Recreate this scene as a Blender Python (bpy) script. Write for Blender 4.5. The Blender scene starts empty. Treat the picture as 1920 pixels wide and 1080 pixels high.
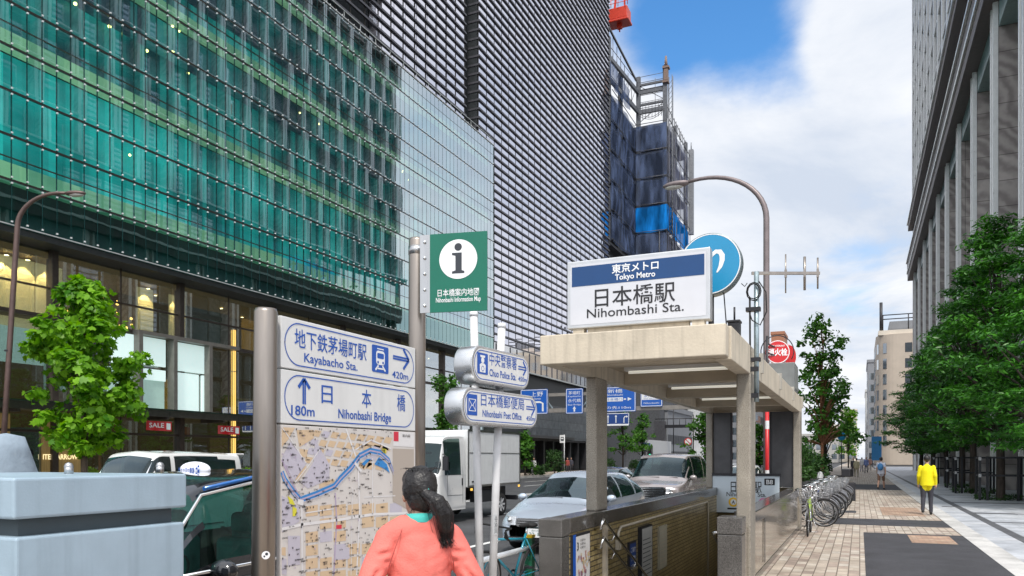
import bpy, bmesh, math, random
from mathutils import Vector, Matrix
from mathutils import noise as mnoise
R = math.radians
scene = bpy.context.scene
COL = scene.collection
# ------------------------------------------------------------------ camera
FPX, CX, HZ, EYE = 1450.0, 960.0, 858.0, 1.7
YAW = 24.21
cd = bpy.data.cameras.new('camera')
cam = bpy.data.objects.new('camera', cd); COL.objects.link(cam)
cd.lens = FPX / 1920 * 36; cd.sensor_width = 36; cd.shift_y = (HZ - 540) / 1920
cd.clip_start = .1; cd.clip_end = 3000
cam.location = (0, 0, EYE); cam.rotation_euler = (R(90), 0, R(YAW))
scene.camera = cam
CA, SA = math.cos(R(YAW)), math.sin(R(YAW))
def at(u, v, zc):                       # point seen at pixel (u, v) at depth zc metres
    xc = (u - CX) / FPX * zc
    return Vector((xc * CA - zc * SA, xc * SA + zc * CA, EYE + (HZ - v) / FPX * zc))
def onX(u, X):                          # (Y, depth) where pixel column u meets the upright plane X
    r = (u - CX) / FPX
    zc = X / (r * CA - SA)
    return zc * (r * SA + CA), zc
def onY(u, Y):
    r = (u - CX) / FPX
    zc = Y / (r * SA + CA)
    return zc * (r * CA - SA), zc
def zat(v, zc): return EYE + (HZ - v) / FPX * zc
# ------------------------------------------------------------------ light
SUN_EL, SUN_AZ = 57, 156                # degrees; azimuth clockwise from +Y
sdir = Vector((math.sin(R(SUN_AZ)) * math.cos(R(SUN_EL)), math.cos(R(SUN_AZ)) * math.cos(R(SUN_EL)), math.sin(R(SUN_EL))))
sl = bpy.data.lights.new('sun', 'SUN'); sl.energy = 2.5; sl.angle = R(7); sl.color = (1, .95, .87)
so = bpy.data.objects.new('sun', sl); COL.objects.link(so)
so.rotation_euler = (-sdir).to_track_quat('-Z', 'Y').to_euler()
scene.view_settings.view_transform = 'Standard'; scene.view_settings.look = 'None'
scene.view_settings.exposure = .35; scene.view_settings.gamma = 1
try:
    scene.cycles.max_bounces = 8; scene.cycles.transparent_max_bounces = 24; scene.cycles.glossy_bounces = 4
    scene.cycles.caustics_reflective = False; scene.cycles.caustics_refractive = False
    scene.cycles.use_denoising = True; scene.cycles.sample_clamp_indirect = 6
except Exception: pass
world = bpy.data.worlds.new('World'); scene.world = world; world.use_nodes = True
def build_world():
    nt = world.node_tree; N = nt.nodes; L = nt.links; N.clear()
    out = N.new('ShaderNodeOutputWorld'); bg = N.new('ShaderNodeBackground'); bg.inputs[1].default_value = .10
    sky = N.new('ShaderNodeTexSky'); sky.sky_type = 'NISHITA'; sky.sun_disc = False
    sky.sun_elevation = R(SUN_EL); sky.sun_rotation = R(SUN_AZ); sky.air_density = 1.1; sky.dust_density = .6; sky.ozone_density = 2.5
    hs = N.new('ShaderNodeHueSaturation'); hs.inputs['Saturation'].default_value = 1.3; hs.inputs['Value'].default_value = 1.75
    L.new(sky.outputs[0], hs.inputs['Color'])
    tc = N.new('ShaderNodeTexCoord'); sep = N.new('ShaderNodeSeparateXYZ'); L.new(tc.outputs['Generated'], sep.inputs[0])
    def M(op, a, b=None, c=None):
        n = N.new('ShaderNodeMath'); n.operation = op
        for i, x in enumerate((a, b, c)):
            if x is None: continue
            if isinstance(x, (int, float)): n.inputs[i].default_value = x
            else: L.new(x, n.inputs[i])
        return n.outputs[0]
    zz = M('ADD', M('MAXIMUM', sep.outputs[2], 0.0), .16)
    cx = M('DIVIDE', sep.outputs[0], zz); cy = M('DIVIDE', sep.outputs[1], zz)
    cmb = N.new('ShaderNodeCombineXYZ'); L.new(cx, cmb.inputs[0]); L.new(cy, cmb.inputs[1])
    def noise(scale, detail, rough, off, dist=0):
        mp = N.new('ShaderNodeMapping'); mp.inputs['Location'].default_value = off; L.new(cmb.outputs[0], mp.inputs[0])
        n = N.new('ShaderNodeTexNoise'); n.inputs['Scale'].default_value = scale; n.inputs['Detail'].default_value = detail
        n.inputs['Roughness'].default_value = rough; n.inputs['Distortion'].default_value = dist; L.new(mp.outputs[0], n.inputs[0]); return n.outputs[0]
    n1 = noise(1.15, 10, .60, (5.6, 2.9, 0), .35); n2 = noise(.55, 5, .5, (7.3, 2.2, 0)); n3 = noise(2.6, 7, .6, (1.1, 9.2, 0), .2)
    def spot(d, inner, outer):
        v = Vector(d).normalized()
        vm = N.new('ShaderNodeVectorMath'); vm.operation = 'DOT_PRODUCT'; L.new(tc.outputs['Generated'], vm.inputs[0]); vm.inputs[1].default_value = v
        mr = N.new('ShaderNodeMapRange'); mr.interpolation_type = 'SMOOTHSTEP'
        mr.inputs[1].default_value = math.cos(R(outer)); mr.inputs[2].default_value = math.cos(R(inner)); L.new(vm.outputs['Value'], mr.inputs[0]); return mr.outputs[0]
    def pd(u, v): return at(u, v, 1) - Vector((0, 0, EYE))
    dens = M('ADD', M('MULTIPLY', n1, .6), M('ADD', M('MULTIPLY', n2, .35), M('MULTIPLY', n3, .42)))
    dens = M('ADD', dens, -.15)
    for (u, v, a, b, k) in ((1440, -20, .3, 10, -.24), (1290, 40, .3, 7.5, -.16), (1510, 60, .3, 7.0, -.14), (1200, 30, .3, 6, -.12), (1640, -10, .5, 6, .10), (1640, 60, 1, 5, .28), (1400, 470, 2, 7, -.04), (1640, 560, 1, 5, -.08), (1530, 540, 1, 5, -.07), (1420, 290, 3, 9, .12), (1690, 170, 1, 4, -.12)):
        dens = M('ADD', dens, M('MULTIPLY', spot(pd(u, v), a, b), k))
    mr = N.new('ShaderNodeMapRange'); mr.interpolation_type = 'SMOOTHSTEP'; mr.inputs[1].default_value = .09; mr.inputs[2].default_value = .44
    L.new(dens, mr.inputs[0])
    shade = N.new('ShaderNodeMapRange'); shade.inputs[1].default_value = .35; shade.inputs[2].default_value = .65; L.new(n1, shade.inputs[0])
    cc = N.new('ShaderNodeMix'); cc.data_type = 'RGBA'; L.new(shade.outputs[0], cc.inputs[0])
    cc.inputs[6].default_value = (5.2, 5.8, 6.8, 1); cc.inputs[7].default_value = (8.5, 8.55, 8.7, 1)
    mx = N.new('ShaderNodeMix'); mx.data_type = 'RGBA'; L.new(mr.outputs[0], mx.inputs[0]); L.new(hs.outputs[0], mx.inputs[6]); L.new(cc.outputs[2], mx.inputs[7])
    glow = M('ADD', 1.0, M('MULTIPLY', spot(sdir, 8, 85), .8))       # the cloud sheet is brighter round the sun, behind the camera
    gm = N.new('ShaderNodeMix'); gm.data_type = 'RGBA'; gm.blend_type = 'MULTIPLY'; gm.inputs[0].default_value = 1; gm.clamp_result = False; L.new(mx.outputs[2], gm.inputs[6]); L.new(glow, gm.inputs[7])
    L.new(gm.outputs[2], bg.inputs[0]); L.new(bg.outputs[0], out.inputs[0])
build_world()
# ------------------------------------------------------------------ materials
MATS = {}
def pm(name, col, rough=.6, metal=0., var=.12, scale=4., bump=0., bscale=60., coat=0., spec=.5, emit=0., ecol=None, stretch=None, streak=0.):
    if name in MATS: return MATS[name]
    m = bpy.data.materials.new(name); m.use_nodes = True; nt = m.node_tree; N = nt.nodes; L = nt.links
    b = N['Principled BSDF']
    b.inputs['Roughness'].default_value = rough; b.inputs['Metallic'].default_value = metal
    b.inputs['Specular IOR Level'].default_value = spec; b.inputs['Coat Weight'].default_value = coat
    c = (*col, 1)
    tc = N.new('ShaderNodeTexCoord')
    if var > 0:
        mp = N.new('ShaderNodeMapping'); L.new(tc.outputs['Object'], mp.inputs[0])
        if stretch: mp.inputs['Scale'].default_value = stretch
        n = N.new('ShaderNodeTexNoise'); n.inputs['Scale'].default_value = scale; n.inputs['Detail'].default_value = 6; n.inputs['Roughness'].default_value = .6
        L.new(mp.outputs[0], n.inputs[0])
        r = N.new('ShaderNodeValToRGB'); r.color_ramp.elements[0].position = .3; r.color_ramp.elements[1].position = .7
        r.color_ramp.elements[0].color = (*[x * (1 - var) for x in col], 1); r.color_ramp.elements[1].color = (*[min(1, x * (1 + var)) for x in col], 1)
        L.new(n.outputs[0], r.inputs[0]); last = r.outputs[0]
        if streak > 0:
            mp2 = N.new('ShaderNodeMapping'); mp2.inputs['Scale'].default_value = (9, 9, .6); L.new(tc.outputs['Object'], mp2.inputs[0])
            n2 = N.new('ShaderNodeTexNoise'); n2.inputs['Scale'].default_value = 1.3; n2.inputs['Detail'].default_value = 5; L.new(mp2.outputs[0], n2.inputs[0])
            mr = N.new('ShaderNodeMapRange'); mr.inputs[1].default_value = .5; mr.inputs[2].default_value = .72; mr.inputs[4].default_value = streak; L.new(n2.outputs[0], mr.inputs[0])
            mx = N.new('ShaderNodeMix'); mx.data_type = 'RGBA'; L.new(mr.outputs[0], mx.inputs[0]); L.new(last, mx.inputs[6]); mx.inputs[7].default_value = (*[x * .45 for x in col], 1); last = mx.outputs[2]
        L.new(last, b.inputs['Base Color'])
        mr = N.new('ShaderNodeMapRange'); mr.inputs[3].default_value = max(0, rough - .08); mr.inputs[4].default_value = min(1, rough + .08); L.new(n.outputs[0], mr.inputs[0]); L.new(mr.outputs[0], b.inputs['Roughness'])
    else: b.inputs['Base Color'].default_value = c
    if bump > 0:
        n = N.new('ShaderNodeTexNoise'); n.inputs['Scale'].default_value = bscale; n.inputs['Detail'].default_value = 5; L.new(tc.outputs['Object'], n.inputs[0])
        bp = N.new('ShaderNodeBump'); bp.inputs['Strength'].default_value = bump; bp.inputs['Distance'].default_value = .02; L.new(n.outputs[0], bp.inputs['Height']); L.new(bp.outputs[0], b.inputs['Normal'])
    if emit > 0:
        b.inputs['Emission Color'].default_value = (*(ecol or col), 1); b.inputs['Emission Strength'].default_value = emit
    MATS[name] = m; return m
def glassy(name, tint, refl=.3, rough=.02, rtint=(1, 1, 1), trans=.0, base=None, wob=0., wscale=.5, fres=True, lo=0., top=.95, blend=.5):
    """coated glazing: part mirror, part see-through or dark body"""
    if name in MATS: return MATS[name]
    m = bpy.data.materials.new(name); m.use_nodes = True; nt = m.node_tree; N = nt.nodes; L = nt.links; N.clear()
    out = N.new('ShaderNodeOutputMaterial'); gl = N.new('ShaderNodeBsdfGlossy'); gl.inputs['Roughness'].default_value = rough; gl.inputs['Color'].default_value = (*rtint, 1)
    tr = N.new('ShaderNodeBsdfTransparent'); tr.inputs[0].default_value = (*tint, 1)
    df = N.new('ShaderNodeBsdfDiffuse'); df.inputs[0].default_value = (*(base or tint), 1)
    m1 = N.new('ShaderNodeMixShader'); m1.inputs[0].default_value = trans; L.new(df.outputs[0], m1.inputs[1]); L.new(tr.outputs[0], m1.inputs[2])
    m2 = N.new('ShaderNodeMixShader')
    if fres:
        lw = N.new('ShaderNodeLayerWeight'); lw.inputs['Blend'].default_value = blend       # rises from refl face on to top at grazing
        mr = N.new('ShaderNodeMapRange'); mr.inputs[1].default_value = lo; mr.inputs[2].default_value = 1.; mr.inputs[3].default_value = refl; mr.inputs[4].default_value = top
        L.new(lw.outputs['Facing'], mr.inputs[0]); L.new(mr.outputs[0], m2.inputs[0])
    else: m2.inputs[0].default_value = refl
    L.new(m1.outputs[0], m2.inputs[1]); L.new(gl.outputs[0], m2.inputs[2]); L.new(m2.outputs[0], out.inputs[0])
    if wob > 0:
        tc = N.new('ShaderNodeTexCoord'); n = N.new('ShaderNodeTexNoise'); n.inputs['Scale'].default_value = wscale; n.inputs['Detail'].default_value = 2
        L.new(tc.outputs['Object'], n.inputs[0]); bp = N.new('ShaderNodeBump'); bp.inputs['Strength'].default_value = wob; bp.inputs['Distance'].default_value = .1
        L.new(n.outputs[0], bp.inputs['Height']); L.new(bp.outputs[0], gl.inputs['Normal'])
    MATS[name] = m; return m
def emis(name, col, s):
    if name in MATS: return MATS[name]
    m = bpy.data.materials.new(name); m.use_nodes = True; nt = m.node_tree; nt.nodes.clear()
    o = nt.nodes.new('ShaderNodeOutputMaterial'); e = nt.nodes.new('ShaderNodeEmission'); e.inputs[0].default_value = (*col, 1); e.inputs[1].default_value = s
    nt.links.new(e.outputs[0], o.inputs[0]); MATS[name] = m; return m
def brickmat(name, cols, mortar, bw, bh, msize=.012, rough=.75, vertical=None, bump=.4, offset=.5, spec=.4):
    """brick / paver / tile pattern; vertical='x' lays it on a wall that faces X (uses Y,Z), None on the ground"""
    m = bpy.data.materials.new(name); m.use_nodes = True; nt = m.node_tree; N = nt.nodes; L = nt.links; b = N['Principled BSDF']
    g = N.new('ShaderNodeNewGeometry'); sep = N.new('ShaderNodeSeparateXYZ'); L.new(g.outputs['Position'], sep.inputs[0]); cmb = N.new('ShaderNodeCombineXYZ')
    a, c = {None: (0, 1), 'x': (1, 2), 'y': (0, 2), 'r': (1, 0)}[vertical]
    L.new(sep.outputs[a], cmb.inputs[0]); L.new(sep.outputs[c], cmb.inputs[1])
    br = N.new('ShaderNodeTexBrick'); br.offset = offset; br.inputs['Scale'].default_value = 1; br.inputs['Brick Width'].default_value = bw; br.inputs['Row Height'].default_value = bh
    br.inputs['Mortar Size'].default_value = msize; br.inputs['Mortar Smooth'].default_value = .2; br.inputs['Bias'].default_value = 0
    br.inputs['Color1'].default_value = (0, 0, 0, 1); br.inputs['Color2'].default_value = (1, 1, 1, 1); br.inputs['Mortar'].default_value = (0, 0, 0, 1); L.new(cmb.outputs[0], br.inputs[0])
    ramp = N.new('ShaderNodeValToRGB'); ramp.color_ramp.interpolation = 'CONSTANT'; el = ramp.color_ramp.elements
    el[0].color = (*cols[0], 1); el[1].position = 1 / len(cols); el[1].color = (*cols[1], 1)
    for i in range(2, len(cols)): e = el.new(i / len(cols)); e.color = (*cols[i], 1)
    L.new(br.outputs['Color'], ramp.inputs[0])
    n = N.new('ShaderNodeTexNoise'); n.inputs['Scale'].default_value = 1.7; n.inputs['Detail'].default_value = 8; n.inputs['Roughness'].default_value = .65; L.new(g.outputs['Position'], n.inputs[0])
    mr = N.new('ShaderNodeMapRange'); mr.inputs[1].default_value = .3; mr.inputs[2].default_value = .7; mr.inputs[3].default_value = .55; mr.inputs[4].default_value = 1.14; L.new(n.outputs[0], mr.inputs[0])
    mul = N.new('ShaderNodeMix'); mul.data_type = 'RGBA'; mul.blend_type = 'MULTIPLY'; mul.inputs[0].default_value = 1; L.new(ramp.outputs[0], mul.inputs[6]); L.new(mr.outputs[0], mul.inputs[7])
    gn = N.new('ShaderNodeTexNoise'); gn.inputs['Scale'].default_value = 7; gn.inputs['Detail'].default_value = 3; L.new(g.outputs['Position'], gn.inputs[0])
    gr = N.new('ShaderNodeMapRange'); gr.inputs[1].default_value = .62; gr.inputs[2].default_value = .70; gr.inputs[3].default_value = 1; gr.inputs[4].default_value = .66; L.new(gn.outputs[0], gr.inputs[0])
    m3 = N.new('ShaderNodeMix'); m3.data_type = 'RGBA'; m3.blend_type = 'MULTIPLY'; m3.inputs[0].default_value = 1; L.new(mul.outputs[2], m3.inputs[6]); L.new(gr.outputs[0], m3.inputs[7])   # spots and spills
    mx = N.new('ShaderNodeMix'); mx.data_type = 'RGBA'; L.new(br.outputs['Fac'], mx.inputs[0]); L.new(m3.outputs[2], mx.inputs[6]); mx.inputs[7].default_value = (*mortar, 1)
    L.new(mx.outputs[2], b.inputs['Base Color']); b.inputs['Roughness'].default_value = rough; b.inputs['Specular IOR Level'].default_value = spec
    if bump:
        inv = N.new('ShaderNodeMath'); inv.operation = 'SUBTRACT'; inv.inputs[0].default_value = 1; L.new(br.outputs['Fac'], inv.inputs[1])
        bp = N.new('ShaderNodeBump'); bp.inputs['Strength'].default_value = bump; bp.inputs['Distance'].default_value = .01; L.new(inv.outputs[0], bp.inputs['Height']); L.new(bp.outputs[0], b.inputs['Normal'])
    return m
def speckle(name, c0, c1, scale=220, rough=.35, bump=.0, pos=(.42, .58), spec=.5):
    """polished granite / asphalt grain"""
    if name in MATS: return MATS[name]
    m = bpy.data.materials.new(name); m.use_nodes = True; nt = m.node_tree; N = nt.nodes; L = nt.links; b = N['Principled BSDF']
    g = N.new('ShaderNodeNewGeometry'); n = N.new('ShaderNodeTexNoise'); n.inputs['Scale'].default_value = scale; n.inputs['Detail'].default_value = 3; L.new(g.outputs['Position'], n.inputs[0])
    r = N.new('ShaderNodeValToRGB'); r.color_ramp.elements[0].position = pos[0]; r.color_ramp.elements[1].position = pos[1]; r.color_ramp.elements[0].color = (*c0, 1); r.color_ramp.elements[1].color = (*c1, 1)
    L.new(n.outputs[0], r.inputs[0])
    n2 = N.new('ShaderNodeTexNoise'); n2.inputs['Scale'].default_value = 1.1; n2.inputs['Detail'].default_value = 8; n2.inputs['Roughness'].default_value = .65; L.new(g.outputs['Position'], n2.inputs[0])
    mr = N.new('ShaderNodeMapRange'); mr.inputs[1].default_value = .3; mr.inputs[2].default_value = .7; mr.inputs[3].default_value = .62; mr.inputs[4].default_value = 1.25; L.new(n2.outputs[0], mr.inputs[0])
    mul = N.new('ShaderNodeMix'); mul.data_type = 'RGBA'; mul.blend_type = 'MULTIPLY'; mul.inputs[0].default_value = 1; L.new(r.outputs[0], mul.inputs[6]); L.new(mr.outputs[0], mul.inputs[7])
    L.new(mul.outputs[2], b.inputs['Base Color']); b.inputs['Roughness'].default_value = rough; b.inputs['Specular IOR Level'].default_value = spec
    if bump:
        bp = N.new('ShaderNodeBump'); bp.inputs['Strength'].default_value = bump; bp.inputs['Distance'].default_value = .01; L.new(n.outputs[0], bp.inputs['Height']); L.new(bp.outputs[0], b.inputs['Normal'])
    MATS[name] = m; return m
def leafmat(name, c0, c1, trans=.35, rough=.45):
    if name in MATS: return MATS[name]
    m = bpy.data.materials.new(name); m.use_nodes = True; nt = m.node_tree; N = nt.nodes; L = nt.links; N.clear()
    out = N.new('ShaderNodeOutputMaterial'); b = N.new('ShaderNodeBsdfPrincipled'); b.inputs['Roughness'].default_value = rough; b.inputs['Specular IOR Level'].default_value = .22
    g = N.new('ShaderNodeNewGeometry'); r = N.new('ShaderNodeValToRGB'); r.color_ramp.elements[0].color = (*c0, 1); r.color_ramp.elements[1].color = (*c1, 1); cn = N.new('ShaderNodeTexNoise'); cn.inputs['Scale'].default_value = 1.1; cn.inputs['Detail'].default_value = 2; L.new(g.outputs['Position'], cn.inputs[0])
    ma = N.new('ShaderNodeMath'); ma.operation = 'MULTIPLY_ADD'; L.new(cn.outputs[0], ma.inputs[0]); ma.inputs[1].default_value = 1.7; ma.inputs[2].default_value = -.62
    mb = N.new('ShaderNodeMath'); mb.operation = 'MULTIPLY_ADD'; L.new(g.outputs['Random Per Island'], mb.inputs[0]); mb.inputs[1].default_value = .62; L.new(ma.outputs[0], mb.inputs[2]); L.new(mb.outputs[0], r.inputs[0])
    t = N.new('ShaderNodeBsdfTranslucent'); hs = N.new('ShaderNodeHueSaturation'); hs.inputs['Value'].default_value = 1.5; hs.inputs['Saturation'].default_value = 1.15; L.new(r.outputs[0], hs.inputs['Color'])
    L.new(hs.outputs[0], t.inputs[0]); L.new(r.outputs[0], b.inputs['Base Color'])
    mx = N.new('ShaderNodeMixShader'); mx.inputs[0].default_value = trans; L.new(b.outputs[0], mx.inputs[1]); L.new(t.outputs[0], mx.inputs[2]); L.new(mx.outputs[0], out.inputs[0])
    MATS[name] = m; return m
# ------------------------------------------------------------------ mesh builder
_TXT = {}
def text_geo(s, bold=0.):
    k = (s, bold)
    if k not in _TXT:
        c = bpy.data.curves.new('t', 'FONT'); c.body = s; c.size = 1; c.offset = bold; c.resolution_u = 3
        o = bpy.data.objects.new('t', c); COL.objects.link(o)
        m = bpy.data.meshes.new_from_object(o.evaluated_get(bpy.context.evaluated_depsgraph_get()))
        V = [(v.co.x, v.co.y) for v in m.vertices]; F = [tuple(p.vertices) for p in m.polygons]
        if not V: V = [(0, 0)]
        bb = (min(v[0] for v in V), max(v[0] for v in V), min(v[1] for v in V), max(v[1] for v in V))
        bpy.data.objects.remove(o); bpy.data.curves.remove(c); bpy.data.meshes.remove(m)
        _TXT[k] = (V, F, bb)
    return _TXT[k]
class MB:
    def __init__(s): s.v = []; s.f = []; s.m = []; s.s = []; s.T = None
    def add(s, V, F, m=0, sm=False):
        n = len(s.v)
        if s.T is not None: V = [s.T @ Vector(p) for p in V]
        s.v.extend(tuple(p) for p in V)
        for f in F: s.f.append(tuple(i + n for i in f)); s.m.append(m); s.s.append(sm)
        return s
    def box(s, x0, x1, y0, y1, z0, z1, m=0):
        return s.add([(x0, y0, z0), (x1, y0, z0), (x1, y1, z0), (x0, y1, z0), (x0, y0, z1), (x1, y0, z1), (x1, y1, z1), (x0, y1, z1)],
              [(0, 3, 2, 1), (4, 5, 6, 7), (0, 1, 5, 4), (1, 2, 6, 5), (2, 3, 7, 6), (3, 0, 4, 7)], m)
    def bar(s, p, q, w, h, m=0, up=(0, 0, 1)):      # square bar from p to q, w across, h along up
        p = Vector(p); q = Vector(q); d = (q - p).normalized(); up = Vector(up)
        if abs(d.dot(up)) > .98: up = Vector((0, 1, 0))
        x = d.cross(up).normalized() * (w / 2); y = x.cross(d).normalized() * (h / 2)
        V = [p - x - y, p + x - y, p + x + y, p - x + y, q - x - y, q + x - y, q + x + y, q - x + y]
        return s.add(V, [(0, 1, 2, 3), (7, 6, 5, 4), (0, 4, 5, 1), (1, 5, 6, 2), (2, 6, 7, 3), (3, 7, 4, 0)], m)
    def tube(s, P, r, n=8, m=0, closed=False, caps=True, sq=1.):
        P = [Vector(p) for p in P]; k = len(P); rs = r if isinstance(r, (list, tuple)) else [r] * k
        V = []; F = []; ref = None
        for i, p in enumerate(P):
            if closed: d = P[(i + 1) % k] - P[i - 1]
            else: d = P[min(i + 1, k - 1)] - P[max(i - 1, 0)]
            d = d.normalized() if d.length > 1e-9 else Vector((0, 0, 1))
            if ref is None: ref = Vector((0, 0, 1)) if abs(d.z) < .9 else Vector((1, 0, 0))
            x = d.cross(ref)
            if x.length < 1e-6: x = d.cross(Vector((0, 1, 0)))
            x.normalize(); y = x.cross(d).normalized(); ref = y
            for j in range(n):
                a = 2 * math.pi * j / n; V.append(p + x * (math.cos(a) * rs[i]) + y * (math.sin(a) * rs[i] * sq))
        for i in range(k if closed else k - 1):
            for j in range(n):
                a = i * n + j; b = i * n + (j + 1) % n; i2 = (i + 1) % k; c = i2 * n + (j + 1) % n; d2 = i2 * n + j
                F.append((a, b, c, d2))
        s.add(V, F, m, True)
        if caps and not closed: s.add([], [], m); b = len(s.v) - len(V); s.f.append(tuple(b + j for j in range(n))[::-1]); s.m.append(m); s.s.append(False); s.f.append(tuple(b + (k - 1) * n + j for j in range(n))); s.m.append(m); s.s.append(False)
        return s
    def cyl(s, p, q, r, r2=None, n=16, m=0, caps=True): return s.tube([p, q], [r, r if r2 is None else r2], n, m, caps=caps)
    def lathe(s, prof, o=(0, 0, 0), ax=(0, 0, 1), n=24, m=0, sm=True):   # prof: (radius, height along ax)
        o = Vector(o); ax = Vector(ax).normalized(); x = ax.orthogonal().normalized(); y = ax.cross(x)
        V = []; F = []; k = len(prof)
        for (r, h) in prof:
            for j in range(n):
                a = 2 * math.pi * j / n; V.append(o + ax * h + x * (math.cos(a) * r) + y * (math.sin(a) * r))
        for i in range(k - 1):
            for j in range(n): F.append((i * n + j, i * n + (j + 1) % n, (i + 1) * n + (j + 1) % n, (i + 1) * n + j))
        return s.add(V, F, m, sm)
    def ball(s, c, r, n=12, m=0):
        c = Vector(c); r = (r, r, r) if isinstance(r, (int, float)) else r; V = []; F = []; h = n // 2
        for i in range(h + 1):
            t = math.pi * i / h
            for j in range(n):
                a = 2 * math.pi * j / n; V.append((c.x + r[0] * math.sin(t) * math.cos(a), c.y + r[1] * math.sin(t) * math.sin(a), c.z - r[2] * math.cos(t)))
        for i in range(h):
            for j in range(n): F.append((i * n + j, i * n + (j + 1) % n, (i + 1) * n + (j + 1) % n, (i + 1) * n + j))
        return s.add(V, F, m, True)
    def poly(s, P, o, ux, uy, m=0):                 # flat polygon, 2-D points in the frame o, ux, uy
        o = Vector(o); ux = Vector(ux); uy = Vector(uy)
        return s.add([o + ux * a + uy * b for a, b in P], [tuple(range(len(P)))], m)
    def prism(s, P, o, ux, uy, d, m=0, mside=None, sm=False):  # polygon thickened along vector d
        o = Vector(o); ux = Vector(ux); uy = Vector(uy); d = Vector(d); n = len(P)
        a = [o + ux * x + uy * y for x, y in P]; b = [p + d for p in a]
        k = len(s.v); s.add(a + b, [tuple(range(n)), tuple(range(2 * n - 1, n - 1, -1))], m)
        for i in range(n): s.f.append((k + i, k + n + i, k + n + (i + 1) % n, k + (i + 1) % n)); s.m.append(m if mside is None else mside); s.s.append(sm)
        return s
    def text(s, t, o, ux, uy, h, m=0, w=None, al='c', bold=.0, tr=1.):   # h = size of one em; w = squeeze to this width
        V, F, bb = text_geo(t, bold); o = Vector(o); ux = Vector(ux).normalized(); uy = Vector(uy).normalized()
        sx = h * tr
        if w: sx = w / max(1e-6, bb[1] - bb[0])
        off = {'c': (bb[0] + bb[1]) / 2, 'l': bb[0], 'r': bb[1]}[al]
        return s.add([o + ux * ((a - off) * sx) + uy * (b * h) for a, b in V], F, m)
    def build(s, name, mats, parent=None, bevel=0., seg=2, angle=40):
        me = bpy.data.meshes.new(name); me.from_pydata(s.v, [], s.f)
        for mm in (mats if isinstance(mats, (list, tuple)) else [mats]): me.materials.append(mm)
        me.polygons.foreach_set('material_index', s.m); me.polygons.foreach_set('use_smooth', s.s); me.update()
        o = bpy.data.objects.new(name, me); COL.objects.link(o)
        if parent is not None: o.parent = parent
        if bevel > 0:
            b = o.modifiers.new('bevel', 'BEVEL'); b.width = bevel; b.segments = seg; b.limit_method = 'ANGLE'; b.angle_limit = R(angle)
        return o
def rrect(w, h, r, n=6, x=0., y=0.):                # rounded rectangle about (x, y)
    P = []
    for cx, cy, a0 in ((w / 2 - r, h / 2 - r, 0), (-w / 2 + r, h / 2 - r, 90), (-w / 2 + r, -h / 2 + r, 180), (w / 2 - r, -h / 2 + r, 270)):
        for i in range(n + 1):
            a = R(a0 + 90 * i / n); P.append((x + cx + r * math.cos(a), y + cy + r * math.sin(a)))
    return P
def circ(r, n=40, x=0., y=0., ry=None): return [(x + r * math.cos(2 * math.pi * i / n), y + (ry or r) * math.sin(2 * math.pi * i / n)) for i in range(n)]
def ring(mb, P, t, o, ux, uy, m=0):                 # outline of a convex polygon as a flat band t wide
    o = Vector(o); ux = Vector(ux); uy = Vector(uy); n = len(P); cx = sum(p[0] for p in P) / n; cy = sum(p[1] for p in P) / n
    Q = []
    for i in range(n):
        a = Vector(P[i - 1]); b = Vector(P[(i + 1) % n]); d = (b - a).normalized(); nn = Vector((-d.y, d.x))
        p = Vector(P[i])
        if (Vector((cx, cy)) - p).dot(nn) < 0: nn = -nn
        Q.append(p + nn * t)
    V = [o + ux * p[0] + uy * p[1] for p in P] + [o + ux * q[0] + uy * q[1] for q in Q]
    mb.add(V, [(i, (i + 1) % n, n + (i + 1) % n, n + i) for i in range(n)], m)
def thing(name, label, cat, loc=(0, 0, 0), rz=0., group=None):
    o = bpy.data.objects.new(name, None); COL.objects.link(o); o.location = loc; o.rotation_euler = (0, 0, rz)
    return tag(o, label, cat, group)
def tag(o, label=None, cat=None, group=None, kind=None):
    if label: o['label'] = label
    if cat: o['category'] = cat
    if group: o['group'] = group
    if kind: o['kind'] = kind
    return o
def struct(o): o['kind'] = 'structure'; return o
def copy_tree(o, parent=None):
    c = o.copy(); COL.objects.link(c)
    if parent is not None: c.parent = parent
    for ch in list(o.children): copy_tree(ch, c)
    return c
X3 = Vector((1, 0, 0)); Y3 = Vector((0, 1, 0)); Z3 = Vector((0, 0, 1))
# common materials
M_white = pm('white_enamel', (.78, .79, .8), .3, var=.03, scale=3)
M_blue = pm('sign_blue_ink', (.012, .085, .4), .4, var=.03)
M_black = pm('black_ink', (.012, .012, .015), .5, var=.0)
M_inkgrey = pm('dark_grey_ink', (.03, .035, .045), .5, var=.0)
M_steel = pm('brushed_steel', (.5, .5, .5), .3, 1., var=.12, scale=14, stretch=(1, 1, .1))
M_bronze = pm('bronze_steel', (.30, .265, .235), .33, .9, var=.18, scale=9, stretch=(1, 1, .12))
M_dark = pm('dark_metal', (.03, .03, .035), .45, .3, var=.2)
M_rubber = pm('rubber', (.012, .012, .012), .8, var=.2)
M_chrome = pm('chrome', (.8, .8, .8), .12, 1., var=.0)
M_red = pm('red_paint', (.55, .015, .02), .35, var=.06)
M_ltgrey = pm('light_grey_paint', (.45, .46, .47), .45, var=.08)
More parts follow.
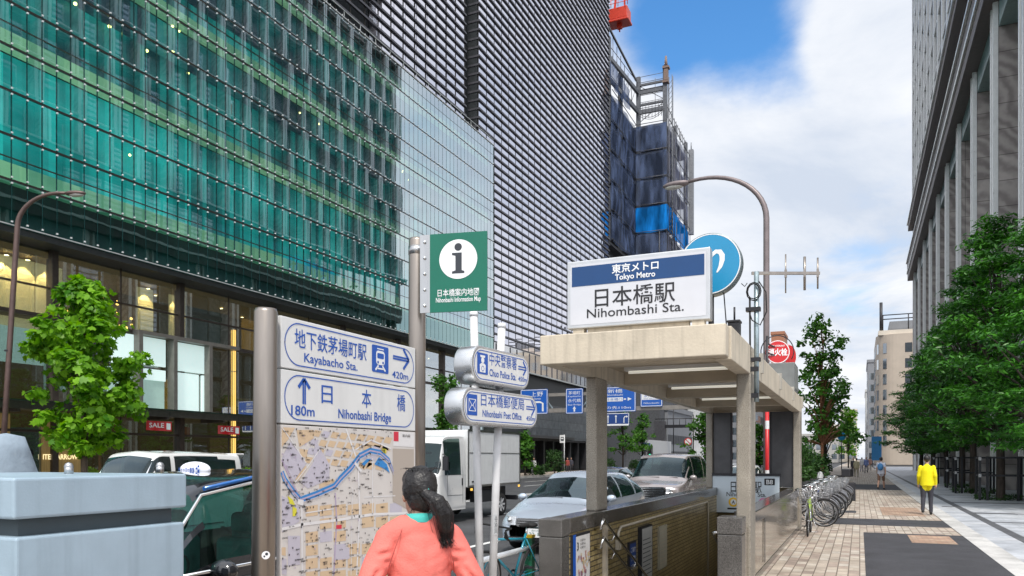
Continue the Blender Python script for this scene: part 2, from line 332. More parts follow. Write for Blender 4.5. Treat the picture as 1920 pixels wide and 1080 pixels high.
# ================================================================== GROUND
M_asph = speckle('road_asphalt', (.035, .036, .04), (.075, .076, .08), 90, .75, .3)
M_asph2 = speckle('path_asphalt', (.028, .028, .034), (.06, .06, .068), 120, .8, .4)
M_paver = brickmat('cream_pavers', [(.47, .40, .33), (.52, .46, .39), (.36, .29, .245), (.49, .42, .345), (.54, .485, .42), (.44, .355, .295), (.48, .41, .34)], (.16, .13, .105), .31, .155, .009, .8, 'r')
M_paver2 = brickmat('pink_pavers', [(.42, .27, .19), (.48, .32, .23), (.38, .24, .17), (.46, .34, .25)], (.2, .15, .11), .2, .1, .008, .8)
M_plaza = brickmat('pale_granite_slabs', [(.50, .52, .56), (.54, .56, .60), (.46, .48, .52), (.56, .57, .60)], (.28, .29, .31), 1.2, .6, .008, .5, bump=.15)
M_kerb = speckle('kerb_granite', (.42, .41, .40), (.6, .59, .57), 150, .7)
M_dstone = speckle('dark_granite_strip', (.06, .062, .07), (.13, .13, .14), 160, .55)
HX0, HX1, HY0, HY1 = -3.2, -1.55, 8.55, 19.6      # stairwell opening
def holed(mb, x0, x1, y0, y1, z0, z1):
    mb.box(x0, HX0, y0, y1, z0, z1); mb.box(HX1, x1, y0, y1, z0, z1)
    mb.box(HX0, HX1, y0, HY0, z0, z1); mb.box(HX0, HX1, HY1, y1, z0, z1)
b = MB(); holed(b, -700, 700, -200, 1200, -.36, -.16); struct(b.build('ground', M_asph))
b = MB(); b.box(-28.2, -4.0, -40, 106, -.158, -.15); b.box(-28.2, -4.0, 128, 500, -.158, -.15);  struct(b.build('road', M_asph))
b = MB()
for X in (-7.35, -10.7, -19.8, -23.2):
    for k in range(14): b.box(X - .07, X + .07, 6 + k * 8, 10.5 + k * 8, -.1495, -.146)
b.box(-15.1, -14.95, -20, 100, -.1495, -.146); b.box(-15.5, -15.35, -20, 100, -.1495, -.146)
b.box(-4.5, -4.38, -20, 100, -.1495, -.146); b.box(-27.7, -27.58, -20, 100, -.1495, -.146)
for k in range(22): b.box(-27.2 + k * 1.05, -26.75 + k * 1.05, 101, 104.5, -.1495, -.146)
struct(b.build('road_markings', pm('road_paint', (.7, .7, .68), .6, var=.25, scale=8)))
b = MB(); holed(b, -3.75, 2.03, -20, 500, -.16, 0); struct(b.build('pavement', M_paver))
b = MB(); b.box(-3.93, -3.755, -20, 500, -.16, .0); struct(b.build('kerb', M_kerb))
b = MB(); b.box(2.035, 2.42, -20, 130, -.16, .006); struct(b.build('edging_kerb', M_kerb))
b = MB(); b.box(2.425, 14, -20, 160, -.16, .0); struct(b.build('plaza_paving', M_plaza))
b = MB(); b.box(2.98, 3.2, -20, 130, .0, .005)
for k, (x0, x1, y, w) in enumerate(((3.2, 6.4, 23.6, .28), (3.2, 4.3, 27.2, .5), (4.3, 6.4, 27.35, .2), (2.6, 3.2, 30.5, .35), (3.2, 6.4, 33.4, .5), (3.2, 6.4, 40, .3), (3.2, 6.4, 46, .3), (3.2, 6.4, 53, .3))): b.box(x0, x1, y, y + w, .0, .0045)
struct(b.build('plaza_stripes', M_dstone))
b = MB(); b.box(.08, 2.03, -5, 19.3, .0, .005); b.box(-.75, 2.03, 21.4, 23.6, .0, .005); b.box(-1.1, 2.03, 45, 54, .0, .005); b.box(-.8, -.1, 26, 27, 0, .005)
struct(b.build('asphalt_patch', M_asph2))
b = MB(); b.box(.62, 1.75, 25.3, 29.4, .0, .004); b.box(.95, 1.75, 17.3, 19.0, .005, .009); struct(b.build('paver_patch', M_paver2))
b = MB(); b.prism(circ(.3, 28, 1.25, 11.9), (0, 0, .005), X3, Y3, (0, 0, .004)); b.box(3.75, 4.6, 20.6, 21.3, .0, .006); struct(b.build('manhole_cover', pm('cast_iron', (.03, .03, .035), .55, .6, var=.3, scale=40)))
b = MB(); b.box(-34.0, -28.35, -20, 103, -.16, 0.); struct(b.build('far_pavement', M_paver)); b = MB(); b.box(-28.345, -28.2, -20, 103, -.16, .0); struct(b.build('far_kerb', M_kerb))
b = MB(); b.box(-90, -28.35, 131, 500, -.16, 0.); struct(b.build('corner_pavement', M_plaza))

# ================================================================== GREEN GLASS DEPARTMENT STORE (across the road)
PX = -34.0                                           # plane of its glass skin
ZROW = [11.95 + 1.955 * k for k in range(12)]        # rows of panes, 11.95 .. 33.45
PY0, PY1 = 8.0, 71.0
pod = thing('department_store', 'long green glass department store with lit shops at street level across the road', 'building', (PX, PY0, 0))
M_skin = glassy('green_skin_glass', (.46, .82, .76), .04, .012, (.83, .92, .96), .96, (.01, .10, .09), wob=.018, wscale=.35, lo=.2, top=1., blend=.7)
M_skin_dark = glassy('dark_green_skin_glass', (.10, .34, .30), .06, .015, (.7, .95, .9), .85, (.004, .03, .028), wob=.04)
M_frame = pm('dark_bronze_frame', (.05, .045, .04), .4, .5, var=.2)
L_ = PY1 - PY0
for k in range(11):                                  # one glazed band per row of panes
    z0, z1 = ZROW[k], ZROW[k + 1]
    g = MB(); n = int(L_ / .70)
    for i in range(n):
        y0 = i * L_ / n; y1 = (i + 1) * L_ / n - .02
        tilt = math.sin(i * 12.9898 + k * 4.1) * .0014
        g.add([(tilt, y0, z0 + .02), (-tilt, y1, z0 + .02), (-tilt, y1, z1 - .02), (tilt, y0, z1 - .02)], [(0, 1, 2, 3)])
    g.build('glazing_band', M_skin_dark if k == 0 else M_skin, pod)
g = MB()                                             # thin rails between rows, and mullion lines
for k, z in enumerate(ZROW):
    if k: g.box(-.09, .006, 0, L_, z - .045, z + .045)
    if k in (1, 4, 7, 10): g.box(-.08, .006, 0, L_, z + .955, z + .995)
n = int(L_ / .70)
g.build('glazing_rail', M_frame, pod)
g = MB()
for i in range(n + 1):
    y = i * L_ / n - .01
    g.box(-.07, .010, y - .009, y + .009, ZROW[0], ZROW[-1])
g.build('mullion_fins', pm('dark_green_fin', (.01, .07, .07), .2, .2, var=.3), pod)
g = MB()
for i in range(n + 1):
    y = i * L_ / n - .01
    for k, z in enumerate(ZROW):
        for dz in ((-.13, .13) if k else (.13,)): g.box(.004, .05, y - .035, y + .035, z + dz - .035, z + dz + .035)
g.build('spider_bolts', pm('polished_bolt', (.85, .87, .88), .35, .2, var=.0), pod)
g = MB(); g.box(.0, .07, -.0, L_, ZROW[0] - .05, ZROW[0] + .0); g.box(-.03, .06, 0, L_, ZROW[-1], ZROW[-1] + .08); g.box(-.03, .03, 0, L_, ZROW[-1] + .55, ZROW[-1] + .6)
for i in range(32): g.box(-.01, .02, i * 2., i * 2. + .04, ZROW[-1] + .08, ZROW[-1] + .55)
g.build('edge_rail', pm('pale_rail', (.6, .63, .63), .4, .3), pod)
rnd = random.Random(4)
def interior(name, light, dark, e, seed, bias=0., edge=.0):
    """storey seen through the skin: blinds and bays of differing tone, with a glow painted in for room light"""
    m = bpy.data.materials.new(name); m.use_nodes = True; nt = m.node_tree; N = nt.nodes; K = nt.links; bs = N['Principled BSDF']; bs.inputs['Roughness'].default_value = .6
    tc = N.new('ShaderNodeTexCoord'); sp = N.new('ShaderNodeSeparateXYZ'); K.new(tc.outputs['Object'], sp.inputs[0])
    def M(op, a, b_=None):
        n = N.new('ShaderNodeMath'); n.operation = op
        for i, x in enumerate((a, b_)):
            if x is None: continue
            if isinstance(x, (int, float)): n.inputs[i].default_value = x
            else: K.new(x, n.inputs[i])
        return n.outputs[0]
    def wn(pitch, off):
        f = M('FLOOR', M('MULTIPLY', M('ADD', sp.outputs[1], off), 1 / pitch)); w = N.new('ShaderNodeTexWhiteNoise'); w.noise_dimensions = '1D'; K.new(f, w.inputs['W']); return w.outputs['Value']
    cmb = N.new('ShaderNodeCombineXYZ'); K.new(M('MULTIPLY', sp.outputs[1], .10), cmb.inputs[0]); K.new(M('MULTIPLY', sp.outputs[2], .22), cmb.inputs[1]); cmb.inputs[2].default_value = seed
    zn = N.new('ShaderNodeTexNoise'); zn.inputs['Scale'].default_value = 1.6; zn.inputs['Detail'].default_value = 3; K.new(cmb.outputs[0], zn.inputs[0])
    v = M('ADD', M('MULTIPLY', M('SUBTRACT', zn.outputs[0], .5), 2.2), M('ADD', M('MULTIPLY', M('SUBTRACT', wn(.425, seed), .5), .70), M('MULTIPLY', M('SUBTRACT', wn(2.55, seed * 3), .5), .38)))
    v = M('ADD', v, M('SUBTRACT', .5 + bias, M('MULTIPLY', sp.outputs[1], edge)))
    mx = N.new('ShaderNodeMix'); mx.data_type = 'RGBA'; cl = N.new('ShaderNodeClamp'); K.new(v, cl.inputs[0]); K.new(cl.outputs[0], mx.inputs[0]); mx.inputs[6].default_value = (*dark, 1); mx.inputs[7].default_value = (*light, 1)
    K.new(mx.outputs[2], bs.inputs['Base Color']); K.new(mx.outputs[2], bs.inputs['Emission Color']); bs.inputs['Emission Strength'].default_value = e; return m  # emission makes the storey surfaces glow in place of room lamps
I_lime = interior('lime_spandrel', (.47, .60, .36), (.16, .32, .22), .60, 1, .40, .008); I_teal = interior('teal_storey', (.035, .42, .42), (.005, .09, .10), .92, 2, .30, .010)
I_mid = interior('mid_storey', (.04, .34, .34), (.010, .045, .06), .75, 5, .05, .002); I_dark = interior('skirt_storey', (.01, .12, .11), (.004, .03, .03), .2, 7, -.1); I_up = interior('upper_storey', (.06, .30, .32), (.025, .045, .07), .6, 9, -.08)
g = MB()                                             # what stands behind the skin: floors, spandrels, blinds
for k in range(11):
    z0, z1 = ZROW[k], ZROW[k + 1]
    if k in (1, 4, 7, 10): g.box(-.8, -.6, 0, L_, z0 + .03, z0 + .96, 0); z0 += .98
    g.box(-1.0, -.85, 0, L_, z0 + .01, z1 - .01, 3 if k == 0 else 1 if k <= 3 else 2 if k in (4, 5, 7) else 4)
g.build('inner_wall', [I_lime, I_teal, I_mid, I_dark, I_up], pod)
g = MB()
for i in range(11):
    k = rnd.choice((2, 5, 6, 6, 7)); y = rnd.uniform(10, L_ - 6); z = ZROW[k] + rnd.uniform(1.2, 1.8)
    g.ball((-.5, y, z), .07, 6)
for i in range(9): g.ball((-.5, 8 + i * 1.9 + rnd.uniform(-.3, .3), ZROW[5] + 2.0 + rnd.uniform(-.5, .3)), .09, 6)
g.build('interior_lamps', emis('warm_bulb', (1, .62, .2), 9), pod)
g = MB()                                             # body of the store
g.box(-22, -2.2, 0, L_, ZROW[0] + .0, ZROW[-1] - .1, 0); g.box(-22, -.2, 0, L_, ZROW[-1] - .1, ZROW[-1] + .0, 0); g.box(-2.2, -.05, 0, L_, ZROW[0] - .35, ZROW[0] - .06, 0)
g.box(-22, -5.2, 0, L_, 0, ZROW[0] - .35, 0); g.box(-22, -.02, -.3, 0, 0, ZROW[-1], 0); g.box(-22, -.02, L_, L_ + .2, 0, ZROW[-1], 0)
g.build('wall', pm('store_core', (.025, .03, .03), .6, var=.3), pod)
# shop levels (z 0..11.6): columns, glazing, warm interiors
def pody(u, dx=0.): return onX(u, PX + dx)[0] - PY0
FX = -1.4
g = MB()
for i in range(9): y = 1.6 + i * 7.6; g.box(FX - .15, FX + .30, y - .16, y + .16, 0, 11.6)
g.box(FX, FX + .2, 0, L_, 8.32, 8.5); g.box(FX, FX + .25, 0, L_, 4.1, 4.25); g.box(FX, FX + .12, 0, L_, 9.75, 9.84); g.box(FX, FX + .15, 0, L_, 2.9, 3.02)
for i in range(17): y = 1.6 + i * 3.8; g.box(FX, FX + .06, y - .03, y + .03, 0, 11.6)
g.build('shop_frame', pm('brown_frame', (.075, .06, .05), .4, .4, var=.2), pod)
M_shopglass = glassy('shop_glass', (.75, .85, .82), .10, .01, (1, 1, 1), .96, (.02, .03, .03))
for (z0, z1) in ((.3, 4.1), (4.25, 8.32), (8.5, 11.6)):
    g = MB(); g.box(FX + .02, FX + .03, 0, L_, z0, z1); g.build('shop_glass', M_shopglass, pod)
g = MB(); g.box(-5.2, -5.0, 0, L_, 0, 11.6, 0); g.box(-5.0, FX, 0, L_, 4.0, 4.1, 0); g.box(-5.0, FX, 0, L_, 8.3, 8.36, 0); g.box(-5, FX, 0, L_, 11.2, 11.5, 2)
y = 0; r2 = random.Random(8)
while y < L_ - 3:
    w = r2.uniform(1.5, 4.5); z0 = r2.choice((0.3, 4.2, 8.5)); g.box(-4.6, -4.4, y, y + w, z0, z0 + r2.uniform(1.5, 3), r2.choice((1, 2, 3))); y += w * .6
g.build('shop_interior', [pm('shop_dark', (.05, .04, .03), .7, var=.5, scale=.6, emit=.5, ecol=(.10, .06, .025)), pm('shop_amber', (.40, .20, .05), .6, var=.4, scale=1.2, emit=.75), pm('shop_brown', (.2, .12, .05), .6, var=.4, emit=.45), pm('shop_grey', (.2, .21, .2), .6, var=.3, emit=.12)], pod)  # backdrop surfaces glow by themselves, standing in for shop lighting
# cream wall panels with small spots and a painted-in warm glow on the third level, left
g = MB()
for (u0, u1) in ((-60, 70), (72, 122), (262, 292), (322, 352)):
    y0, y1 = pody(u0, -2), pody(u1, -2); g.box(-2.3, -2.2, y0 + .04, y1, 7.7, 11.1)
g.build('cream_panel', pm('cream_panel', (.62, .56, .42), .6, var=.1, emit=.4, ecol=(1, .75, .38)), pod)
g = MB()
for u in (12, 52, 95, 278, 336):
    y = pody(u, -1.9); g.lathe([(.0, 0), (.10, .01)], (-1.9, y, 11.05), (0, 0, -1), 10)
for i in range(26): g.lathe([(0, 0), (.09, .01)], (-2.6 - r2.random() * 1.5, 3 + i * 2.4 + r2.uniform(-.6, .6), r2.choice((11.15, 11.15, 8.25))), (0, 0, -1), 10)
g.build('spot_lamps', emis('spot_bulb', (1, .75, .4), 16), pod)
for u in (12, 52, 95, 278, 336):
    ld = bpy.data.lights.new('spot_lamp_light', 'SPOT'); ld.energy = 260; ld.color = (1, .62, .25); ld.spot_size = R(75); ld.shadow_soft_size = .05
    lo = bpy.data.objects.new('spot_lamp_light', ld); COL.objects.link(lo); lo.parent = pod; lo.location = (-1.75, pody(u, -1.9), 11.0); lo.rotation_euler = Vector((-.35, 0, -1)).to_track_quat('-Z', 'Y').to_euler()
g = MB(); r3 = random.Random(2)                       # chandeliers and shelves glowing in the restaurant
for i in range(42): g.ball((-4.2 + r3.uniform(-.3, 1.2), pody(150 + r3.uniform(-22, 105), -3), 8.8 + abs(r3.gauss(0, .8))), r3.uniform(.03, .08), 6)
g.build('chandelier_bulbs', emis('amber_bulb', (1, .52, .12), 6), pod)
M_lit = pm('lit_white_panel', (.62, .74, .72), .5, var=.05, emit=.42, ecol=(.78, 1, .96)); M_lit2 = pm('lit_green_panel', (.30, .45, .40), .5, var=.1, emit=.2, ecol=(.7, 1, .9))
for (u0, u1, z0, z1, m) in ((-60, 84, 6.1, 7.75, 0), (86, 130, 5.0, 7.7, 1), (210, 262, 6.6, 8.2, 0), (265, 312, 6.7, 8.2, 0), (265, 312, 5.9, 6.5, 0), (265, 312, 4.4, 5.9, 1), (330, 390, 6.6, 8.2, 0), (330, 374, 4.4, 6.5, 0), (378, 392, 4.4, 6.5, 0), (205, 262, 4.4, 6.4, 1)):
    g = MB(); xx = -1.6 if u0 < 150 else -1.02; y0, y1 = pody(u0, xx), pody(u1, xx); g.box(xx - .14 - .1 * m, xx - .1 * m, y0 + .05, y1 - .05, z0, z1, 0); g.build('lit_shop_panel', (M_lit, M_lit2)[m], pod)
g = MB()
for (u0, u1) in ((265, 330), (330, 396), (396, 452)):  # steel-and-glass boxes standing proud of the front
    y0, y1 = pody(u0, -.6), pody(u1, -.6); g.box(-1.1, -.6, y0 - .12, y0 + .12, 4.3, 8.45); g.box(-1.1, -.6, y0 + .12, y1 - .12, 8.25, 8.45)
g.build('show_window_frame', pm('taupe_steel', (.2, .19, .17), .4, .4, var=.15), pod)
y0 = pody(437, -1.3); g = MB(); [g.box(-1.30, -1.27, y0 + d, y0 + d + .07, a, c) for d in (0, .13) for a, c in ((.2, 4.0), (4.3, 7.0), (7.05, 8.3), (8.55, 9.6))]; g.build('light_strip', emis('gold_strip', (1, .6, .15), 1.2), pod)
g = MB(); g.box(-1.3, .5, 0, L_, 4.0, 4.16); g.box(.45, .55, 0, L_, 3.85, 4.2)
for i in range(17): y = 2.0 + i * 4.0; g.box(-1.3, .45, y - .08, y + .08, 3.72, 3.98)
g.build('canopy', pm('canopy_steel', (.10, .09, .08), .45, .5, var=.2), pod)
g = MB(); g.box(-.9, 1.0, 0, L_, 4.22, 4.235); g.build('canopy_glass', glassy('canopy_glass', (.5, .8, .75), .2, .02, (1, 1, 1), .85, (.02, .1, .09)), pod)
g = MB()
for (u0, u1, z1) in ((-50, 18, 3.7), (78, 150, 3.6)): g.box(-1.34, -1.26, pody(u0, -1.3), pody(u1, -1.3), .1, z1)
g.build('timber_panel', pm('honey_timber', (.34, .23, .09), .5, var=.3, scale=2.5, stretch=(1, 4, .4), emit=.05, ecol=(1, .7, .25)), pod)
g = MB(); M_gold = emis('gold_letters', (1, .83, .45), 1.1)
yy = pody(116, -1.2); g.text('ITED ARROWS', (-1.2, yy, 1.62), Y3, Z3, .34, 0, w=1.9, bold=.02)
g2_ = MB(); g2_.text('BANANA REPUBLIC', (-1.2, pody(22, -1.8), 6.55), Y3, Z3, .62, 0, al='l', bold=.005); g2_.build('shop_lettering', M_black, pod)
P = [(-.16, .34), (-.16, -.2), (0, -.36), (.16, -.2), (.16, .34)]; ring(g, P, .05, (-1.2, yy - .15, 2.35), Y3, Z3, 0); g.poly([(-.05, .3), (-.05, -.05), (.05, .1), (.05, .34)], (-1.2, yy - .15, 2.35), Y3, Z3, 0)
g.build('shop_lettering', [M_gold, M_black], pod)
yy = pody(52, -2.5); mq_ = thing('mannequin', 'black dressmaker form on a stand in the shop window behind the left tree', 'mannequin', (PX - 1.0, PY0 + pody(52, -1.0), 0)); g = MB()
g.lathe([(.0, .95), (.2, .97), (.24, 1.2), (.19, 1.42), (.25, 1.68), (.2, 1.85), (.06, 1.92), (.05, 2.0), (0, 2.02)], (0, 0, .2), n=14); g.build('torso_form', pm('black_felt', (.01, .012, .02), .8), mq_); g = MB(); g.cyl((0, 0, .1), (0, 0, 1.2), .03); g.lathe([(.28, 0), (.26, .04), (0, .06)], (0, 0, .05))
g.build('stand', M_dark, mq_)
# SALE flags under the canopy
for i, (u, v) in enumerate(((298, 798), (429, 806))):
    Y, zc = onX(u, PX + .3)
    t = thing('sale_flag', ('red SALE flag hanging under the store canopy nearer the leafy street tree', 'red SALE flag hanging under the store canopy beside the gold light strip')[i], 'banner', (PX + .3, Y, zat(v, zc)), R(-30), 'red sale flags')
    g = MB(); pts = []
    nx = 10
    for a in range(nx + 1):
        x = -.62 + 1.24 * a / nx; yv = .04 * math.sin(a * .9); pts.append((yv, x))
    for a in range(nx): 
        (y0, x0), (y1, x1) = pts[a], pts[a + 1]
        s0 = -.04 * (a / nx); g.add([(y0, x0, -.25 + s0), (y1, x1, -.25 + s0), (y1, x1, .25 + s0), (y0, x0, .25 + s0), (y0 - .01, x0, -.25 + s0), (y1 - .01, x1, -.25 + s0), (y1 - .01, x1, .25 + s0), (y0 - .01, x0, .25 + s0)], [(0, 1, 2, 3), (7, 6, 5, 4), (0, 4, 5, 1), (3, 2, 6, 7)])
    g.build('flag_cloth', M_red, t)
    g = MB(); g.text('SALE', (.06, -.12, -.1), Y3, Z3, .34, 0, w=.72, bold=.015); g.add([(.06, .36, -.2), (.06, .56, -.22), (.06, .56, .12), (.06, .36, .14)], [(0, 1, 2, 3)]); g.build('lettering', M_white, t)
    g = MB(); g.cyl((0, -.55, .25), (0, -.55, .75), .012, n=6); g.cyl((0, .55, .25), (0, .55, .75), .012, n=6); g.build('hanger', M_dark, t)

# ================================================================== LOUVRED TOWER
TX = -36.0
tow = thing('office_tower', 'tall glass office tower ribbed with dark horizontal sunshades above the green store', 'building', (TX, 40, 0))
M_tglass = glassy('tower_glass', (.05, .08, .09), .6, .015, (.80, .80, .88), 0., (.05, .08, .085), wob=.05, wscale=.22, top=1., blend=.7)
M_fin = pm('sunshade', (.12, .12, .14), .45, .4, var=.2, scale=2)
YS0, YS1 = onX(871, TX)[0] - 40, onX(897, TX)[0] - 40; YE = onX(1141, TX)[0] - 40
def tglaz(y0, y1, z0, z1, wm=1.9, hz=.91):
    g = MB(); n = max(1, round((y1 - y0) / wm)); zs = int(round((z1 - z0) / hz)); rr = random.Random(int(y0 * 7))
    for i in range(n):
        for k in range(zs):
            a, c = y0 + (y1 - y0) * i / n, y0 + (y1 - y0) * (i + 1) / n; t1, t2 = rr.gauss(0, .004), rr.gauss(0, .003)
            g.add([(t1 + t2, a + .03, z0 + hz * k), (-t1 + t2, c - .03, z0 + hz * k), (-t1 - t2, c - .03, z0 + hz * (k + 1)), (t1 - t2, a + .03, z0 + hz * (k + 1))], [(0, 1, 2, 3)])
    return g
ZT = 84.
tglaz(0 + 12, YS0, 35, ZT).build('curtain_wall', M_tglass, tow)
tglaz(YS1, YE, 14.2, ZT).build('curtain_wall', M_tglass, tow)
g = MB()
for k in range(int((ZT - 34) / .91)):
    z = 35 + k * .91; g.box(0, .16, -8, YS0 + .15, z - .09, z + .09)
g.build('sunshade_slats', M_fin, tow)
g = MB()
for k in range(int((ZT - 14) / .91)):
    z = 14.2 + k * .91; g.box(0, .16, YS1 - .05, YE + .25, z - .085, z + .085); g.box(-1.2, .0, YS1 - .05, YS1, z - .1, z + .11)
g.build('sunshade_slats', M_fin, tow)
g = MB()
for i in range(int(YS0 / 1.9) + 1): g.box(-.05, .05, i * 1.9 - .03, i * 1.9 + .03, 34.4, ZT)
n = round((YE - YS1) / 1.9)
for i in range(n + 1): y = YS1 + (YE - YS1) * i / n; g.box(-.05, .03, y - .025, y + .025, 11.8, ZT)
g.build('mullion_lines', M_frame, tow)
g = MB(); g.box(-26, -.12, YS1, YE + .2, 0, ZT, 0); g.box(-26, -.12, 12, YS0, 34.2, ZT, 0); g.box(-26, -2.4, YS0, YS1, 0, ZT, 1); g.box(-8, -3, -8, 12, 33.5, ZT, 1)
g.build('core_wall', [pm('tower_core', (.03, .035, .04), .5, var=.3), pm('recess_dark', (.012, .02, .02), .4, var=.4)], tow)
g = MB()
for k in range(12):
    z = 33.6 + k * 4.2; g.box(-2.38, -2.3, YS0 + .1, YS1 - .1, z, z + 1.5, 0)
    for dz in (2.0, 2.9, 3.8): g.box(-2.2, -2.05, YS0, YS1, z + dz, z + dz + .1, 1)
g.build('slot_panels', [pm('slot_green', (.0, .20, .13), .35, var=.25), pm('slot_pipe', (.4, .38, .35), .4, .6)], tow)
# low block under the tower: glass frieze, grey stone wall, shop entrances
g = MB()
Yb0 = YS1 - 2; Y1b = YE + .3
g.box(-.1, .35, Yb0, Y1b, 11.75, 14.05, 0); g.box(.35, .6, Yb0, Y1b, 11.6, 11.75, 1)
for i in range(26): y = Yb0 + i * (Y1b - Yb0) / 26; g.box(.352, .42, y, y + .08, 11.76, 14.0, 2)
g.build('frieze_band', [glassy('frieze_glass', (.1, .14, .16), .25, .05, (1, 1, 1), 0, (.05, .07, .085)), pm('pale_rail', (.6, .63, .63), .4, .3), M_fin], tow)
yA, yB = onX(1005, TX + 1.0)[0] - 40, onX(1139, TX + 1.0)[0] - 40
g = MB(); g.box(-1, 1.0, yA, yB, 4.0, 8.2); g.build('stone_wall', brickmat('grey_stone_panels', [(.13, .15, .17), (.15, .17, .19), (.12, .135, .155)], (.06, .065, .07), 6, 1.05, .03, .55, 'x', .3, 0), tow)
g = MB(); g.box(-.6, .9, yA - 12, yB, 3.75, 3.95); g.box(-1.2, 2.6, yA - 14, yA + 9, 3.95, 4.25); g.build('entrance_canopy', pm('charcoal_canopy', (.05, .05, .055), .5), tow)
g = MB()
for i in range(9): y = yA + i * (yB - yA) / 9; g.box(-.6, .7, y, y + .35, 0, 3.75)
g.box(-1, -.6, yA - 12, yB, 0, 3.75); g.build('shop_wall', pm('shop_front_dark', (.03, .03, .034), .4, var=.3), tow)
g = MB()
for i, (a, w, z0, z1) in enumerate(((.06, 1.6, 2.3, 3.0), (.10, .6, 1.2, 2.6), (.32, 1.5, 2.5, 2.9), (.36, .5, .8, 2.2), (.55, 2.0, 2.6, 3.0), (.62, .7, 1.0, 2.4), (.80, 1.2, 2.2, 3.0))): y = yA + a * (yB - yA); g.box(-.55, -.45, y, y + w, z0, z1)
g.build('lit_shop_window', emis('shop_window_glow', (.95, .85, .7), .9), tow)

# ================================================================== STONE OFFICE BLOCK (right)
QX, QY1 = 6.4, 117.
off = thing('stone_office_block', 'tall grey brown stone office block with deep piers rising over the row of trees', 'building', (QX, 0, 0))
def graining():
    m = bpy.data.materials.new('veined_granite'); m.use_nodes = True; nt = m.node_tree; N = nt.nodes; L = nt.links; bb = N['Principled BSDF']
    g = N.new('ShaderNodeNewGeometry'); w = N.new('ShaderNodeTexWave'); w.wave_type = 'BANDS'; w.bands_direction = 'DIAGONAL'; w.inputs['Scale'].default_value = .55; w.inputs['Distortion'].default_value = 14; w.inputs['Detail'].default_value = 4; w.inputs['Detail Scale'].default_value = .8
    L.new(g.outputs['Position'], w.inputs[0]); r = N.new('ShaderNodeValToRGB'); r.color_ramp.elements[0].color = (.28, .25, .24, 1); r.color_ramp.elements[1].color = (.47, .43, .41, 1); L.new(w.outputs[0], r.inputs[0])
    sep = N.new('ShaderNodeSeparateXYZ'); L.new(g.outputs['Position'], sep.inputs[0]); cmb = N.new('ShaderNodeCombineXYZ'); ad = N.new('ShaderNodeMath'); ad.operation = 'ADD'; L.new(sep.outputs[0], ad.inputs[0]); L.new(sep.outputs[1], ad.inputs[1]); L.new(ad.outputs[0], cmb.inputs[0]); L.new(sep.outputs[2], cmb.inputs[1])
    br = N.new('ShaderNodeTexBrick'); br.offset = 0; br.inputs['Scale'].default_value = 1; br.inputs['Brick Width'].default_value = 1.5; br.inputs['Row Height'].default_value = 1.35; br.inputs['Mortar Size'].default_value = .02
    br.inputs['Color1'].default_value = (.85, .85, .85, 1); br.inputs['Color2'].default_value = (1.1, 1.1, 1.1, 1); br.inputs['Mortar'].default_value = (.4, .4, .4, 1); L.new(cmb.outputs[0], br.inputs[0])
    mul = N.new('ShaderNodeMix'); mul.data_type = 'RGBA'; mul.blend_type = 'MULTIPLY'; mul.inputs[0].default_value = 1; L.new(r.outputs[0], mul.inputs[6]); L.new(br.outputs['Color'], mul.inputs[7]); L.new(mul.outputs[2], bb.inputs['Base Color']); bb.inputs['Roughness'].default_value = .45
    return m
M_gran = graining()
M_edge = pm('bright_metal_edge', (.86, .88, .88), .3, .1, var=.06)
M_oglass = glassy('office_glass', (.1, .2, .22), .3, .02, (.85, .95, 1), 0, (.13, .21, .23), wob=.03)
M_cyan = pm('pale_cyan_spandrel', (.30, .44, .46), .3, .1, var=.1)
PIT = 8.1; piers = [39.8 + PIT * k for k in range(-1, 10)]
def addp(mbx, y, z0, z1, w, dep):
    mbx.box(.06, dep, y - w / 2, y + w / 2, z0, z1, 0)
    for s in (-1, 1): mbx.box(-.02, .22, y + s * (w / 2 - .08) - .12, y + s * (w / 2 - .08) + .12, z0, z1, 1)
for y in piers:
    g = MB(); addp(g, y, .0, 25.6, .95, 2.3); g.build('stone_pier', [M_gran, M_edge], off)
for a, c in zip(piers, piers[1:]):
    g = MB(); g.box(2.31, 2.4, a + .5, c - .5, .3, 24.2, 0)
    for k in range(1, 6): g.box(2.0, 2.31, a + .5, c - .5, k * 4.1 - .25, k * 4.1 + .25, 1)
    for s in (.33, .67): yv = a + PIT * s; g.box(2.15, 2.31, yv - .05, yv + .05, .3, 24.2, 1)
    g.build('bay_window', [M_oglass, pm('window_mullion', (.10, .10, .105), .4, .5)], off)
    g = MB(); g.box(.25, 2.3, a + .5, c - .5, 24.3, 25.6); g.build('bay_spandrel', M_cyan, off)
Y0o, L2 = 31., QY1
g = MB()
for (z0, z1, x0) in ((25.6, 26.5, -.5), (26.5, 26.75, -.62), (26.8, 27.9, -.55), (27.9, 28.1, -.7)):
    g.box(x0, 2.4, Y0o, L2 + .5, z0, z1, 0 if z1 - z0 > .5 else 1)
g.box(-.45, 2.4, Y0o, L2 + .4, 32.3, 33.1, 0); g.box(-.6, 2.4, Y0o, L2 + .5, 33.1, 33.3, 1)
g.build('cornice', [pm('cornice_stone', (.14, .115, .115), .5, var=.15), M_edge], off)
g = MB(); g.box(.6, .7, Y0o, L2, 28.1, 32.3); g.build('gallery_glass', glassy('gallery_glass', (.2, .3, .3), .35, .03, (.9, 1, 1), 0, (.16, .26, .27)), off)
g = MB()
for i in range(36): y = Y0o + 2.3 * i; g.box(.45, .6, y, y + .12, 28.1, 32.3)
g.build('gallery_mullions', pm('window_mullion', (.10, .10, .105), .4, .5), off)
g = MB()
for i in range(10): y = piers[0] + PIT * i; g.box(.2, .5, y - .05, y + .05, 29.6, 29.7); g.ball((.12, y, 29.55), .16, 8)
g.build('facade_lights', M_dark, off)
ZU = 33.3
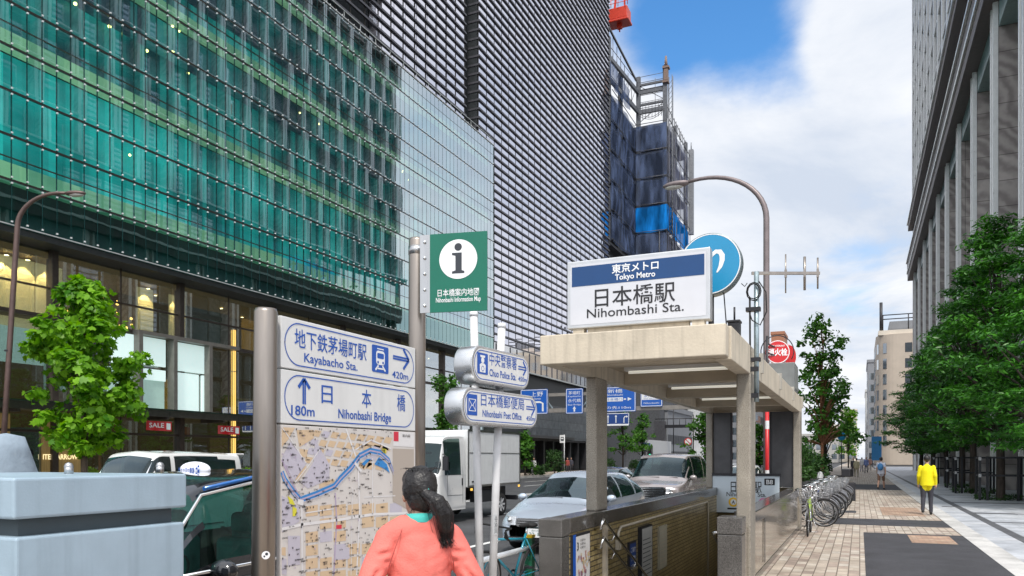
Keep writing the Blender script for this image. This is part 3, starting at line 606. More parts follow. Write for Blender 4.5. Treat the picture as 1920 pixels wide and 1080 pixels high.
uy = [Y0o + 4.05 * i for i in range(int((L2 - Y0o) / 4.05) + 1)]
g = MB()
for y in uy: addp(g, y, ZU, 84, .62, 1.5)
g.build('upper_pier_grid', [M_gran, M_edge], off)['kind'] = 'stuff'
g = MB()
for k in range(12):
    z = ZU + 4.2 * (k + 1); g.box(.3, 1.5, Y0o, L2, z - .5, z + .1, 0); g.box(.02, .3, Y0o, L2, z - .04, z + .1, 1)
g.build('floor_edges', [M_gran, M_edge], off)
g = MB(); g.box(1.5, 1.6, Y0o, L2, ZU, 84); g.build('upper_glazing', M_oglass, off)
g = MB(); g.box(2.4, 30, Y0o, L2 - .2, 0, 84); g.box(.1, 2.4, L2 - .5, L2, 0, 84); g.build('core_wall', M_gran, off)
# ================================================================== SUBWAY ENTRANCE
M_conc = pm('cream_painted_concrete', (.56, .49, .385), .7, var=.14, scale=2.2, bump=.15, bscale=30, streak=.45)
M_soff = pm('soffit_concrete', (.50, .43, .33), .75, var=.15, scale=2.5, bump=.1)
M_terr = speckle('terrazzo_column', (.17, .15, .12), (.42, .38, .32), 110, .55, pos=(.38, .62))
M_gran_d = speckle('dark_speckled_granite', (.045, .043, .042), (.17, .16, .15), 190, .25, pos=(.40, .64))
M_gran_cap = speckle('polished_cap_granite', (.05, .045, .042), (.13, .12, .11), 170, .14, pos=(.38, .64))
M_slab = speckle('polished_brown_slab', (.20, .165, .125), (.30, .255, .20), 60, .10, pos=(.3, .7))
M_tile = brickmat('cream_wall_tile', [(.38, .29, .13), (.34, .26, .11), (.40, .31, .15), (.32, .24, .11)], (.05, .04, .028), .227, .068, .008, .3, 'x', .6)
WH = .97                                                # wall height
st = thing('subway_entrance', 'cream concrete canopy on columns over tiled subway stairs with polished granite side walls', 'subway entrance', (-2.38, 8.5, 0))
class W(MB):                                            # world coordinates into the entrance's own frame
    def build(s, name, mats, parent=None, **k):
        if parent is st: s.v = [(a + 2.38, c - 8.5, z) for a, c, z in s.v]
        return MB.build(s, name, mats, parent, **k)
CX0, CX1, CY0, CY1 = -3.46, -1.31, 8.5, 19.8
g = W(); g.box(CX0, CX1, CY0, CY0 + .22, 2.80, 3.145); g.box(CX0, CX0 + .16, CY0 + .22, CY1, 2.80, 3.14); 
g.build('front_fascia', M_conc, st, bevel=.012)
for k in range(4):                                       # side fascia panels with raised joints
    y0 = CY0 + .222 + k * 2.84; y1 = y0 + 2.80
    g = W(); g.box(CX1 - .16, CX1 + .025, y0 + .02, y1, 2.78, 3.15); g.build('side_panel', M_conc, st, bevel=.01)
    g = W(); g.box(CX1 - .05, CX1 + .06, y1 - .07, y1 + .03, 2.90, 3.18); g.build('joint_lip', pm('grey_lip', (.38, .36, .32), .6, var=.15), st)
g = W(); g.box(CX0 + .16, CX1 - .16, CY0 + .22, CY1, 3.0, 3.12); g.build('roof_slab', M_soff, st)
for k, y in enumerate((8.9, 11.55, 14.4, 17.25, 19.55)):
    g = W(); g.box(CX0 + .16, CX1 - .16, y, y + .24, 2.815, 3.0); g.build('ceiling_beam', M_soff, st, bevel=.01)
for k, y in enumerate((10.9, 13.7, 16.6)):
    g = W(); g.box(-3.1, -1.6, y - .06, y + .06, 2.95, 3.0, 0); g.cyl((-3.05, y, 2.93), (-1.65, y, 2.93), .02, n=8, m=1); g.build('tube_lamp', [M_white, pm('lit_tube', (.9, .9, .85), .3, var=0, emit=.3, ecol=(1, .95, .8))], st)
for (x0, x1, y0, y1, z0) in ((-3.43, -3.275, 10.1, 10.6, WH), (-1.455, -1.275, 10.3, 10.8, .0), (-3.45, -3.30, 19.3, 19.8, WH), (-1.43, -1.27, 19.3, 19.8, .0)):
    g = W(); g.box(x0, x1, y0, y1, z0, 2.80); g.build('column', M_terr, st, bevel=.018)
# left wall
g = W(); g.box(-3.45, -3.205, 8.55, 20.0, 0, WH - .19, 0); g.build('side_wall', M_slab, st)
g = W(); g.box(-3.47, -3.18, 8.78, 20.05, WH - .188, WH, 0); g.build('wall_cap', M_gran_cap, st, bevel=.012)
g = W(); g.box(-3.475, -3.185, 8.5, 8.775, .0, WH - .21, 0); g.box(-3.48, -3.18, 8.495, 8.778, WH - .207, WH + .004, 0); g.build('end_pier', M_gran_d, st, bevel=.012)
g = W(); g.box(-3.204, -3.196, 8.78, 19.6, -4.5, WH - .19, 0); g.build('tiled_face', M_tile, st)
g = W(); g.box(-3.194, -3.15, 10.1, 10.22, -1, WH - .192, 0); g.build('wall_pilaster', M_soff, st)
# right wall
g = W(); g.box(-1.535, -1.305, 10.0, 19.3, .0, WH - .17, 0); g.box(-1.545, -1.296, 10.0, 19.3, 0, .09, 1); g.build('side_wall', [M_slab, M_gran_cap], st)
g = W(); g.box(-1.56, -1.285, 10.82, 19.28, WH - .168, WH, 0); g.build('wall_cap', M_gran_cap, st, bevel=.012)
g = W(); g.box(-1.59, -1.30, 9.66, 9.998, 0, WH - .21, 0); g.box(-1.595, -1.295, 9.655, 10.0, WH - .207, WH + .004, 0); g.build('end_pier', M_gran_d, st, bevel=.012)
g = W(); g.box(-1.556, -1.548, 9.7, 19.6, -4.5, WH - .18, 0); g.build('tiled_face', M_tile, st)
g = W(); g.box(-1.294, -1.285, 12.05, 12.15, .14, .80); g.box(-1.294, -1.285, 12.16, 12.2, .75, .80); g.build('wall_vent_trim', M_gran_cap, st)
# stairs and pit
g = W()
for k in range(22): g.box(-3.19, -1.56, 8.8 + k * .33, 8.8 + (k + 1) * .33 + .02, -4.6, -.155 * (k + 1) + .001)
g.box(-3.19, -1.56, 16, 19.6, -4.7, -3.6); g.build('stair_flight', speckle('stair_stone', (.18, .17, .16), (.3, .29, .28), 150, .6), st)
g = W(); g.box(-3.3, -1.45, 19.55, 19.75, -4.6, .98); g.build('end_wall', M_tile, st)
for (x0, x1) in ((-3.29, -2.88), (-1.93, -1.435)):
    g = W(); g.box(x0, x1, 19.42, 19.52, 1.0, 2.80); g.build('steel_panel', pm('grey_steel_panel', (.085, .085, .09), .35, .6, var=.2, scale=3), st, bevel=.004)
for x in (-2.86, -1.95):
    g = W(); g.box(x - .02, x + .02, 19.40, 19.50, 1.0, 2.8); g.build('panel_post', M_dark, st)
for dz in (0, -.24):                                      # twin handrail down the left wall
    g = W(); y0, z0 = 9.75, .87 + dz; x = -3.06
    g.tube([(-3.195, y0 + .02, z0 - .12), (-3.09, y0 - .06, z0 - .10), (x, y0 - .08, z0 - .02), (x, y0 - .02, z0 + .02), (x, y0 + .08, z0 - .03), (x, y0 + 6, z0 - .03 - 5.92 * .47)], .021, 10)
    for k in range(5): yy = y0 + .5 + k * 1.1; zz = z0 - .03 - (yy - y0 - .08) * .47; g.tube([(-3.195, yy, zz - .07), (-3.1, yy, zz - .08), (x, yy, zz)], .011, 6)
    g.build('handrail', M_chrome, st)
g = W(); g.tube([(-3.17, 10.75, .52), (-3.17, 10.78, .62), (-3.17, 10.9, .69), (-3.17, 17.9, .69), (-3.17, 18.0, .6), (-3.17, 18.0, -2)], .022, 8); g.box(-3.19, -3.13, 10.7, 10.8, .38, .52); g.build('wall_pipe', pm('cream_pipe', (.5, .45, .36), .5), st)
g = W(); g.tube([(-1.56, 9.75, .78), (-1.62, 9.72, .78), (-1.66, 9.78, .76), (-1.66, 14, -1.2)], .02, 8); g.build('handrail', M_chrome, st)
# notices on the tiled wall
def wallboard(name, label, y0, y1, z0, z1, mats, draw=None, t=.03, cat='poster'):
    o = thing(name, label, cat, (-3.195, (y0 + y1) / 2, z0)); w = y1 - y0; h = z1 - z0
    g = MB(); g.box(0, t, -w / 2, w / 2, 0, h, 0); g.build('frame', mats[0], o)
    g = MB(); g.add([(t + .003, -w / 2 + .03, .03), (t + .003, w / 2 - .03, .03), (t + .003, w / 2 - .03, h - .03), (t + .003, -w / 2 + .03, h - .03)], [(0, 1, 2, 3)]); g.build('sheet', mats[1], o)
    if draw: g = MB(); draw(g, t + .006, w, h); g.build('print', list(mats[2:]), o)
    return o
M_paper = pm('paper_white', (.62, .60, .58), .5, var=.05); M_navy = pm('navy_blue', (.01, .05, .22), .45)
rp = random.Random(5)
def d1(g, x, w, h):
    g.add([(x, -w / 2 - .005, 0), (x, -w / 2 + .10, 0), (x, -w / 2 + .10, h), (x, -w / 2 - .005, h)], [(0, 1, 2, 3)], 0)
    g.text('3', (x + .002, -w / 2 + .17, h - .2), Y3, Z3, .14, 1, bold=.02)
    for k in range(3): g.text('出口案内 Exit', (x + .002, -w / 2 + .26, h - .1 - k * .045), Y3, Z3, .035, 1, al='l')
    for i in range(120):
        a = rp.uniform(-w / 2 + .13, w / 2 - .08); c = rp.uniform(.05, h - .28); e = .002 + .001 * (i % 3)
        g.add([(x + e, a, c), (x + e, a + rp.uniform(.02, .06), c), (x + e, a + .04, c + .05), (x + e, a, c + .05)], [(0, 1, 2, 3)], rp.choice((2, 3, 4)))
wallboard('map_poster', 'exit map poster with a blue edge just inside the end of the tiled wall', 8.83, 9.5, -.75, .76, [M_dark, M_paper, M_blue, M_black, pm('map_pink', (.5, .25, .2), .6), pm('map_tan', (.5, .38, .22), .6), pm('map_plum', (.25, .12, .16), .6)], d1)
def d2(g, x, w, h):
    for k in range(3): g.text('ご案内', (x, 0, h - .16 - k * .13), Y3, Z3, .09, 0)
wallboard('notice', 'small dark blue notice on the tiled stair wall', 11.35, 11.75, .0, .42, [M_dark, M_navy, M_white], d2)
def d3(g, x, w, h):
    for k in range(9): g.add([(x, -w / 2 + .06, .1 + k * .07), (x, w / 2 - .06 - (k % 3) * .05, .1 + k * .07), (x, w / 2 - .06 - (k % 3) * .05, .115 + k * .07), (x, -w / 2 + .06, .115 + k * .07)], [(0, 1, 2, 3)], 0)
wallboard('framed_notice', 'tall pale notice in a black frame on the tiled stair wall', 11.95, 12.65, -.28, .60, [M_black, pm('poster_grey', (.42, .42, .40), .4), M_inkgrey], d3, .06)
wallboard('notice', 'plain greyish notice farthest down the tiled stair wall', 13.25, 13.85, -.25, .50, [pm('beige_frame', (.36, .33, .25), .5), pm('beige_sheet', (.40, .37, .28), .5), M_soff], d3)
# board at the foot of the back wall
o = thing('exit_board', 'pale station name board with exit number low on the back of the subway entrance', 'sign', (-2.52, 19.4, .36))
g = MB(); g.box(-.78, .78, -.06, .02, 0, .90); g.build('board', pm('pale_blue_board', (.60, .68, .74), .35, var=.03), o, bevel=.01)
g = MB(); g.box(-.80, .80, -.09, .04, .90, .96); g.build('top_rail', M_dark, o)
g = MB(); g.text('日本橋駅', (.02, -.064, .52), X3, Z3, .30, 0, w=.72, bold=.006); g.text('Nihombashi Sta.', (.02, -.064, .40), X3, Z3, .15, 0, w=.92, bold=.006)
P = rrect(.24, .16, .015, 3, .56, .76); g.poly(P, (0, -.063, 0), X3, Z3, 0); g.text('B8', (.56, -.066, .705), X3, Z3, .15, 1, bold=.01)
g.build('lettering', [M_black, M_white], o)
g = MB()
for (x, m) in ((-.28, 0), (.42, 1)):
    P = circ(.115, 30, x, .26); g.poly(P, (0, -.063, 0), X3, Z3, m); g.poly(circ(.07, 24, x, .26), (0, -.065, 0), X3, Z3, 2); g.poly([(x - .04, .22), (x, .31), (x + .04, .22), (x + .02, .22), (x, .26), (x - .02, .22)], (0, -.067, 0), X3, Z3, 3)
g.poly([(-.42, .08), (-.14, .08), (-.14, .12), (-.42, .12)], (0, -.063, 0), X3, Z3, 3)
g.build('line_symbols', [pm('amber_ink', (.8, .5, .02), .5), pm('pink_ink', (.75, .2, .45), .5), M_white, M_black], o)
# ------------------------------------------------------------------ station sign on the canopy
o = thing('station_sign', 'white illuminated box sign with a blue band standing on the front of the canopy', 'sign', (-2.43, 9.0, 3.145))
SW, SH = 1.74, .83
g = MB(); g.box(-SW / 2, SW / 2, 0, .16, .14, .14 + SH); g.build('sign_box', pm('aluminium_frame', (.55, .56, .57), .35, .7, var=.1), o, bevel=.012)
g = MB(); z0 = .14 + .045; z1 = .14 + SH - .045; x0 = -SW / 2 + .045
g.add([(x0, -.004, z0), (-x0, -.004, z0), (-x0, -.004, z1), (x0, -.004, z1)], [(0, 1, 2, 3)], 0); g.build('face', pm('sign_face_white', (.56, .57, .61), .3, var=.03, emit=.05), o)
g = MB(); zb = z1 - .03 - .24; g.add([(x0 + .02, -.007, zb), (-x0 - .02, -.007, zb), (-x0 - .02, -.007, z1 - .03), (x0 + .02, -.007, z1 - .03)], [(0, 1, 2, 3)]); g.build('blue_band', pm('metro_navy', (.004, .05, .17), .35, var=.04), o)
g = MB(); g.text('東京メトロ', (-.01, -.010, zb + .125), X3, Z3, .115, 1, w=.57, bold=.02); g.text('Tokyo Metro', (-.01, -.010, zb + .035), X3, Z3, .095, 1, w=.49, bold=.018)
g.text('日本橋駅', (-.02, -.008, z0 + .215), X3, Z3, .25, 0, w=.98, bold=.007); g.text('Nihombashi Sta.', (-.02, -.008, z0 + .075), X3, Z3, .155, 0, w=1.18, bold=.006); g.build('lettering', [M_black, M_white], o)
g = MB(); g.box(-.8, -.66, .02, .14, 0, .14); g.box(.66, .8, .02, .14, 0, .14); g.box(-.62, .62, .05, .12, 0, .139); g.build('bracket', M_conc, o)
# ------------------------------------------------------------------ round emblem behind it
o = thing('metro_emblem', 'round sky blue metro emblem on a pole behind the station sign', 'emblem', (-1.69, 9.8, 3.145))
ec = .945
g = MB(); g.lathe([(.0, -.08), (.36, -.08), (.385, -.07), (.385, .08), (.36, .09), (0, .09)], (0, 0, ec), (0, -1, 0), 48, 0, False); g.build('disc_case', pm('emblem_rim', (.13, .16, .17), .4, .4, var=.15), o)
g = MB(); g.poly(circ(.372, 48), (0, -.094, ec), X3, Z3, 0); ring(g, circ(.372, 48), .012, (0, -.096, ec), X3, Z3, 1); g.build('disc_face', [pm('metro_sky_blue', (.015, .25, .47), .3, var=.04), M_white], o)
def strokepoly(g, P, w, o_, ux, uy, m=0):
    P = [Vector(p) for p in P]; n = len(P); A = []; B = []
    for i in range(n):
        d = (P[min(i + 1, n - 1)] - P[max(i - 1, 0)]).normalized(); nn = Vector((-d.y, d.x)); ww = w[i] if isinstance(w, (list, tuple)) else w
        A.append(P[i] + nn * ww / 2); B.append(P[i] - nn * ww / 2)
    V = [o_ + ux * p.x + uy * p.y for p in A + B]; g.add(V, [(i, i + 1, n + i + 1, n + i) for i in range(n - 1)], m)
g = MB()
for s in (-1, 1):
    P = [(s * x, z) for x, z in ((.0, .07), (.03, .11), (.075, .145), (.125, .138), (.152, .09), (.152, .03), (.130, -.045), (.088, -.115))]
    strokepoly(g, P, [.04, .045, .05, .06, .065, .06, .045, .015], Vector((0, -.097 - .001 * s, ec)), X3, Z3)
g.build('emblem_letter', M_white, o)
g = MB(); g.cyl((0, .02, 0), (0, .02, ec - .36), .035, n=10); g.tube([(.2, .02, 0), (.15, .02, ec - .3)], .008, 6); g.tube([(.36, .05, .7), (.40, .05, .66), (.43, .05, .7)], .006, 6); g.build('stand_pole', M_dark, o)
# ------------------------------------------------------------------ antenna mast
o = thing('antenna_mast', 'galvanised mast with a small yagi aerial and coiled cable clamped to the canopy side', 'antenna', (-1.215, 10.4, 2.42))
M_galv = pm('galvanised', (.36, .44, .47), .4, .7, var=.2, scale=9)
g = MB(); g.cyl((0, 0, 0), (0, 0, 1.68), .032, n=12); g.build('mast_pole', M_galv, o)
bd = Vector((.93, .36, 0)).normalized()
g = MB(); g.bar(Vector((-.04, 0, 1.665)) - bd * .02, Vector((0, 0, 1.65)) + bd * .8, .035, .035); g.build('boom', M_bronze, o)
for k, (d, l, r) in enumerate(((.37, .25, .009), (.61, .215, .016), (.775, .20, .011))):
    c = Vector((0, 0, 1.65)) + bd * d; g = MB(); g.cyl(c - Z3 * l, c + Z3 * l, r, n=8); g.bar(c - Z3 * .05, c + Z3 * .05, .03, .03); g.build('aerial_rod', M_bronze, o)
g = MB()
for k, rr in enumerate((.09, .075)): g.tube([(rr * math.cos(a * .5236) - .03, -.04 - k * .01, 1.42 + rr * 1.3 * math.sin(a * .5236)) for a in range(12)], .008, 6, closed=True)
g.tube([(.0, .0, 1.6), (.12, -.03, 1.4), (.13, -.04, 1.15), (.05, -.05, .98), (-.05, -.04, 1.05), (-.1, -.03, 1.2)], .008, 6); g.tube([(-.08, -.03, 1.35), (-.075, -.03, .6), (-.1, -.02, .35), (-.2, .05, .2)], .013, 6); g.build('cable', M_rubber, o)
for z in (1.2, .55): g = MB(); g.box(-.13, .05, -.05, .05, z - .03, z + .02); g.build('clamp', M_dark, o)
for z in (.08, .42): g = MB(); g.box(-.16, .03, -.06, -.025, z - .03, z + .03); g.box(-.16, -.04, -.025, .06, z - .02, z + .02); g.build('bracket', M_dark, o)
o = thing('roof_box', 'small dark junction box with a stub aerial on the canopy edge', 'junction box', (-1.42, 9.9, 3.15)); g = MB(); g.box(-.07, .07, -.08, .08, 0, .22); g.box(-.08, .08, -.09, .09, .22, .25); g.build('box', M_dark, o, bevel=.008); g = MB(); g.cyl((0, 0, .25), (0, 0, .42), .012, n=8); g.build('stub', M_dark, o)
o = thing('roof_cabinet', 'square grey equipment cabinet on the rear end of the canopy', 'cabinet', (-1.60, 18.2, 3.14)); g = MB(); g.box(-.32, .32, -.5, .5, .0, .62); g.build('case', pm('cabinet_grey', (.16, .17, .17), .5, var=.15, streak=.2), o, bevel=.015); g = MB(); g.box(.322, .33, -.42, .42, .06, .55); g.build('door', pm('cabinet_grey_door', (.22, .23, .22), .5, var=.1), o)

# ================================================================== FIRE HYDRANT SIGN
o = thing('fire_hydrant_sign', 'round red fire hydrant sign on a red pole with white bands beside the entrance', 'sign', (-2.22, 21.3, 0))
g = MB(); g.cyl((0, 0, 0), (0, 0, 3.0), .05, n=14, m=0); g.cyl((0, 0, 3.0), (0, 0, 4.9), .03, n=10, m=2)
for z in (1.15, 2.45): g.cyl((0, 0, z), (0, 0, z + .22), .0515, n=14, m=1, caps=False)
g.build('pole', [M_red, M_white, M_dark], o)
Yh, zch = 21.0, 20.4
sc = at(1458, 660, zch) - Vector((-2.22, 21.3, 0))
for k, (dx, dy) in enumerate(((0, 0), (.26, .45))):
    c = sc + Vector((dx, dy, -.06 * k)); n_ = Vector((.30, -1, 0)).normalized() if k == 0 else Vector((.9, -.5, 0)).normalized(); ux = Vector((-n_.y, n_.x, 0))
    g = MB(); g.lathe([(0, -.02), (.30, -.02), (.31, 0), (.30, .012), (0, .012)], c, n_, 36, 0, False); g.poly(circ(.30, 40), c + n_ * .014, ux, Z3, 0); ring(g, circ(.303, 40), .02, c + n_ * .016, ux, Z3, 1)
    dsk = g.build('sign_disc', [M_red, M_white], o)
    if k == 0:
        g = MB(); g.text('消火栓', c + n_ * .019 - Z3 * .08, ux, Z3, .2, 0, w=.5, bold=.03); g.text('FIRE HYDRANT', c + n_ * .019 + Z3 * .14, ux, Z3, .06, 0, w=.36, bold=.02); g.build('lettering', M_white, o)
g = MB(); n_ = Vector((.3, -1, 0)).normalized(); ux = Vector((-n_.y, n_.x, 0)); cc = sc - n_ * .04 + Z3 * .02
g.tube([cc + ux * (.42 * math.cos(R(a))) + Z3 * (.42 * math.sin(R(a))) for a in range(-30, 215, 12)], .014, 6); g.bar((0, 0, 4.7), sc + Z3 * .1 - n_ * .03, .03, .03); g.bar((0, 0, 4.45), sc - Z3 * .1 - n_ * .03, .03, .03); g.build('bracket_hoop', M_dark, o)

# ================================================================== STREET LAMPS
def street_lamp(label, loc, H, arm, r0, r1, mat, rz, lean=0):
    o = thing('street_lamp', label, 'street lamp', loc, rz, 'arched street lamps along the road')
    hb = H - arm * .62
    P = [(0, 0, 0), (lean * .5, 0, hb * .5), (lean, 0, hb)]
    for k in range(1, 13):
        t = k / 12; a = t * math.pi / 2; P.append((lean + arm * .8 * (1 - math.cos(a)), 0, hb + (H - hb) * math.sin(a)))
    P.append((lean + arm, 0, H - .02))
    n = len(P); g = MB(); g.tube(P, [r0 + (r1 - r0) * i / (n - 1) for i in range(n)], 14); g.build('pole', mat, o)
    g = MB(); g.cyl((0, 0, 0), (0, 0, .5), r0 * 1.5, r0 * 1.25, 14); g.build('base_sleeve', mat, o)
    c = Vector((lean + arm + .25, 0, H - .03)); g = MB()
    for i in range(1): g.ball(c, (.42, .17, .10), 16)
    h = g.build('lamp_head', mat, o)
    g = MB(); g.ball(c + Vector((.05, 0, -.055)), (.30, .14, .075), 14); g.build('lamp_glass', pm('lamp_diffuser', (.55, .55, .5), .25, var=.05), o)
    g = MB(); z = hb * .55; g.box(lean * .55 - .13, lean * .55 + .02, -.1, .1, z, z + .06); g.build('clamp', M_dark, o)
    return o
M_post = pm('brown_grey_post', (.20, .165, .165), .45, .3, var=.15, streak=.2)
Yl, zl = onX(1437, -2.35)
tip = at(1252, 318, zl); 
street_lamp('tall arched street lamp rising behind the subway entrance canopy', (-2.35, Yl, 0), zat(311, zl), 2.35, .085, .05, M_post, R(180) - R(8))
Yf, zf = onX(12, -28.9)
street_lamp('arched brown street lamp on the far pavement beside the leafy street tree', (-29.3, Yf, 0), zat(362, zf), 2.0, .10, .055, pm('rust_brown_post', (.13, .085, .075), .45, .3, var=.2), R(20), .7)

# ================================================================== MAP SIGN ON TWO TUBES
SX = -2.9
def S(u, v, dx=0.):
    Y, zc = onX(u, SX + dx); return Y, zat(v, zc)
YL, _ = S(527, 600); YR, _ = S(779, 700)
mp = thing('map_sign', 'steel signpost with two blue and white direction panels above a town map', 'sign', (SX, (YL + YR) / 2, 0)); YM = (YL + YR) / 2
for (y, H, k) in ((YL - .085, 2.505, 0), (YR + .075, 3.29, 1)):
    ln = -.025 if k == 0 else -.012
    g = MB(); g.tube([(-.03, y - YM + ln * 1.5, 0), (-.03, y - YM, H - .02), (-.03, y - YM, H)], [.062, .062, .055], 28)
    g.build('tube_post', M_bronze, mp)
    if k: g = MB(); g.cyl((-.03, y - YM, H - .12), (-.03, y - YM, H - .06), .065, n=28); g.build('post_collar', M_steel, mp)
W_ = YR - YL
def panel(z0, z1, name):
    g = MB(); g.box(-.035, 0, -W_ / 2, W_ / 2, z0, z1); p = g.build(name, pm('sign_white', (.69, .69, .68), .35, var=.04, streak=.12), mp, bevel=.004)
    g = MB(); ring(g, rrect(W_ - .05, z1 - z0 - .04, .125, 8, 0, (z0 + z1) / 2), .007, (.002, 0, 0), Y3, Z3, 0); g.build('blue_border', M_blue, p); return p
def sy(u): return S(u, 700)[0] - YM
p1 = panel(2.197, 2.482, 'direction_panel'); p2 = panel(1.89, 2.188, 'direction_panel')
def wid(u0, u1): return sy(u1) - sy(u0)
def train_icon(g, y0, y1, z0, z1, x=.002):
    w = y1 - y0; h = z1 - z0; c = (y0 + y1) / 2
    g.poly(rrect(w, h, .012, 4, c, (z0 + z1) / 2), (x, 0, 0), Y3, Z3, 0)
    g.poly(rrect(w * .52, h * .52, w * .12, 5, c, z0 + h * .55), (x + .001, 0, 0), Y3, Z3, 1)
    g.poly(rrect(w * .40, h * .20, w * .05, 4, c, z0 + h * .62), (x + .002, 0, 0), Y3, Z3, 0)
    for s in (-1, 1):
        g.poly(circ(w * .05, 12, c + s * w * .15, z0 + h * .38), (x + .002, 0, 0), Y3, Z3, 0)
        strokepoly(g, [(c + s * w * .12, z0 + h * .26), (c + s * w * .30, z0 + h * .08)], w * .07, Vector((x + .001, 0, 0)), Y3, Z3, 1)
    strokepoly(g, [(c - w * .2, z0 + h * .15), (c + w * .2, z0 + h * .15)], w * .05, Vector((x + .001, 0, 0)), Y3, Z3, 1)
    g.poly([(c - w * .2, z0 + h * .86), (c + w * .2, z0 + h * .86), (c + w * .2, z0 + h * .9), (c - w * .2, z0 + h * .9)], (x + .001, 0, 0), Y3, Z3, 1)
def arrow(g, c, z, L, ang, x=.002, t=.014):
    d = Vector((math.cos(R(ang)), math.sin(R(ang)))); n = Vector((-d.y, d.x)); o = Vector((x, 0, 0)); C_ = Vector((c, z)); tip = C_ + d * (L / 2)
    for s in (-.35, .35): strokepoly(g, [C_ - d * (L / 2) + n * (t * s * 1.7), tip - d * t * .8 + n * (t * s * 1.7)], t * .9, o, Y3, Z3)
    for s in (-1, 1): strokepoly(g, [tip, tip - d * L * .36 + n * s * L * .34], t * 1.5, o, Y3, Z3)
g = MB(); c = (sy(552) + sy(687)) / 2
g.text('地下鉄茅場町駅', (.002, c, 2.332), Y3, Z3, .115, 0, w=wid(552, 687), bold=.006)
g.text('Kayabacho Sta.', (.002, (sy(570) + sy(670)) / 2, 2.249), Y3, Z3, .072, 0, w=wid(570, 670), bold=.012)
arrow(g, (sy(737) + sy(766)) / 2, 2.385, wid(737, 767), 0); g.text('420m', (.002, (sy(735) + sy(765)) / 2, 2.245), Y3, Z3, .066, 0, w=wid(735, 765), bold=.012); g.build('lettering', M_blue, p1)
g = MB(); train_icon(g, sy(697), sy(728), 2.262, 2.44); g.build('train_symbol', [M_blue, M_white], p1)
g = MB(); arrow(g, sy(570), 2.078, .145, 90); g.text('180m', (.002, sy(568), 1.940), Y3, Z3, .078, 0, w=wid(546, 590), bold=.014)
for ch, u in (('日', 613), ('本', 687), ('橋', 752)): g.text(ch, (.002, sy(u), 2.032), Y3, Z3, .125, 0, w=.105, bold=.005)
g.text('Nihonbashi Bridge', (.002, (sy(634) + sy(733)) / 2, 1.942), Y3, Z3, .08, 0, w=wid(634, 733), bold=.016); g.build('lettering', M_blue, p2)
# the town map
MZ0, MZ1 = .62, 1.882
g = MB(); g.box(-.035, .0, -W_ / 2, W_ / 2, MZ0, MZ1); mpan = g.build('map_panel', pm('map_ground', (.62, .58, .55), .4, var=.04), mp, bevel=.003)
MAPC = [pm('map_' + n_, c_, .5, var=.0) for n_, c_ in (('peach', (.62, .46, .30)), ('lilac', (.50, .47, .54)), ('white', (.70, .68, .68)), ('river', (.03, .22, .55)), ('mauve', (.44, .36, .48)), ('yellow', (.65, .6, .05)), ('ink', (.03, .025, .03)), ('red', (.6, .03, .06)), ('taupe', (.42, .36, .31)))]
def mq(x, y):                                            # map drawing units (0..1006, 0..1080) onto the board
    u = 510 + x / 3.726; v = 790 + y / 3.726; Y, z = S(u, v); return (max(-W_ / 2 + .004, min(W_ / 2 - .004, Y - YM)), max(MZ0 + .01, min(MZ1 - .004, z)))
g = MB(); rr = random.Random(11)
def mpoly(P, lay, m): g.poly([mq(*p) for p in P], (.0012 * lay, 0, 0), Y3, Z3, m)
def mline(P, w, lay, m): strokepoly(g, [mq(*p) for p in P], w, Vector((.0012 * lay, 0, 0)), Y3, Z3, m)
for i in range(7):
    for j in range(6):
        x = 235 + i * 98; y = 590 + j * 92
        if rr.random() < .88: mpoly([(x, y - i * 3 + 4), (x + 84, y - 8 - i * 3), (x + 84, y + 66 - i * 3), (x, y + 76 - i * 3)], 1, 0 if rr.random() < .78 else 1)
for i in range(9):
    for j in range(4):
        x = 300 + i * 62 - j * 20; y = 60 + j * 62 + i * 6
        mpoly([(x, y), (x + 46, y + 8), (x + 26, y + 50), (x - 18, y + 40)], 1, 0 if rr.random() < .8 else 1)
for P in ([(40, 40), (160, 45), (110, 130), (40, 180)], [(170, 60), (290, 60), (290, 120), (190, 180)], [(190, 190), (250, 200), (240, 260), (200, 240)], [(160, 400), (235, 310), (245, 330), (180, 420)], [(330, 440), (430, 400), (440, 420), (330, 470)], [(10, 890), (95, 880), (95, 940), (10, 945)], [(150, 600), (185, 610), (180, 700), (150, 690)], [(630, 320), (680, 270), (700, 300), (640, 340)], [(600, 190), (680, 140), (800, 180), (830, 210), (770, 190), (680, 165)]): mpoly(P, 1, 0)
for P in ([(45, 260), (125, 140), (240, 290), (150, 420)], [(20, 520), (190, 600), (190, 700), (20, 780)], [(110, 800), (195, 800), (195, 1000), (110, 1010)], [(15, 965), (100, 960), (100, 1075), (15, 1078)], [(300, 130), (400, 300), (400, 400), (250, 470), (200, 430), (290, 280)], [(440, 890), (540, 880), (540, 960), (440, 970)]): mpoly(P, 1.4, 1)
for P, w in (([(515, 40), (600, 290), (610, 620), (590, 1075)], .014), ([(205, 560), (210, 1075)], .014), ([(440, 500), (450, 700), (430, 1075)], .012), ([(15, 760), (210, 720), (450, 690), (700, 650), (985, 640)], .017), ([(700, 260), (700, 650)], .008), ([(25, 270), (150, 450), (200, 540)], .012), ([(235, 290), (130, 130), (60, 40)], .006), ([(150, 440), (260, 300), (330, 200)], .006), ([(230, 640), (430, 610)], .007), ([(560, 460), (550, 1075)], .006), ([(640, 530), (860, 520)], .006), ([(580, 200), (690, 130), (830, 190)], .010), ([(330, 800), (330, 1075)], .005)): mline(P, w, 1.8, 2 if w != .012 else 4)
RV = [(25, 335), (90, 385), (150, 475), (200, 530), (300, 488), (420, 435), (465, 380), (540, 305), (600, 222), (670, 186), (740, 200), (800, 252), (832, 335)]
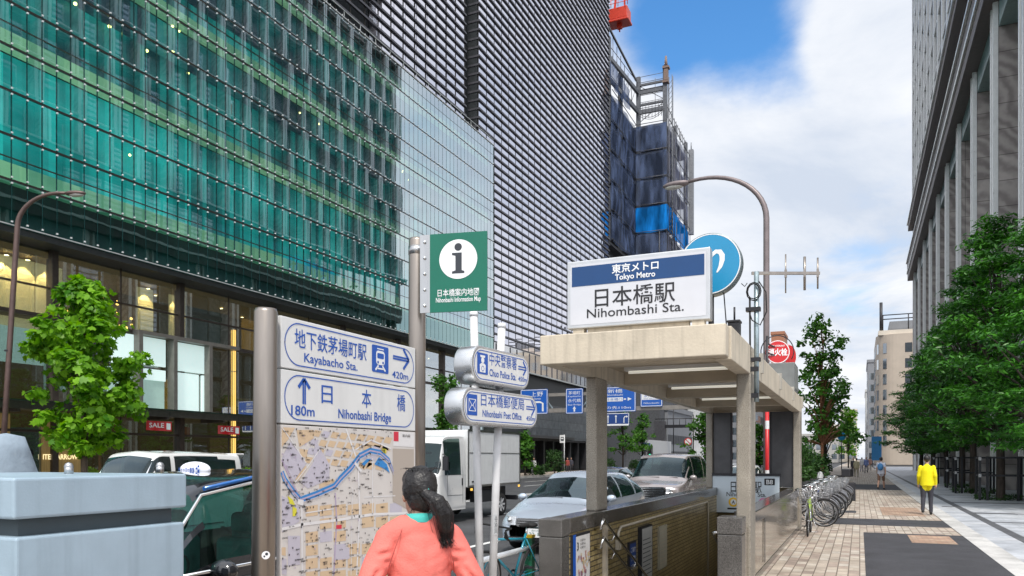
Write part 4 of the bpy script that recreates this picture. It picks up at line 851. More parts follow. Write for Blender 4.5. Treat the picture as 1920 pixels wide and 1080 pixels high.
RW = [.028, .032, .034, .036, .036, .036, .040, .042, .038, .036, .036, .034, .02]
RC = [(x - 4 if i < 4 else x + 12, y + 18) for i, (x, y) in enumerate(RV)]
strokepoly(g, [mq(*p) for p in RC], RW, Vector((.0030, 0, 0)), Y3, Z3, 3)
strokepoly(g, [mq(*p) for p in RC], [.010] * 13, Vector((.0042, 0, 0)), Y3, Z3, 4); strokepoly(g, [mq(x + 4, y + 22) for x, y in RC], .006, Vector((.0042, 0, 0)), Y3, Z3, 1)
mpoly([(712, 300), (745, 250), (800, 300), (820, 360), (780, 330)], 3, 3); mpoly([(620, 300), (660, 262), (690, 262), (640, 310)], 3.6, 3)
mline([(175, 560), (215, 570)], .03, 4.2, 2); mline([(575, 290), (620, 350)], .02, 4.2, 2)
for P in ([(105, 520), (140, 545), (160, 590), (120, 575)], [(140, 590), (170, 610), (165, 660), (140, 665)], [(765, 190), (795, 195), (795, 225), (775, 220)]): mpoly(P, 3, 5)
mpoly([(845, 62), (990, 66), (990, 180), (845, 172)], 1.5, 2); mpoly([(848, 70), (882, 71), (882, 140), (848, 138)], 2.2, 7); mpoly([(842, 190), (990, 195), (990, 640), (842, 560)], 1.5, 8); mpoly([(446, 725), (484, 722), (484, 750), (446, 752)], 2.5, 7)
g.text('案内図', (.004, mq(935, 105)[0], mq(935, 110)[1]), Y3, Z3, .022, 6, w=.10)
for i in range(430):                                      # place names and symbols, a few millimetres high
    x = rr.uniform(40, 830); y = rr.uniform(50, 1070)
    if 860 < x: continue
    a, c = mq(x, y); w = rr.choice((.006, .006, .008, .02, .035, .045)); h = .008 if w < .01 else rr.choice((.004, .006))
    if w < .01: h = .011
    if a + w > W_ / 2 - .01: continue
    if w > .015:
        g.text(rr.choice(('日本橋', '銀行', 'ビル', '通り', '室町', '本町', '小網町', '兜町', '江戸橋')), (.0058, a, c), Y3, Z3, .011, 6, w=w, al='l', bold=.02)
    else: g.add([(.0056, a, c), (.0056, a + w, c), (.0056, a + w, c + h), (.0056, a, c + h)], [(0, 1, 2, 3)], rr.choice((6, 6, 6, 6, 4)))
g.build('map_print', MAPC, mpan)
g = MB(); n_ = Vector((1, -.75, 0)).normalized(); ux = Vector((-n_.y, n_.x, 0)); Yq = YL - .085 - YM - .02; cq = Vector((-.03, Yq, zat(1037, 4.2))) + n_ * .0645; g.poly(circ(.022, 20), cq, ux, Z3, 0); g.poly(circ(.008, 10, .004, .006), cq + n_ * .001, ux, Z3, 1); g.poly(circ(.005, 10, -.008, -.006), cq + n_ * .001, ux, Z3, 1); g.build('sticker', [M_white, M_inkgrey], mp)
# green information flag on the taller tube
o = mp; P0 = at(806, 440, 5.45); fx = Vector((.978, .207, 0)); fn = Vector((.207, -.978, 0)); FW, FH = .415, .55
base = Vector((SX, YM, 0)); zf0 = zat(586, 5.45); q0 = Vector((P0.x, P0.y, zf0)) - base
g = MB(); g.prism([(0, 0), (FW, 0), (FW, FH), (0, FH)], q0, fx, Z3, -fn * .018); fl = g.build('information_flag', pm('sign_green', (.0, .135, .085), .35, var=.05), mp)
g = MB(); g.prism([(-.075, -.0), (-.002, -.0), (-.002, FH), (-.075, FH)], q0 - fn * .006, fx, Z3, -fn * .01); g.build('flag_bracket', M_steel, mp)
for k in range(5): g = MB(); g.ball(q0 + fx * -.04 + Z3 * (.05 + k * .112) + fn * .0, .012, 8); g.build('bolt', M_chrome, mp)
g = MB(); ic = q0 + fx * (.208) + Z3 * .365 + fn * .002; g.poly(circ(.138, 44), ic, fx, Z3, 0)
i2 = ic + fn * .001; g.poly(circ(.027, 24, 0, .085), i2, fx, Z3, 1); g.poly([(-.045, -.1), (.045, -.1), (.045, -.085), (.026, -.078), (.026, .045), (-.045, .045), (-.045, .03), (-.02, .024), (-.02, -.078), (-.045, -.085)], i2, fx, Z3, 1); g.build('information_symbol', [M_white, M_inkgrey], fl)
g = MB(); tc_ = q0 + fx * .208 + fn * .002; g.text('日本橋案内地図', tc_ + Z3 * .112, fx, Z3, .056, 0, w=.30, bold=.005); g.text('Nihonbashi Information Map', tc_ + Z3 * .068, fx, Z3, .047, 0, w=.325, bold=.01); g.build('lettering', M_white, fl)

# ================================================================== CAPSULE SIGNS ON WHITE POSTS
kd = Vector((.098, 1, 0)).normalized(); kn = Vector((kd.y, -kd.x, 0)); kp = at(940, 690, 7.1)
def onK(u, v):
    d = at(u, v, 1) - Vector((0, 0, EYE)); t = (kp - Vector((0, 0, EYE))).dot(kn) / d.dot(kn); return Vector((0, 0, EYE)) + d * t
cs = thing('direction_signpost', 'two silver capsule shaped direction signs on a pair of white posts', 'sign', (kp.x, kp.y, 0)); kb = Vector((kp.x, kp.y, 0))
def capsule(uL, uR, vt, vb, jp, en, m_txt, icon):
    a = onK(uL, 690); c = onK(uR, 690); w = (c - a).dot(kd); zt = onK(940, vt).z; zb = onK(940, vb).z; h = zt - zb; ce = (a + c) / 2; ce.z = (zt + zb) / 2; ce -= kb
    P = rrect(w, h, h * .46, 10); g = MB(); g.prism(P, ce, kd, Z3, -kn * .19, 0, None, True); body = g.build('capsule_sign', pm('silver_case', (.62, .63, .64), .28, .85, var=.08), cs, bevel=.012, angle=60)
    g = MB(); g.poly(rrect(w - .05, h - .05, (h - .05) * .46, 10), ce + kn * .003, kd, Z3, 0); g.build('face', pm('sign_white', (.69, .69, .68), .35), body)
    g = MB(); ring(g, rrect(w - .075, h - .075, (h - .075) * .46, 10), .007, ce + kn * .005, kd, Z3, 0); g.build('blue_border', M_blue, body)
    g = MB()
    def kx(u): return (onK(u, 690) - (a + c) / 2).dot(kd)
    q = ce + kn * .005
    (ja, jb), (ea, eb), (da, db), (aa, ab), (ia, ib) = m_txt
    g.text(jp, q + kd * ((kx(ja) + kx(jb)) / 2) + Z3 * (h * .06), kd, Z3, h * .36, 0, w=kx(jb) - kx(ja), bold=.003)
    g.text(en, q + kd * ((kx(ea) + kx(eb)) / 2) - Z3 * (h * .26), kd, Z3, h * .27, 0, w=kx(eb) - kx(ea), bold=.014)
    g.text('450m', q + kd * ((kx(da) + kx(db)) / 2) - Z3 * (h * .26), kd, Z3, h * .19, 0, w=kx(db) - kx(da), bold=.012)
    ax = (kx(aa) + kx(ab)) / 2; al = kx(ab) - kx(aa); z = h * .12
    for s in (-1, 1): strokepoly(g, [(ax - al / 2, z + s * .012), (ax + al * .42, z + s * .012)], .012, q, kd, Z3); strokepoly(g, [(ax + al / 2, z), (ax + al * .1, z + s * al * .42)], .02, q, kd, Z3)
    g.build('lettering', M_blue, body)
    g = MB(); i0, i1 = kx(ia), kx(ib); iw = i1 - i0; im = (i0 + i1) / 2; g.poly(rrect(iw, h * .56, .01, 4, im, .01), q, kd, Z3, 0); q2 = q + kn * .001
    if icon == 'mail':
        ring(g, [(im - iw * .36, -h * .14), (im + iw * .36, -h * .14), (im + iw * .36, h * .19), (im - iw * .36, h * .19)], .008, q2, kd, Z3, 1); strokepoly(g, [(im - iw * .34, h * .17), (im, h * .0), (im + iw * .34, h * .17)], .008, q2, kd, Z3, 1); strokepoly(g, [(im - iw * .34, -h * .13), (im - iw * .06, h * .03)], .007, q2, kd, Z3, 1); strokepoly(g, [(im + iw * .34, -h * .13), (im + iw * .06, h * .03)], .007, q2, kd, Z3, 1)
    else:
        g.poly(circ(iw * .15, 14, im, h * .12), q2, kd, Z3, 1); g.poly([(im - iw * .2, h * .19), (im + iw * .2, h * .19), (im + iw * .24, h * .25), (im - iw * .24, h * .25)], q2, kd, Z3, 1); g.poly([(im - iw * .26, -h * .2), (im + iw * .26, -h * .2), (im + iw * .28, 0), (im + iw * .12, h * .04), (im - iw * .12, h * .04), (im - iw * .28, 0)], q2, kd, Z3, 1); ring(g, circ(iw * .14, 14, im, -h * .1), .006, q2 + kn * .001, kd, Z3, 0)
    g.build('symbol', [M_blue, M_white], body)
capsule(884, 993, 657, 725, '中央警察署', 'Chuo Police Sta.', ((917, 968), (917, 967), (971, 987), (971, 986), (894, 914)), 'police')
capsule(866, 1008, 734, 800, '日本橋郵便局', 'Nihonbashi Post Office', ((901, 982), (904, 977), (986, 1002), (986, 1002), (875, 894)), 'mail')
for (ut, ub, vt) in ((905, 917, 585), (958, 941, 607)):
    zc = 7.25; a = at(ut, vt, zc) - kb - kn * .10; c = at(ub, 1080, zc) - kb - kn * .10; d = (c - a) / (c.z - a.z); bot = a + d * (0 - a.z)
    g = MB(); g.cyl(bot, a, .037, n=16); pp = g.build('white_post', pm('weathered_white', (.62, .62, .63), .45, var=.10, streak=.18), cs); g = MB(); g.cyl(a - Z3 * .03, a + Z3 * .012, .041, .036, n=16); g.build('post_cap', M_white, pp)
    if ut == 958: nn = Vector((-at(950, 700, 1).x, -at(950, 700, 1).y, 0)).normalized(); xx = Vector((-nn.y, nn.x, 0)); m0 = at(945, 985, zc) - kb - kn * .10 + nn * .04; g = MB(); g.add([m0 + xx * -.015 - Z3 * .09, m0 + xx * .02 - Z3 * .09, m0 + xx * .02 + Z3 * .1, m0 + xx * -.015 + Z3 * .1], [(0, 1, 2, 3)], 0); g.text('中央区', m0 + nn * .002 + Z3 * .0, -Z3, xx, .03, 1, w=.16); g.build('asset_label', [M_ltgrey, M_black], pp)
# ================================================================== PALE BLUE STREET CABINET (near left)
Yc0, zc0 = onX(25, -3.0); Yc1, zc1 = onX(351, -3.0)
o = thing('street_cabinet', 'pale blue steel street cabinet in two tiers close to the camera', 'street cabinet', (-3.0, (Yc0 + Yc1) / 2, 0)); hw = (Yc1 - Yc0) / 2
M_pale = pm('pale_blue_steel', (.33, .43, .51), .42, .1, var=.10, scale=2.5, streak=.28, bump=.05, bscale=90)
zt_ = zat(896, zc0); zb_ = zat(975, zc0)
g = MB(); g.box(-1.1, 0, -hw, hw, zb_, zt_); g.build('upper_tier', M_pale, o, bevel=.012, seg=3)
zq = zat(1009, zc0)
g = MB(); g.box(-1.06, -.05, -hw + .05, hw - .05, zq, zb_); g.build('recess', pm('cabinet_recess', (.05, .07, .08), .6), o)
g = MB(); g.box(-1.1, .0, -hw + .01, hw - .015, .1, zq); g.box(-1.0, -.1, -hw + .1, hw - .1, 0, .1); g.build('lower_tier', M_pale, o, bevel=.012, seg=3)
for (u, d) in ((300, .35), (129, .5)):
    yy = onX(u, -3 - d)[0] - (Yc0 + Yc1) / 2; g = MB(); g.cyl((-d, yy, zt_), (-d, yy, zt_ + .035), .02, n=12); g.ball((-d, yy, zt_ + .035), .022, 8); g.build('lifting_bolt', M_steel, o)

# ================================================================== VEHICLES (local frame: nose at y=0 pointing to -y, ground z=0)
def cr(a, b, c, d, t): return .5 * ((2 * b) + (-a + c) * t + (2 * a - 5 * b + 4 * c - d) * t * t + (-a + 3 * b - 3 * c + d) * t ** 3)
def lofted(st_, ks=7, kt=4):
    """st_: [(y, [(x, z) ...])] half sections -> dense grid of (s, t, point)"""
    ns, ntp = len(st_), len(st_[0][1])
    def pt(i, j):
        i = max(0, min(ns - 1, i)); j2 = max(0, min(ntp - 1, j)); y, ps = st_[i]; return Vector((ps[j2][0], y, ps[j2][1]))
    rows = []
    for si in range((ns - 1) * ks + 1):
        s = si / ks; i = min(int(s), ns - 2); ts = s - i; row = []
        for ti in range((ntp - 1) * kt + 1):
            t = ti / kt; j = min(int(t), ntp - 2); tt = t - j
            q = [Vector([cr(pt(i + a, j - 1)[c], pt(i + a, j)[c], pt(i + a, j + 1)[c], pt(i + a, j + 2)[c], tt) for c in range(3)]) for a in (-1, 0, 1, 2)]
            p = Vector([cr(q[0][c], q[1][c], q[2][c], q[3][c], ts) for c in range(3)])
            if p.x < 0: p.x = 0
            row.append((s, t, p))
        rows.append(row)
    return rows
def shell(rows, cls, mats, parent, glass_in=.006):
    """split the lofted skin into parts by cls(s, t) -> part name"""
    groups = {}
    for i in range(len(rows) - 1):
        for j in range(len(rows[0]) - 1):
            s = (rows[i][j][0] + rows[i + 1][j][0]) / 2; t = (rows[i][j][1] + rows[i][j + 1][1]) / 2
            for side in (1, -1):
                k = cls(s, t)
                key = (k, side) if k.endswith('window') else (k, 0)
                groups.setdefault(key, []).append((i, j, side))
    out = {}
    for (k, sd), cells in groups.items():
        vid = {}; V = []; F = []
        def gv(i, j, side):
            p = rows[i][j][2]; sid = side if p.x > 1e-4 else 0
            if (i, j, sid) not in vid: vid[(i, j, sid)] = len(V); V.append((p.x * side, p.y, p.z))
            return vid[(i, j, sid)]
        for (i, j, side) in cells:
            f = (gv(i, j, side), gv(i, j + 1, side), gv(i + 1, j + 1, side), gv(i + 1, j, side))
            f = f if side > 0 else f[::-1]
            f = tuple(dict.fromkeys(f))
            if len(f) > 2: F.append(f)
        g = MB(); g.add(V, F, 0, True); out[k] = g.build(k, mats[k], parent)
        if not k.endswith(('window', 'windscreen')): pass
    return out
def wheel_at(parent, x, y, r, w, side, rimmat):
    o = bpy.data.objects.new('wheel', None); COL.objects.link(o); o.parent = parent; o.location = (x, y, r)
    g = MB(); g.lathe([(r * .66, -w / 2), (r * .94, -w / 2), (r, -w * .3), (r, w * .3), (r * .94, w / 2), (r * .66, w / 2)], (0, 0, 0), (side, 0, 0), 28); g.build('tyre', M_rubber, o)
    g = MB(); g.lathe([(r * .66, w * .5), (r * .62, w * .42), (r * .58, w * .1), (0, w * .08)], (0, 0, 0), (side, 0, 0), 28, 1)
    for k in range(7):
        a = 2 * math.pi * k / 7; d = Vector((0, math.cos(a), math.sin(a))); g.bar(Vector((side * w * .32, 0, 0)) + d * r * .1, Vector((side * w * .40, 0, 0)) + d * r * .62, r * .16, .03, 0, (1, 0, 0))
    g.cyl((side * w * .1, 0, 0), (side * w * .36, 0, 0), r * .16, n=14, m=0); g.build('rim', [rimmat, M_dark], o)
    return o
M_cglass = glassy('car_glass', (.36, .50, .48), .05, .01, (.8, .95, 1), .72, (.005, .012, .014), lo=.3, top=.55)
M_cblack = pm('car_trim_black', (.012, .012, .013), .35, var=.1)
M_lampglass = pm('headlamp_lens', (.55, .57, .6), .08, .3, var=.3, scale=30, coat=1)
def paint(name, col, metal=.5, rough=.28): return pm(name, col, rough, metal, var=.02, scale=2, coat=1.)
def ring_hood(w, h, zb=.22, drop=.09):
    return [(0, zb), (w * .82, zb), (w * .97, zb + .08), (w, zb + .22), (w, (zb + h) / 2 + .06), (w * .985, h - drop), (w * .92, h - drop * .4), (w * .74, h - drop * .08), (w * .45, h + .01), (0, h + .025)]
def ring_cab(w, belt, wr, zr, zb=.2, crown=.03):
    return [(0, zb), (w * .85, zb), (w * .97, zb + .08), (w, zb + .25), (w, (zb + belt) / 2 + .12), (w * .985, belt), ((w * .97 + wr) / 2 + .02, (belt + zr) / 2 + .02), (wr + .005, zr - .075), (wr * .84, zr - .012), (0, zr + crown)]
def car_body(parent, stations, glass, mats, ks=7, kt=4):
    rows = lofted(stations, ks, kt)
    def cls(s, t):
        for nm, s0, s1, t0, t1 in glass:
            if s0 < s < s1 and t0 < t < t1: return nm
        return 'body'
    return shell(rows, cls, mats, parent)
def shut_lines(parent, w, ys, z0, z1, zh):
    for s in (-1, 1):
        for y in ys:
            g = MB(); g.tube([(s * (w - .012), y, z0), (s * (w + .0015), y, z0 + .12), (s * (w + .0015), y, (z0 + z1) / 2), (s * (w * .985 + .002), y, z1)], .0035, 4); g.build('door_gap', M_cblack, parent)
        g = MB(); g.tube([(s * (w + .004), ys[0] + .1, zh), (s * (w + .006), ys[-1] - .1, zh + .02)], .010, 6); g.build('side_moulding', M_cblack, parent)
M_trim = pm('charcoal_seat', (.05, .052, .058), .8, var=.2)
def cabin(parent, w, yd, rows_, zs, zt, wheel_side=1):
    g = MB(); g.box(-w + .08, w - .08, yd, yd + .35, zs - .1, zs + .26); g.build('dashboard', M_cblack, parent, bevel=.05)
    for y in rows_:
        for x in (-w * .45, w * .45):
            g = MB(); g.box(x - .24, x + .24, y - .25, y + .25, zs - .25, zs - .05); g.box(x - .23, x + .23, y + .2, y + .34, zs - .1, zt - .24); g.box(x - .12, x + .12, y + .22, y + .32, zt - .22, zt - .04); g.build('seat', M_trim, parent, bevel=.05)
    g = MB(); g.lathe([(.17, -.012), (.185, 0), (.17, .012)], (wheel_side * w * .45, yd + .45, zs + .26), (0, -.8, .6), 20); g.build('steering_wheel', M_cblack, parent)
    g = MB(); g.box(-.1, .1, yd + .75, yd + .78, zt - .03, zt + .04); g.build('inner_mirror', M_cblack, parent)
def mirror(parent, x, y, z, side, mat):
    g = MB(); g.ball((side * (x + .12), y, z), (.11, .07, .075), 14); g.bar((side * x, y + .02, z - .04), (side * (x + .08), y, z - .02), .05, .04); return g.build('wing_mirror', mat, parent)
# ------------------------------------------------------------------ silver people carrier
def place(name, label, X, Y, rz=0, cat='car'): return thing(name, label, cat, (X, Y, -.15), rz, 'vehicles standing or driving on the road')
P_sil = paint('silver_blue_paint', (.46, .53, .62), .35, .22)
mpv = place('people_carrier', 'silver blue low people carrier parked by the subway entrance wall, nose to the camera', -5.58, 13.6)
ST = [(0.0, ring_hood(.60, .62, .26, .12)), (.10, ring_hood(.79, .69, .22, .12)), (.42, ring_hood(.875, .80, .2, .12)), (.85, ring_hood(.895, .90, .2, .11)), (1.15, ring_hood(.9, .97, .2, .09)),
      (2.15, ring_cab(.9, .99, .62, 1.46)), (2.75, ring_cab(.9, 1.0, .65, 1.535)), (3.7, ring_cab(.9, 1.02, .635, 1.51)), (4.4, ring_cab(.885, 1.05, .585, 1.38)), (4.68, ring_cab(.86, 1.0, .56, 1.12, .28)), (4.78, ring_cab(.8, .82, .54, .92, .34))]
GL = [('windscreen', 4.12, 4.92, 6.25, 9.1), ('front_window', 4.30, 5.75, 5.12, 6.05), ('front_window', 4.92, 5.75, 5.12, 6.9), ('rear_window', 5.88, 7.0, 5.12, 6.9), ('quarter_window', 7.08, 7.95, 5.12, 6.8)]
mm = {'body': P_sil, 'windscreen': M_cglass, 'front_window': M_cglass, 'rear_window': M_cglass, 'quarter_window': M_cglass}
car_body(mpv, ST, GL, mm)
def front_end(o, w, zg0, zg1, zl, gw, nb, lampw, yg=-.02, platez=.34, plate='品川 300 22-18'):
    g = MB()
    for s in (1,): 
        g.box(-gw, gw, yg + .0, yg + .09, zg0, zg1, 1)
        for k in range(nb): z = zg0 + (k + .5) * (zg1 - zg0) / nb; g.box(-gw + .02, gw - .02, yg - .025, yg + .02, z - .014, z + .014, 0)
        ring(g, rrect(gw * 2, zg1 - zg0 + .03, .04, 4, 0, (zg0 + zg1) / 2), .018, (0, yg - .028, 0), X3, Z3, 0)
    g.build('grille', [M_chrome, M_cblack], o)
    for s in (-1, 1):
        g = MB(); P = [(gw + .03, yg + .0), (gw + lampw * .55, yg + .05), (gw + lampw, yg + .26), (gw + lampw - .02, yg + .40), (gw + .05, yg + .12)]
        V0 = [Vector((s * a, c, zl - .085)) for a, c in P]; V1 = [Vector((s * a * .985, c + .03, zl + .07)) for a, c in P]; n = len(P)
        g.add(V0 + V1, [tuple(range(n)), tuple(range(n, 2 * n))] + [(i, (i + 1) % n, n + (i + 1) % n, n + i) for i in range(n)], 0); hl = g.build('headlight', M_lampglass, o, bevel=.02)
        g = MB(); g.ball((s * (gw + lampw * .45), yg + .04, zl), (.055, .04, .055), 12); g.build('lamp_bulb', M_chrome, hl)
    g = MB(); g.box(-.165, .165, yg - .07, yg - .05, platez, platez + .165, 0); pl = g.build('number_plate', M_white, o)
    g = MB(); g.text(plate.split()[0] + ' ' + plate.split()[1], (0, yg - .072, platez + .115), X3, Z3, .04, 0, w=.16); g.text(plate.split()[2], (0, yg - .072, platez + .03), X3, Z3, .09, 0, w=.27, bold=.01); g.build('plate_number', pm('plate_green', (.0, .12, .06), .5), pl)
front_end(mpv, .9, .55, .68, .645, .42, 3, .36, -.035, .34)
g = MB(); g.box(-.62, .62, -.02, .14, .24, .33); g.build('lower_intake', M_cblack, mpv, bevel=.02)
for s in (-1, 1): mirror(mpv, .86, 1.55, 1.02, s, P_sil)
for y in (.92, 3.78):
    for s in (-1, 1): wheel_at(mpv, s * .80, y, .325, .21, s, M_chrome)
g = MB()
for s in (-1, 1): g.box(s * .885 - .015, s * .885 + .015, 2.6, 2.72, .80, .83); g.box(s * .885 - .015, s * .885 + .015, 3.4, 3.52, .82, .85)
g.build('door_handle', M_chrome, mpv)
g = MB(); g.bar((-.5, 1.28, 1.02), (.05, 1.22, 1.03), .02, .015); g.bar((.0, 1.28, 1.02), (.55, 1.25, 1.02), .02, .015); g.build('wiper', M_cblack, mpv)
cabin(mpv, .82, 1.35, (2.2, 3.1), .75, 1.36); shut_lines(mpv, .9, (1.32, 2.66, 3.62), .30, .98, .52)
# ------------------------------------------------------------------ tall champagne van
P_van = paint('champagne_paint', (.30, .265, .26), .35, .25)
van = place('minivan', 'tall champagne grey minivan with chrome grille parked behind the silver people carrier', -5.50, 21.8)
ST = [(0.0, ring_hood(.68, .96, .28, .12)), (.10, ring_hood(.83, 1.04, .22, .12)), (.38, ring_hood(.885, 1.11, .2, .12)), (.72, ring_hood(.9, 1.16, .2, .1)), (.98, ring_hood(.9, 1.22, .2, .08)),
      (1.70, ring_cab(.9, 1.2, .71, 1.84)), (2.3, ring_cab(.9, 1.2, .74, 1.95)), (3.6, ring_cab(.9, 1.21, .74, 1.95)), (4.55, ring_cab(.9, 1.22, .72, 1.9)), (4.78, ring_cab(.87, 1.2, .68, 1.62, .28)), (4.86, ring_cab(.82, .9, .6, 1.1, .34))]
GL = [('windscreen', 4.10, 4.93, 6.2, 9.1), ('front_window', 4.30, 5.6, 5.12, 6.05), ('front_window', 4.93, 5.6, 5.12, 6.92), ('rear_window', 5.75, 7.0, 5.12, 6.92), ('quarter_window', 7.1, 8.3, 5.12, 6.85)]
mm = dict(mm); mm['body'] = P_van; car_body(van, ST, GL, mm)
front_end(van, .9, .68, 1.0, .93, .46, 5, .37, -.05, .36, '練馬 330 40-75')
for s in (-1, 1): mirror(van, .88, 1.3, 1.26, s, P_van)
for y in (.95, 3.85):
    for s in (-1, 1): wheel_at(van, s * .80, y, .335, .22, s, M_chrome)
g = MB(); g.bar((-.55, 1.06, 1.27), (.05, 1.0, 1.27), .02, .015); g.bar((.0, 1.06, 1.27), (.6, 1.02, 1.26), .02, .015); g.build('wiper', M_cblack, van)
cabin(van, .82, 1.15, (2.0, 3.0), .95, 1.68); shut_lines(van, .9, (1.2, 2.5, 3.7), .30, 1.16, .55)
# ------------------------------------------------------------------ white boxy kei car
P_wht = paint('pearl_white_paint', (.70, .70, .68), .05, .25)
kei = place('kei_car', 'white boxy kei car with black windows driving beyond the black taxi', -12.75, 9.35)
ST = [(0.0, ring_hood(.58, .80, .26, .1)), (.08, ring_hood(.70, .88, .22, .1)), (.30, ring_hood(.735, .98, .2, .1)), (.55, ring_hood(.74, 1.04, .2, .08)), (.72, ring_hood(.74, 1.1, .2, .06)),
      (1.15, ring_cab(.74, 1.16, .62, 1.86)), (1.6, ring_cab(.74, 1.17, .65, 1.95)), (2.6, ring_cab(.74, 1.17, .65, 1.95)), (3.2, ring_cab(.74, 1.2, .64, 1.92)), (3.38, ring_cab(.72, 1.15, .62, 1.86, .28)), (3.42, ring_cab(.69, .9, .6, 1.2, .34))]
GL = [('windscreen', 4.1, 4.95, 6.15, 9.1), ('front_window', 4.25, 5.85, 5.1, 6.1), ('front_window', 4.95, 5.85, 5.1, 6.98), ('rear_window', 5.95, 7.15, 5.1, 6.98), ('quarter_window', 7.2, 7.95, 5.25, 6.85)]
mm = dict(mm); mm['body'] = P_wht; car_body(kei, ST, GL, mm)
front_end(kei, .74, .62, .78, .76, .28, 3, .36, -.03, .34, '足立 580 31-06')
g = MB()
for s in (-1, 1):
    g.tube([(s * .655, .72, 1.14), (s * .63, .98, 1.5), (s * .60, 1.2, 1.85)], .02, 6)
g.build('pillar_trim', M_chrome, kei); g = MB(); g.box(-.62, .62, 3.30, 3.52, 1.90, 1.94); g.build('roof_spoiler', P_wht, kei, bevel=.015)
for s in (-1, 1): mirror(kei, .72, 1.0, 1.2, s, P_wht)
for y in (.55, 2.95):
    for s in (-1, 1): wheel_at(kei, s * .66, y, .28, .16, s, M_ltgrey)
cabin(kei, .68, .85, (1.4, 2.3), .9, 1.62); shut_lines(kei, .74, (.85, 2.0, 2.9), .3, 1.15, .5)
# ------------------------------------------------------------------ black taxi by the kerb
P_blk = paint('taxi_black_paint', (.010, .011, .014), .1, .12)
TXI_X = -4.82
Yw, _ = onX(352, TXI_X + .72)
taxi = place('taxi', 'black taxi with an oval white roof sign at the kerb behind the pale cabinet', TXI_X, Yw - 1.55)
ST = [(0.0, ring_hood(.64, .72, .26, .12)), (.10, ring_hood(.79, .78, .22, .12)), (.42, ring_hood(.85, .92, .2, .12)), (.85, ring_hood(.87, 1.0, .2, .11)), (1.2, ring_hood(.87, 1.07, .2, .09)),
      (1.66, ring_cab(.87, 1.08, .64, 1.62)), (2.25, ring_cab(.87, 1.09, .66, 1.72)), (3.3, ring_cab(.87, 1.1, .66, 1.70)), (4.0, ring_cab(.86, 1.12, .60, 1.58)), (4.4, ring_cab(.84, 1.08, .55, 1.2, .26)), (4.5, ring_cab(.8, .9, .5, 1.0, .34))]
GL = [('windscreen', 4.12, 4.95, 6.2, 9.1), ('front_window', 4.32, 6.02, 5.1, 6.05), ('front_window', 4.95, 6.02, 5.1, 6.95), ('rear_window', 6.14, 7.4, 5.1, 6.95)]
M_tx = glassy('taxi_glass', (.22, .46, .42), .03, .01, (.8, 1, .98), .95, (.005, .02, .02), lo=.3, top=.6)
mm = {'body': P_blk, 'windscreen': M_tx, 'front_window': M_tx, 'rear_window': M_tx}; car_body(taxi, ST, GL, mm, 9, 5)
front_end(taxi, .87, .55, .74, .70, .44, 4, .33, -.03, .34, '品川 500 15-90')
for s in (-1, 1):
    mirror(taxi, .85, 1.62, 1.10, s, P_blk)
    g = MB(); g.tube([(s * .80, 1.22, 1.10), (s * .745, 1.45, 1.36), (s * .70, 1.68, 1.59), (s * .685, 2.25, 1.672), (s * .685, 3.3, 1.655), (s * .64, 3.95, 1.55)], .014, 6); g.build('roof_trim', M_chrome, taxi)
    g = MB(); g.tube([(s * .69, 1.72, 1.635), (s * .66, 2.25, 1.705), (s * .66, 3.3, 1.69), (s * .61, 3.95, 1.58)], .016, 6); g.build('roof_edge_reflection', pm('reflection_blue', (.01, .13, .45), .2, .2, coat=1), taxi)  # blue tube imitates a reflection along the roof edge
    g = MB(); g.tube([(s * .875, 1.3, 1.09), (s * .872, 2.4, 1.105), (s * .866, 4.0, 1.13)], .012, 6); g.build('waist_trim', M_chrome, taxi)
g = MB(); M_seat = pm('teal_seat_cover', (.05, .30, .28), .55, var=.35, scale=6)
for x in (-.38, .38):
    for y in (2.15, 3.1):
        s_ = MB(); s_.box(x - .25, x + .25, y - .25, y + .25, .45, .72); s_.box(x - .24, x + .24, y + .2, y + .36, .7, 1.22); s_.box(x - .13, x + .13, y + .24, y + .34, 1.25, 1.42); s_.build('seat', M_seat, taxi, bevel=.07, seg=3)
g = MB(); g.box(-.78, .78, 1.2, 1.55, .6, 1.06); g.build('dashboard', M_cblack, taxi, bevel=.05)
g = MB(); g.lathe([(.17, -.012), (.185, 0), (.17, .012)], (.38, 1.68, 1.02), (0, -.8, .6), 24); g.build('steering_wheel', M_cblack, taxi)
for y in (.9, 3.6):
    for s in (-1, 1): wheel_at(taxi, s * .77, y, .31, .19, s, M_ltgrey)
# the roof sign belongs to the taxi
py, pzc = onX(366, TXI_X); ly = py - (Yw - 1.55); zt2 = zat(880, pzc) + .15
g = MB(); rs = g.ball((0, ly, zt2), (.155, .055, .062), 20).build('roof_sign', pm('roof_sign_white', (.75, .77, .85), .25, var=.02, emit=.25), taxi)
rs.rotation_euler = (0, 0, 0)
g = MB(); g.ball((0, ly, zt2 - .095), (.07, .05, .04), 16); g.box(-.075, .075, ly - .05, ly + .05, zt2 - .20, zt2 - .1); g.build('sign_stand', pm('stand_white', (.7, .7, .75), .2), taxi, bevel=.01)
g = MB()
for sgn, ux, yy in ((1, X3, ly - .058),): 
    g.text('チェッカー無線', (-.035, yy, zt2 - .018), X3, Z3, .042, 0, w=.17, bold=.02)
    for a in range(2):
        for c in range(4):
            if (a + c) % 2 == 0: x = .065 + a * .02; z = zt2 - .034 + c * .017; g.add([(x, yy, z), (x + .02, yy, z), (x + .02, yy, z + .017), (x, yy, z + .017)], [(0, 1, 2, 3)])
    g.text('159', (0, ly - .055, zt2 - .12), X3, Z3, .045, 0, w=.09, bold=.015)
g.build('roof_lettering', M_blue, rs)
for q in (rs,):
    pass
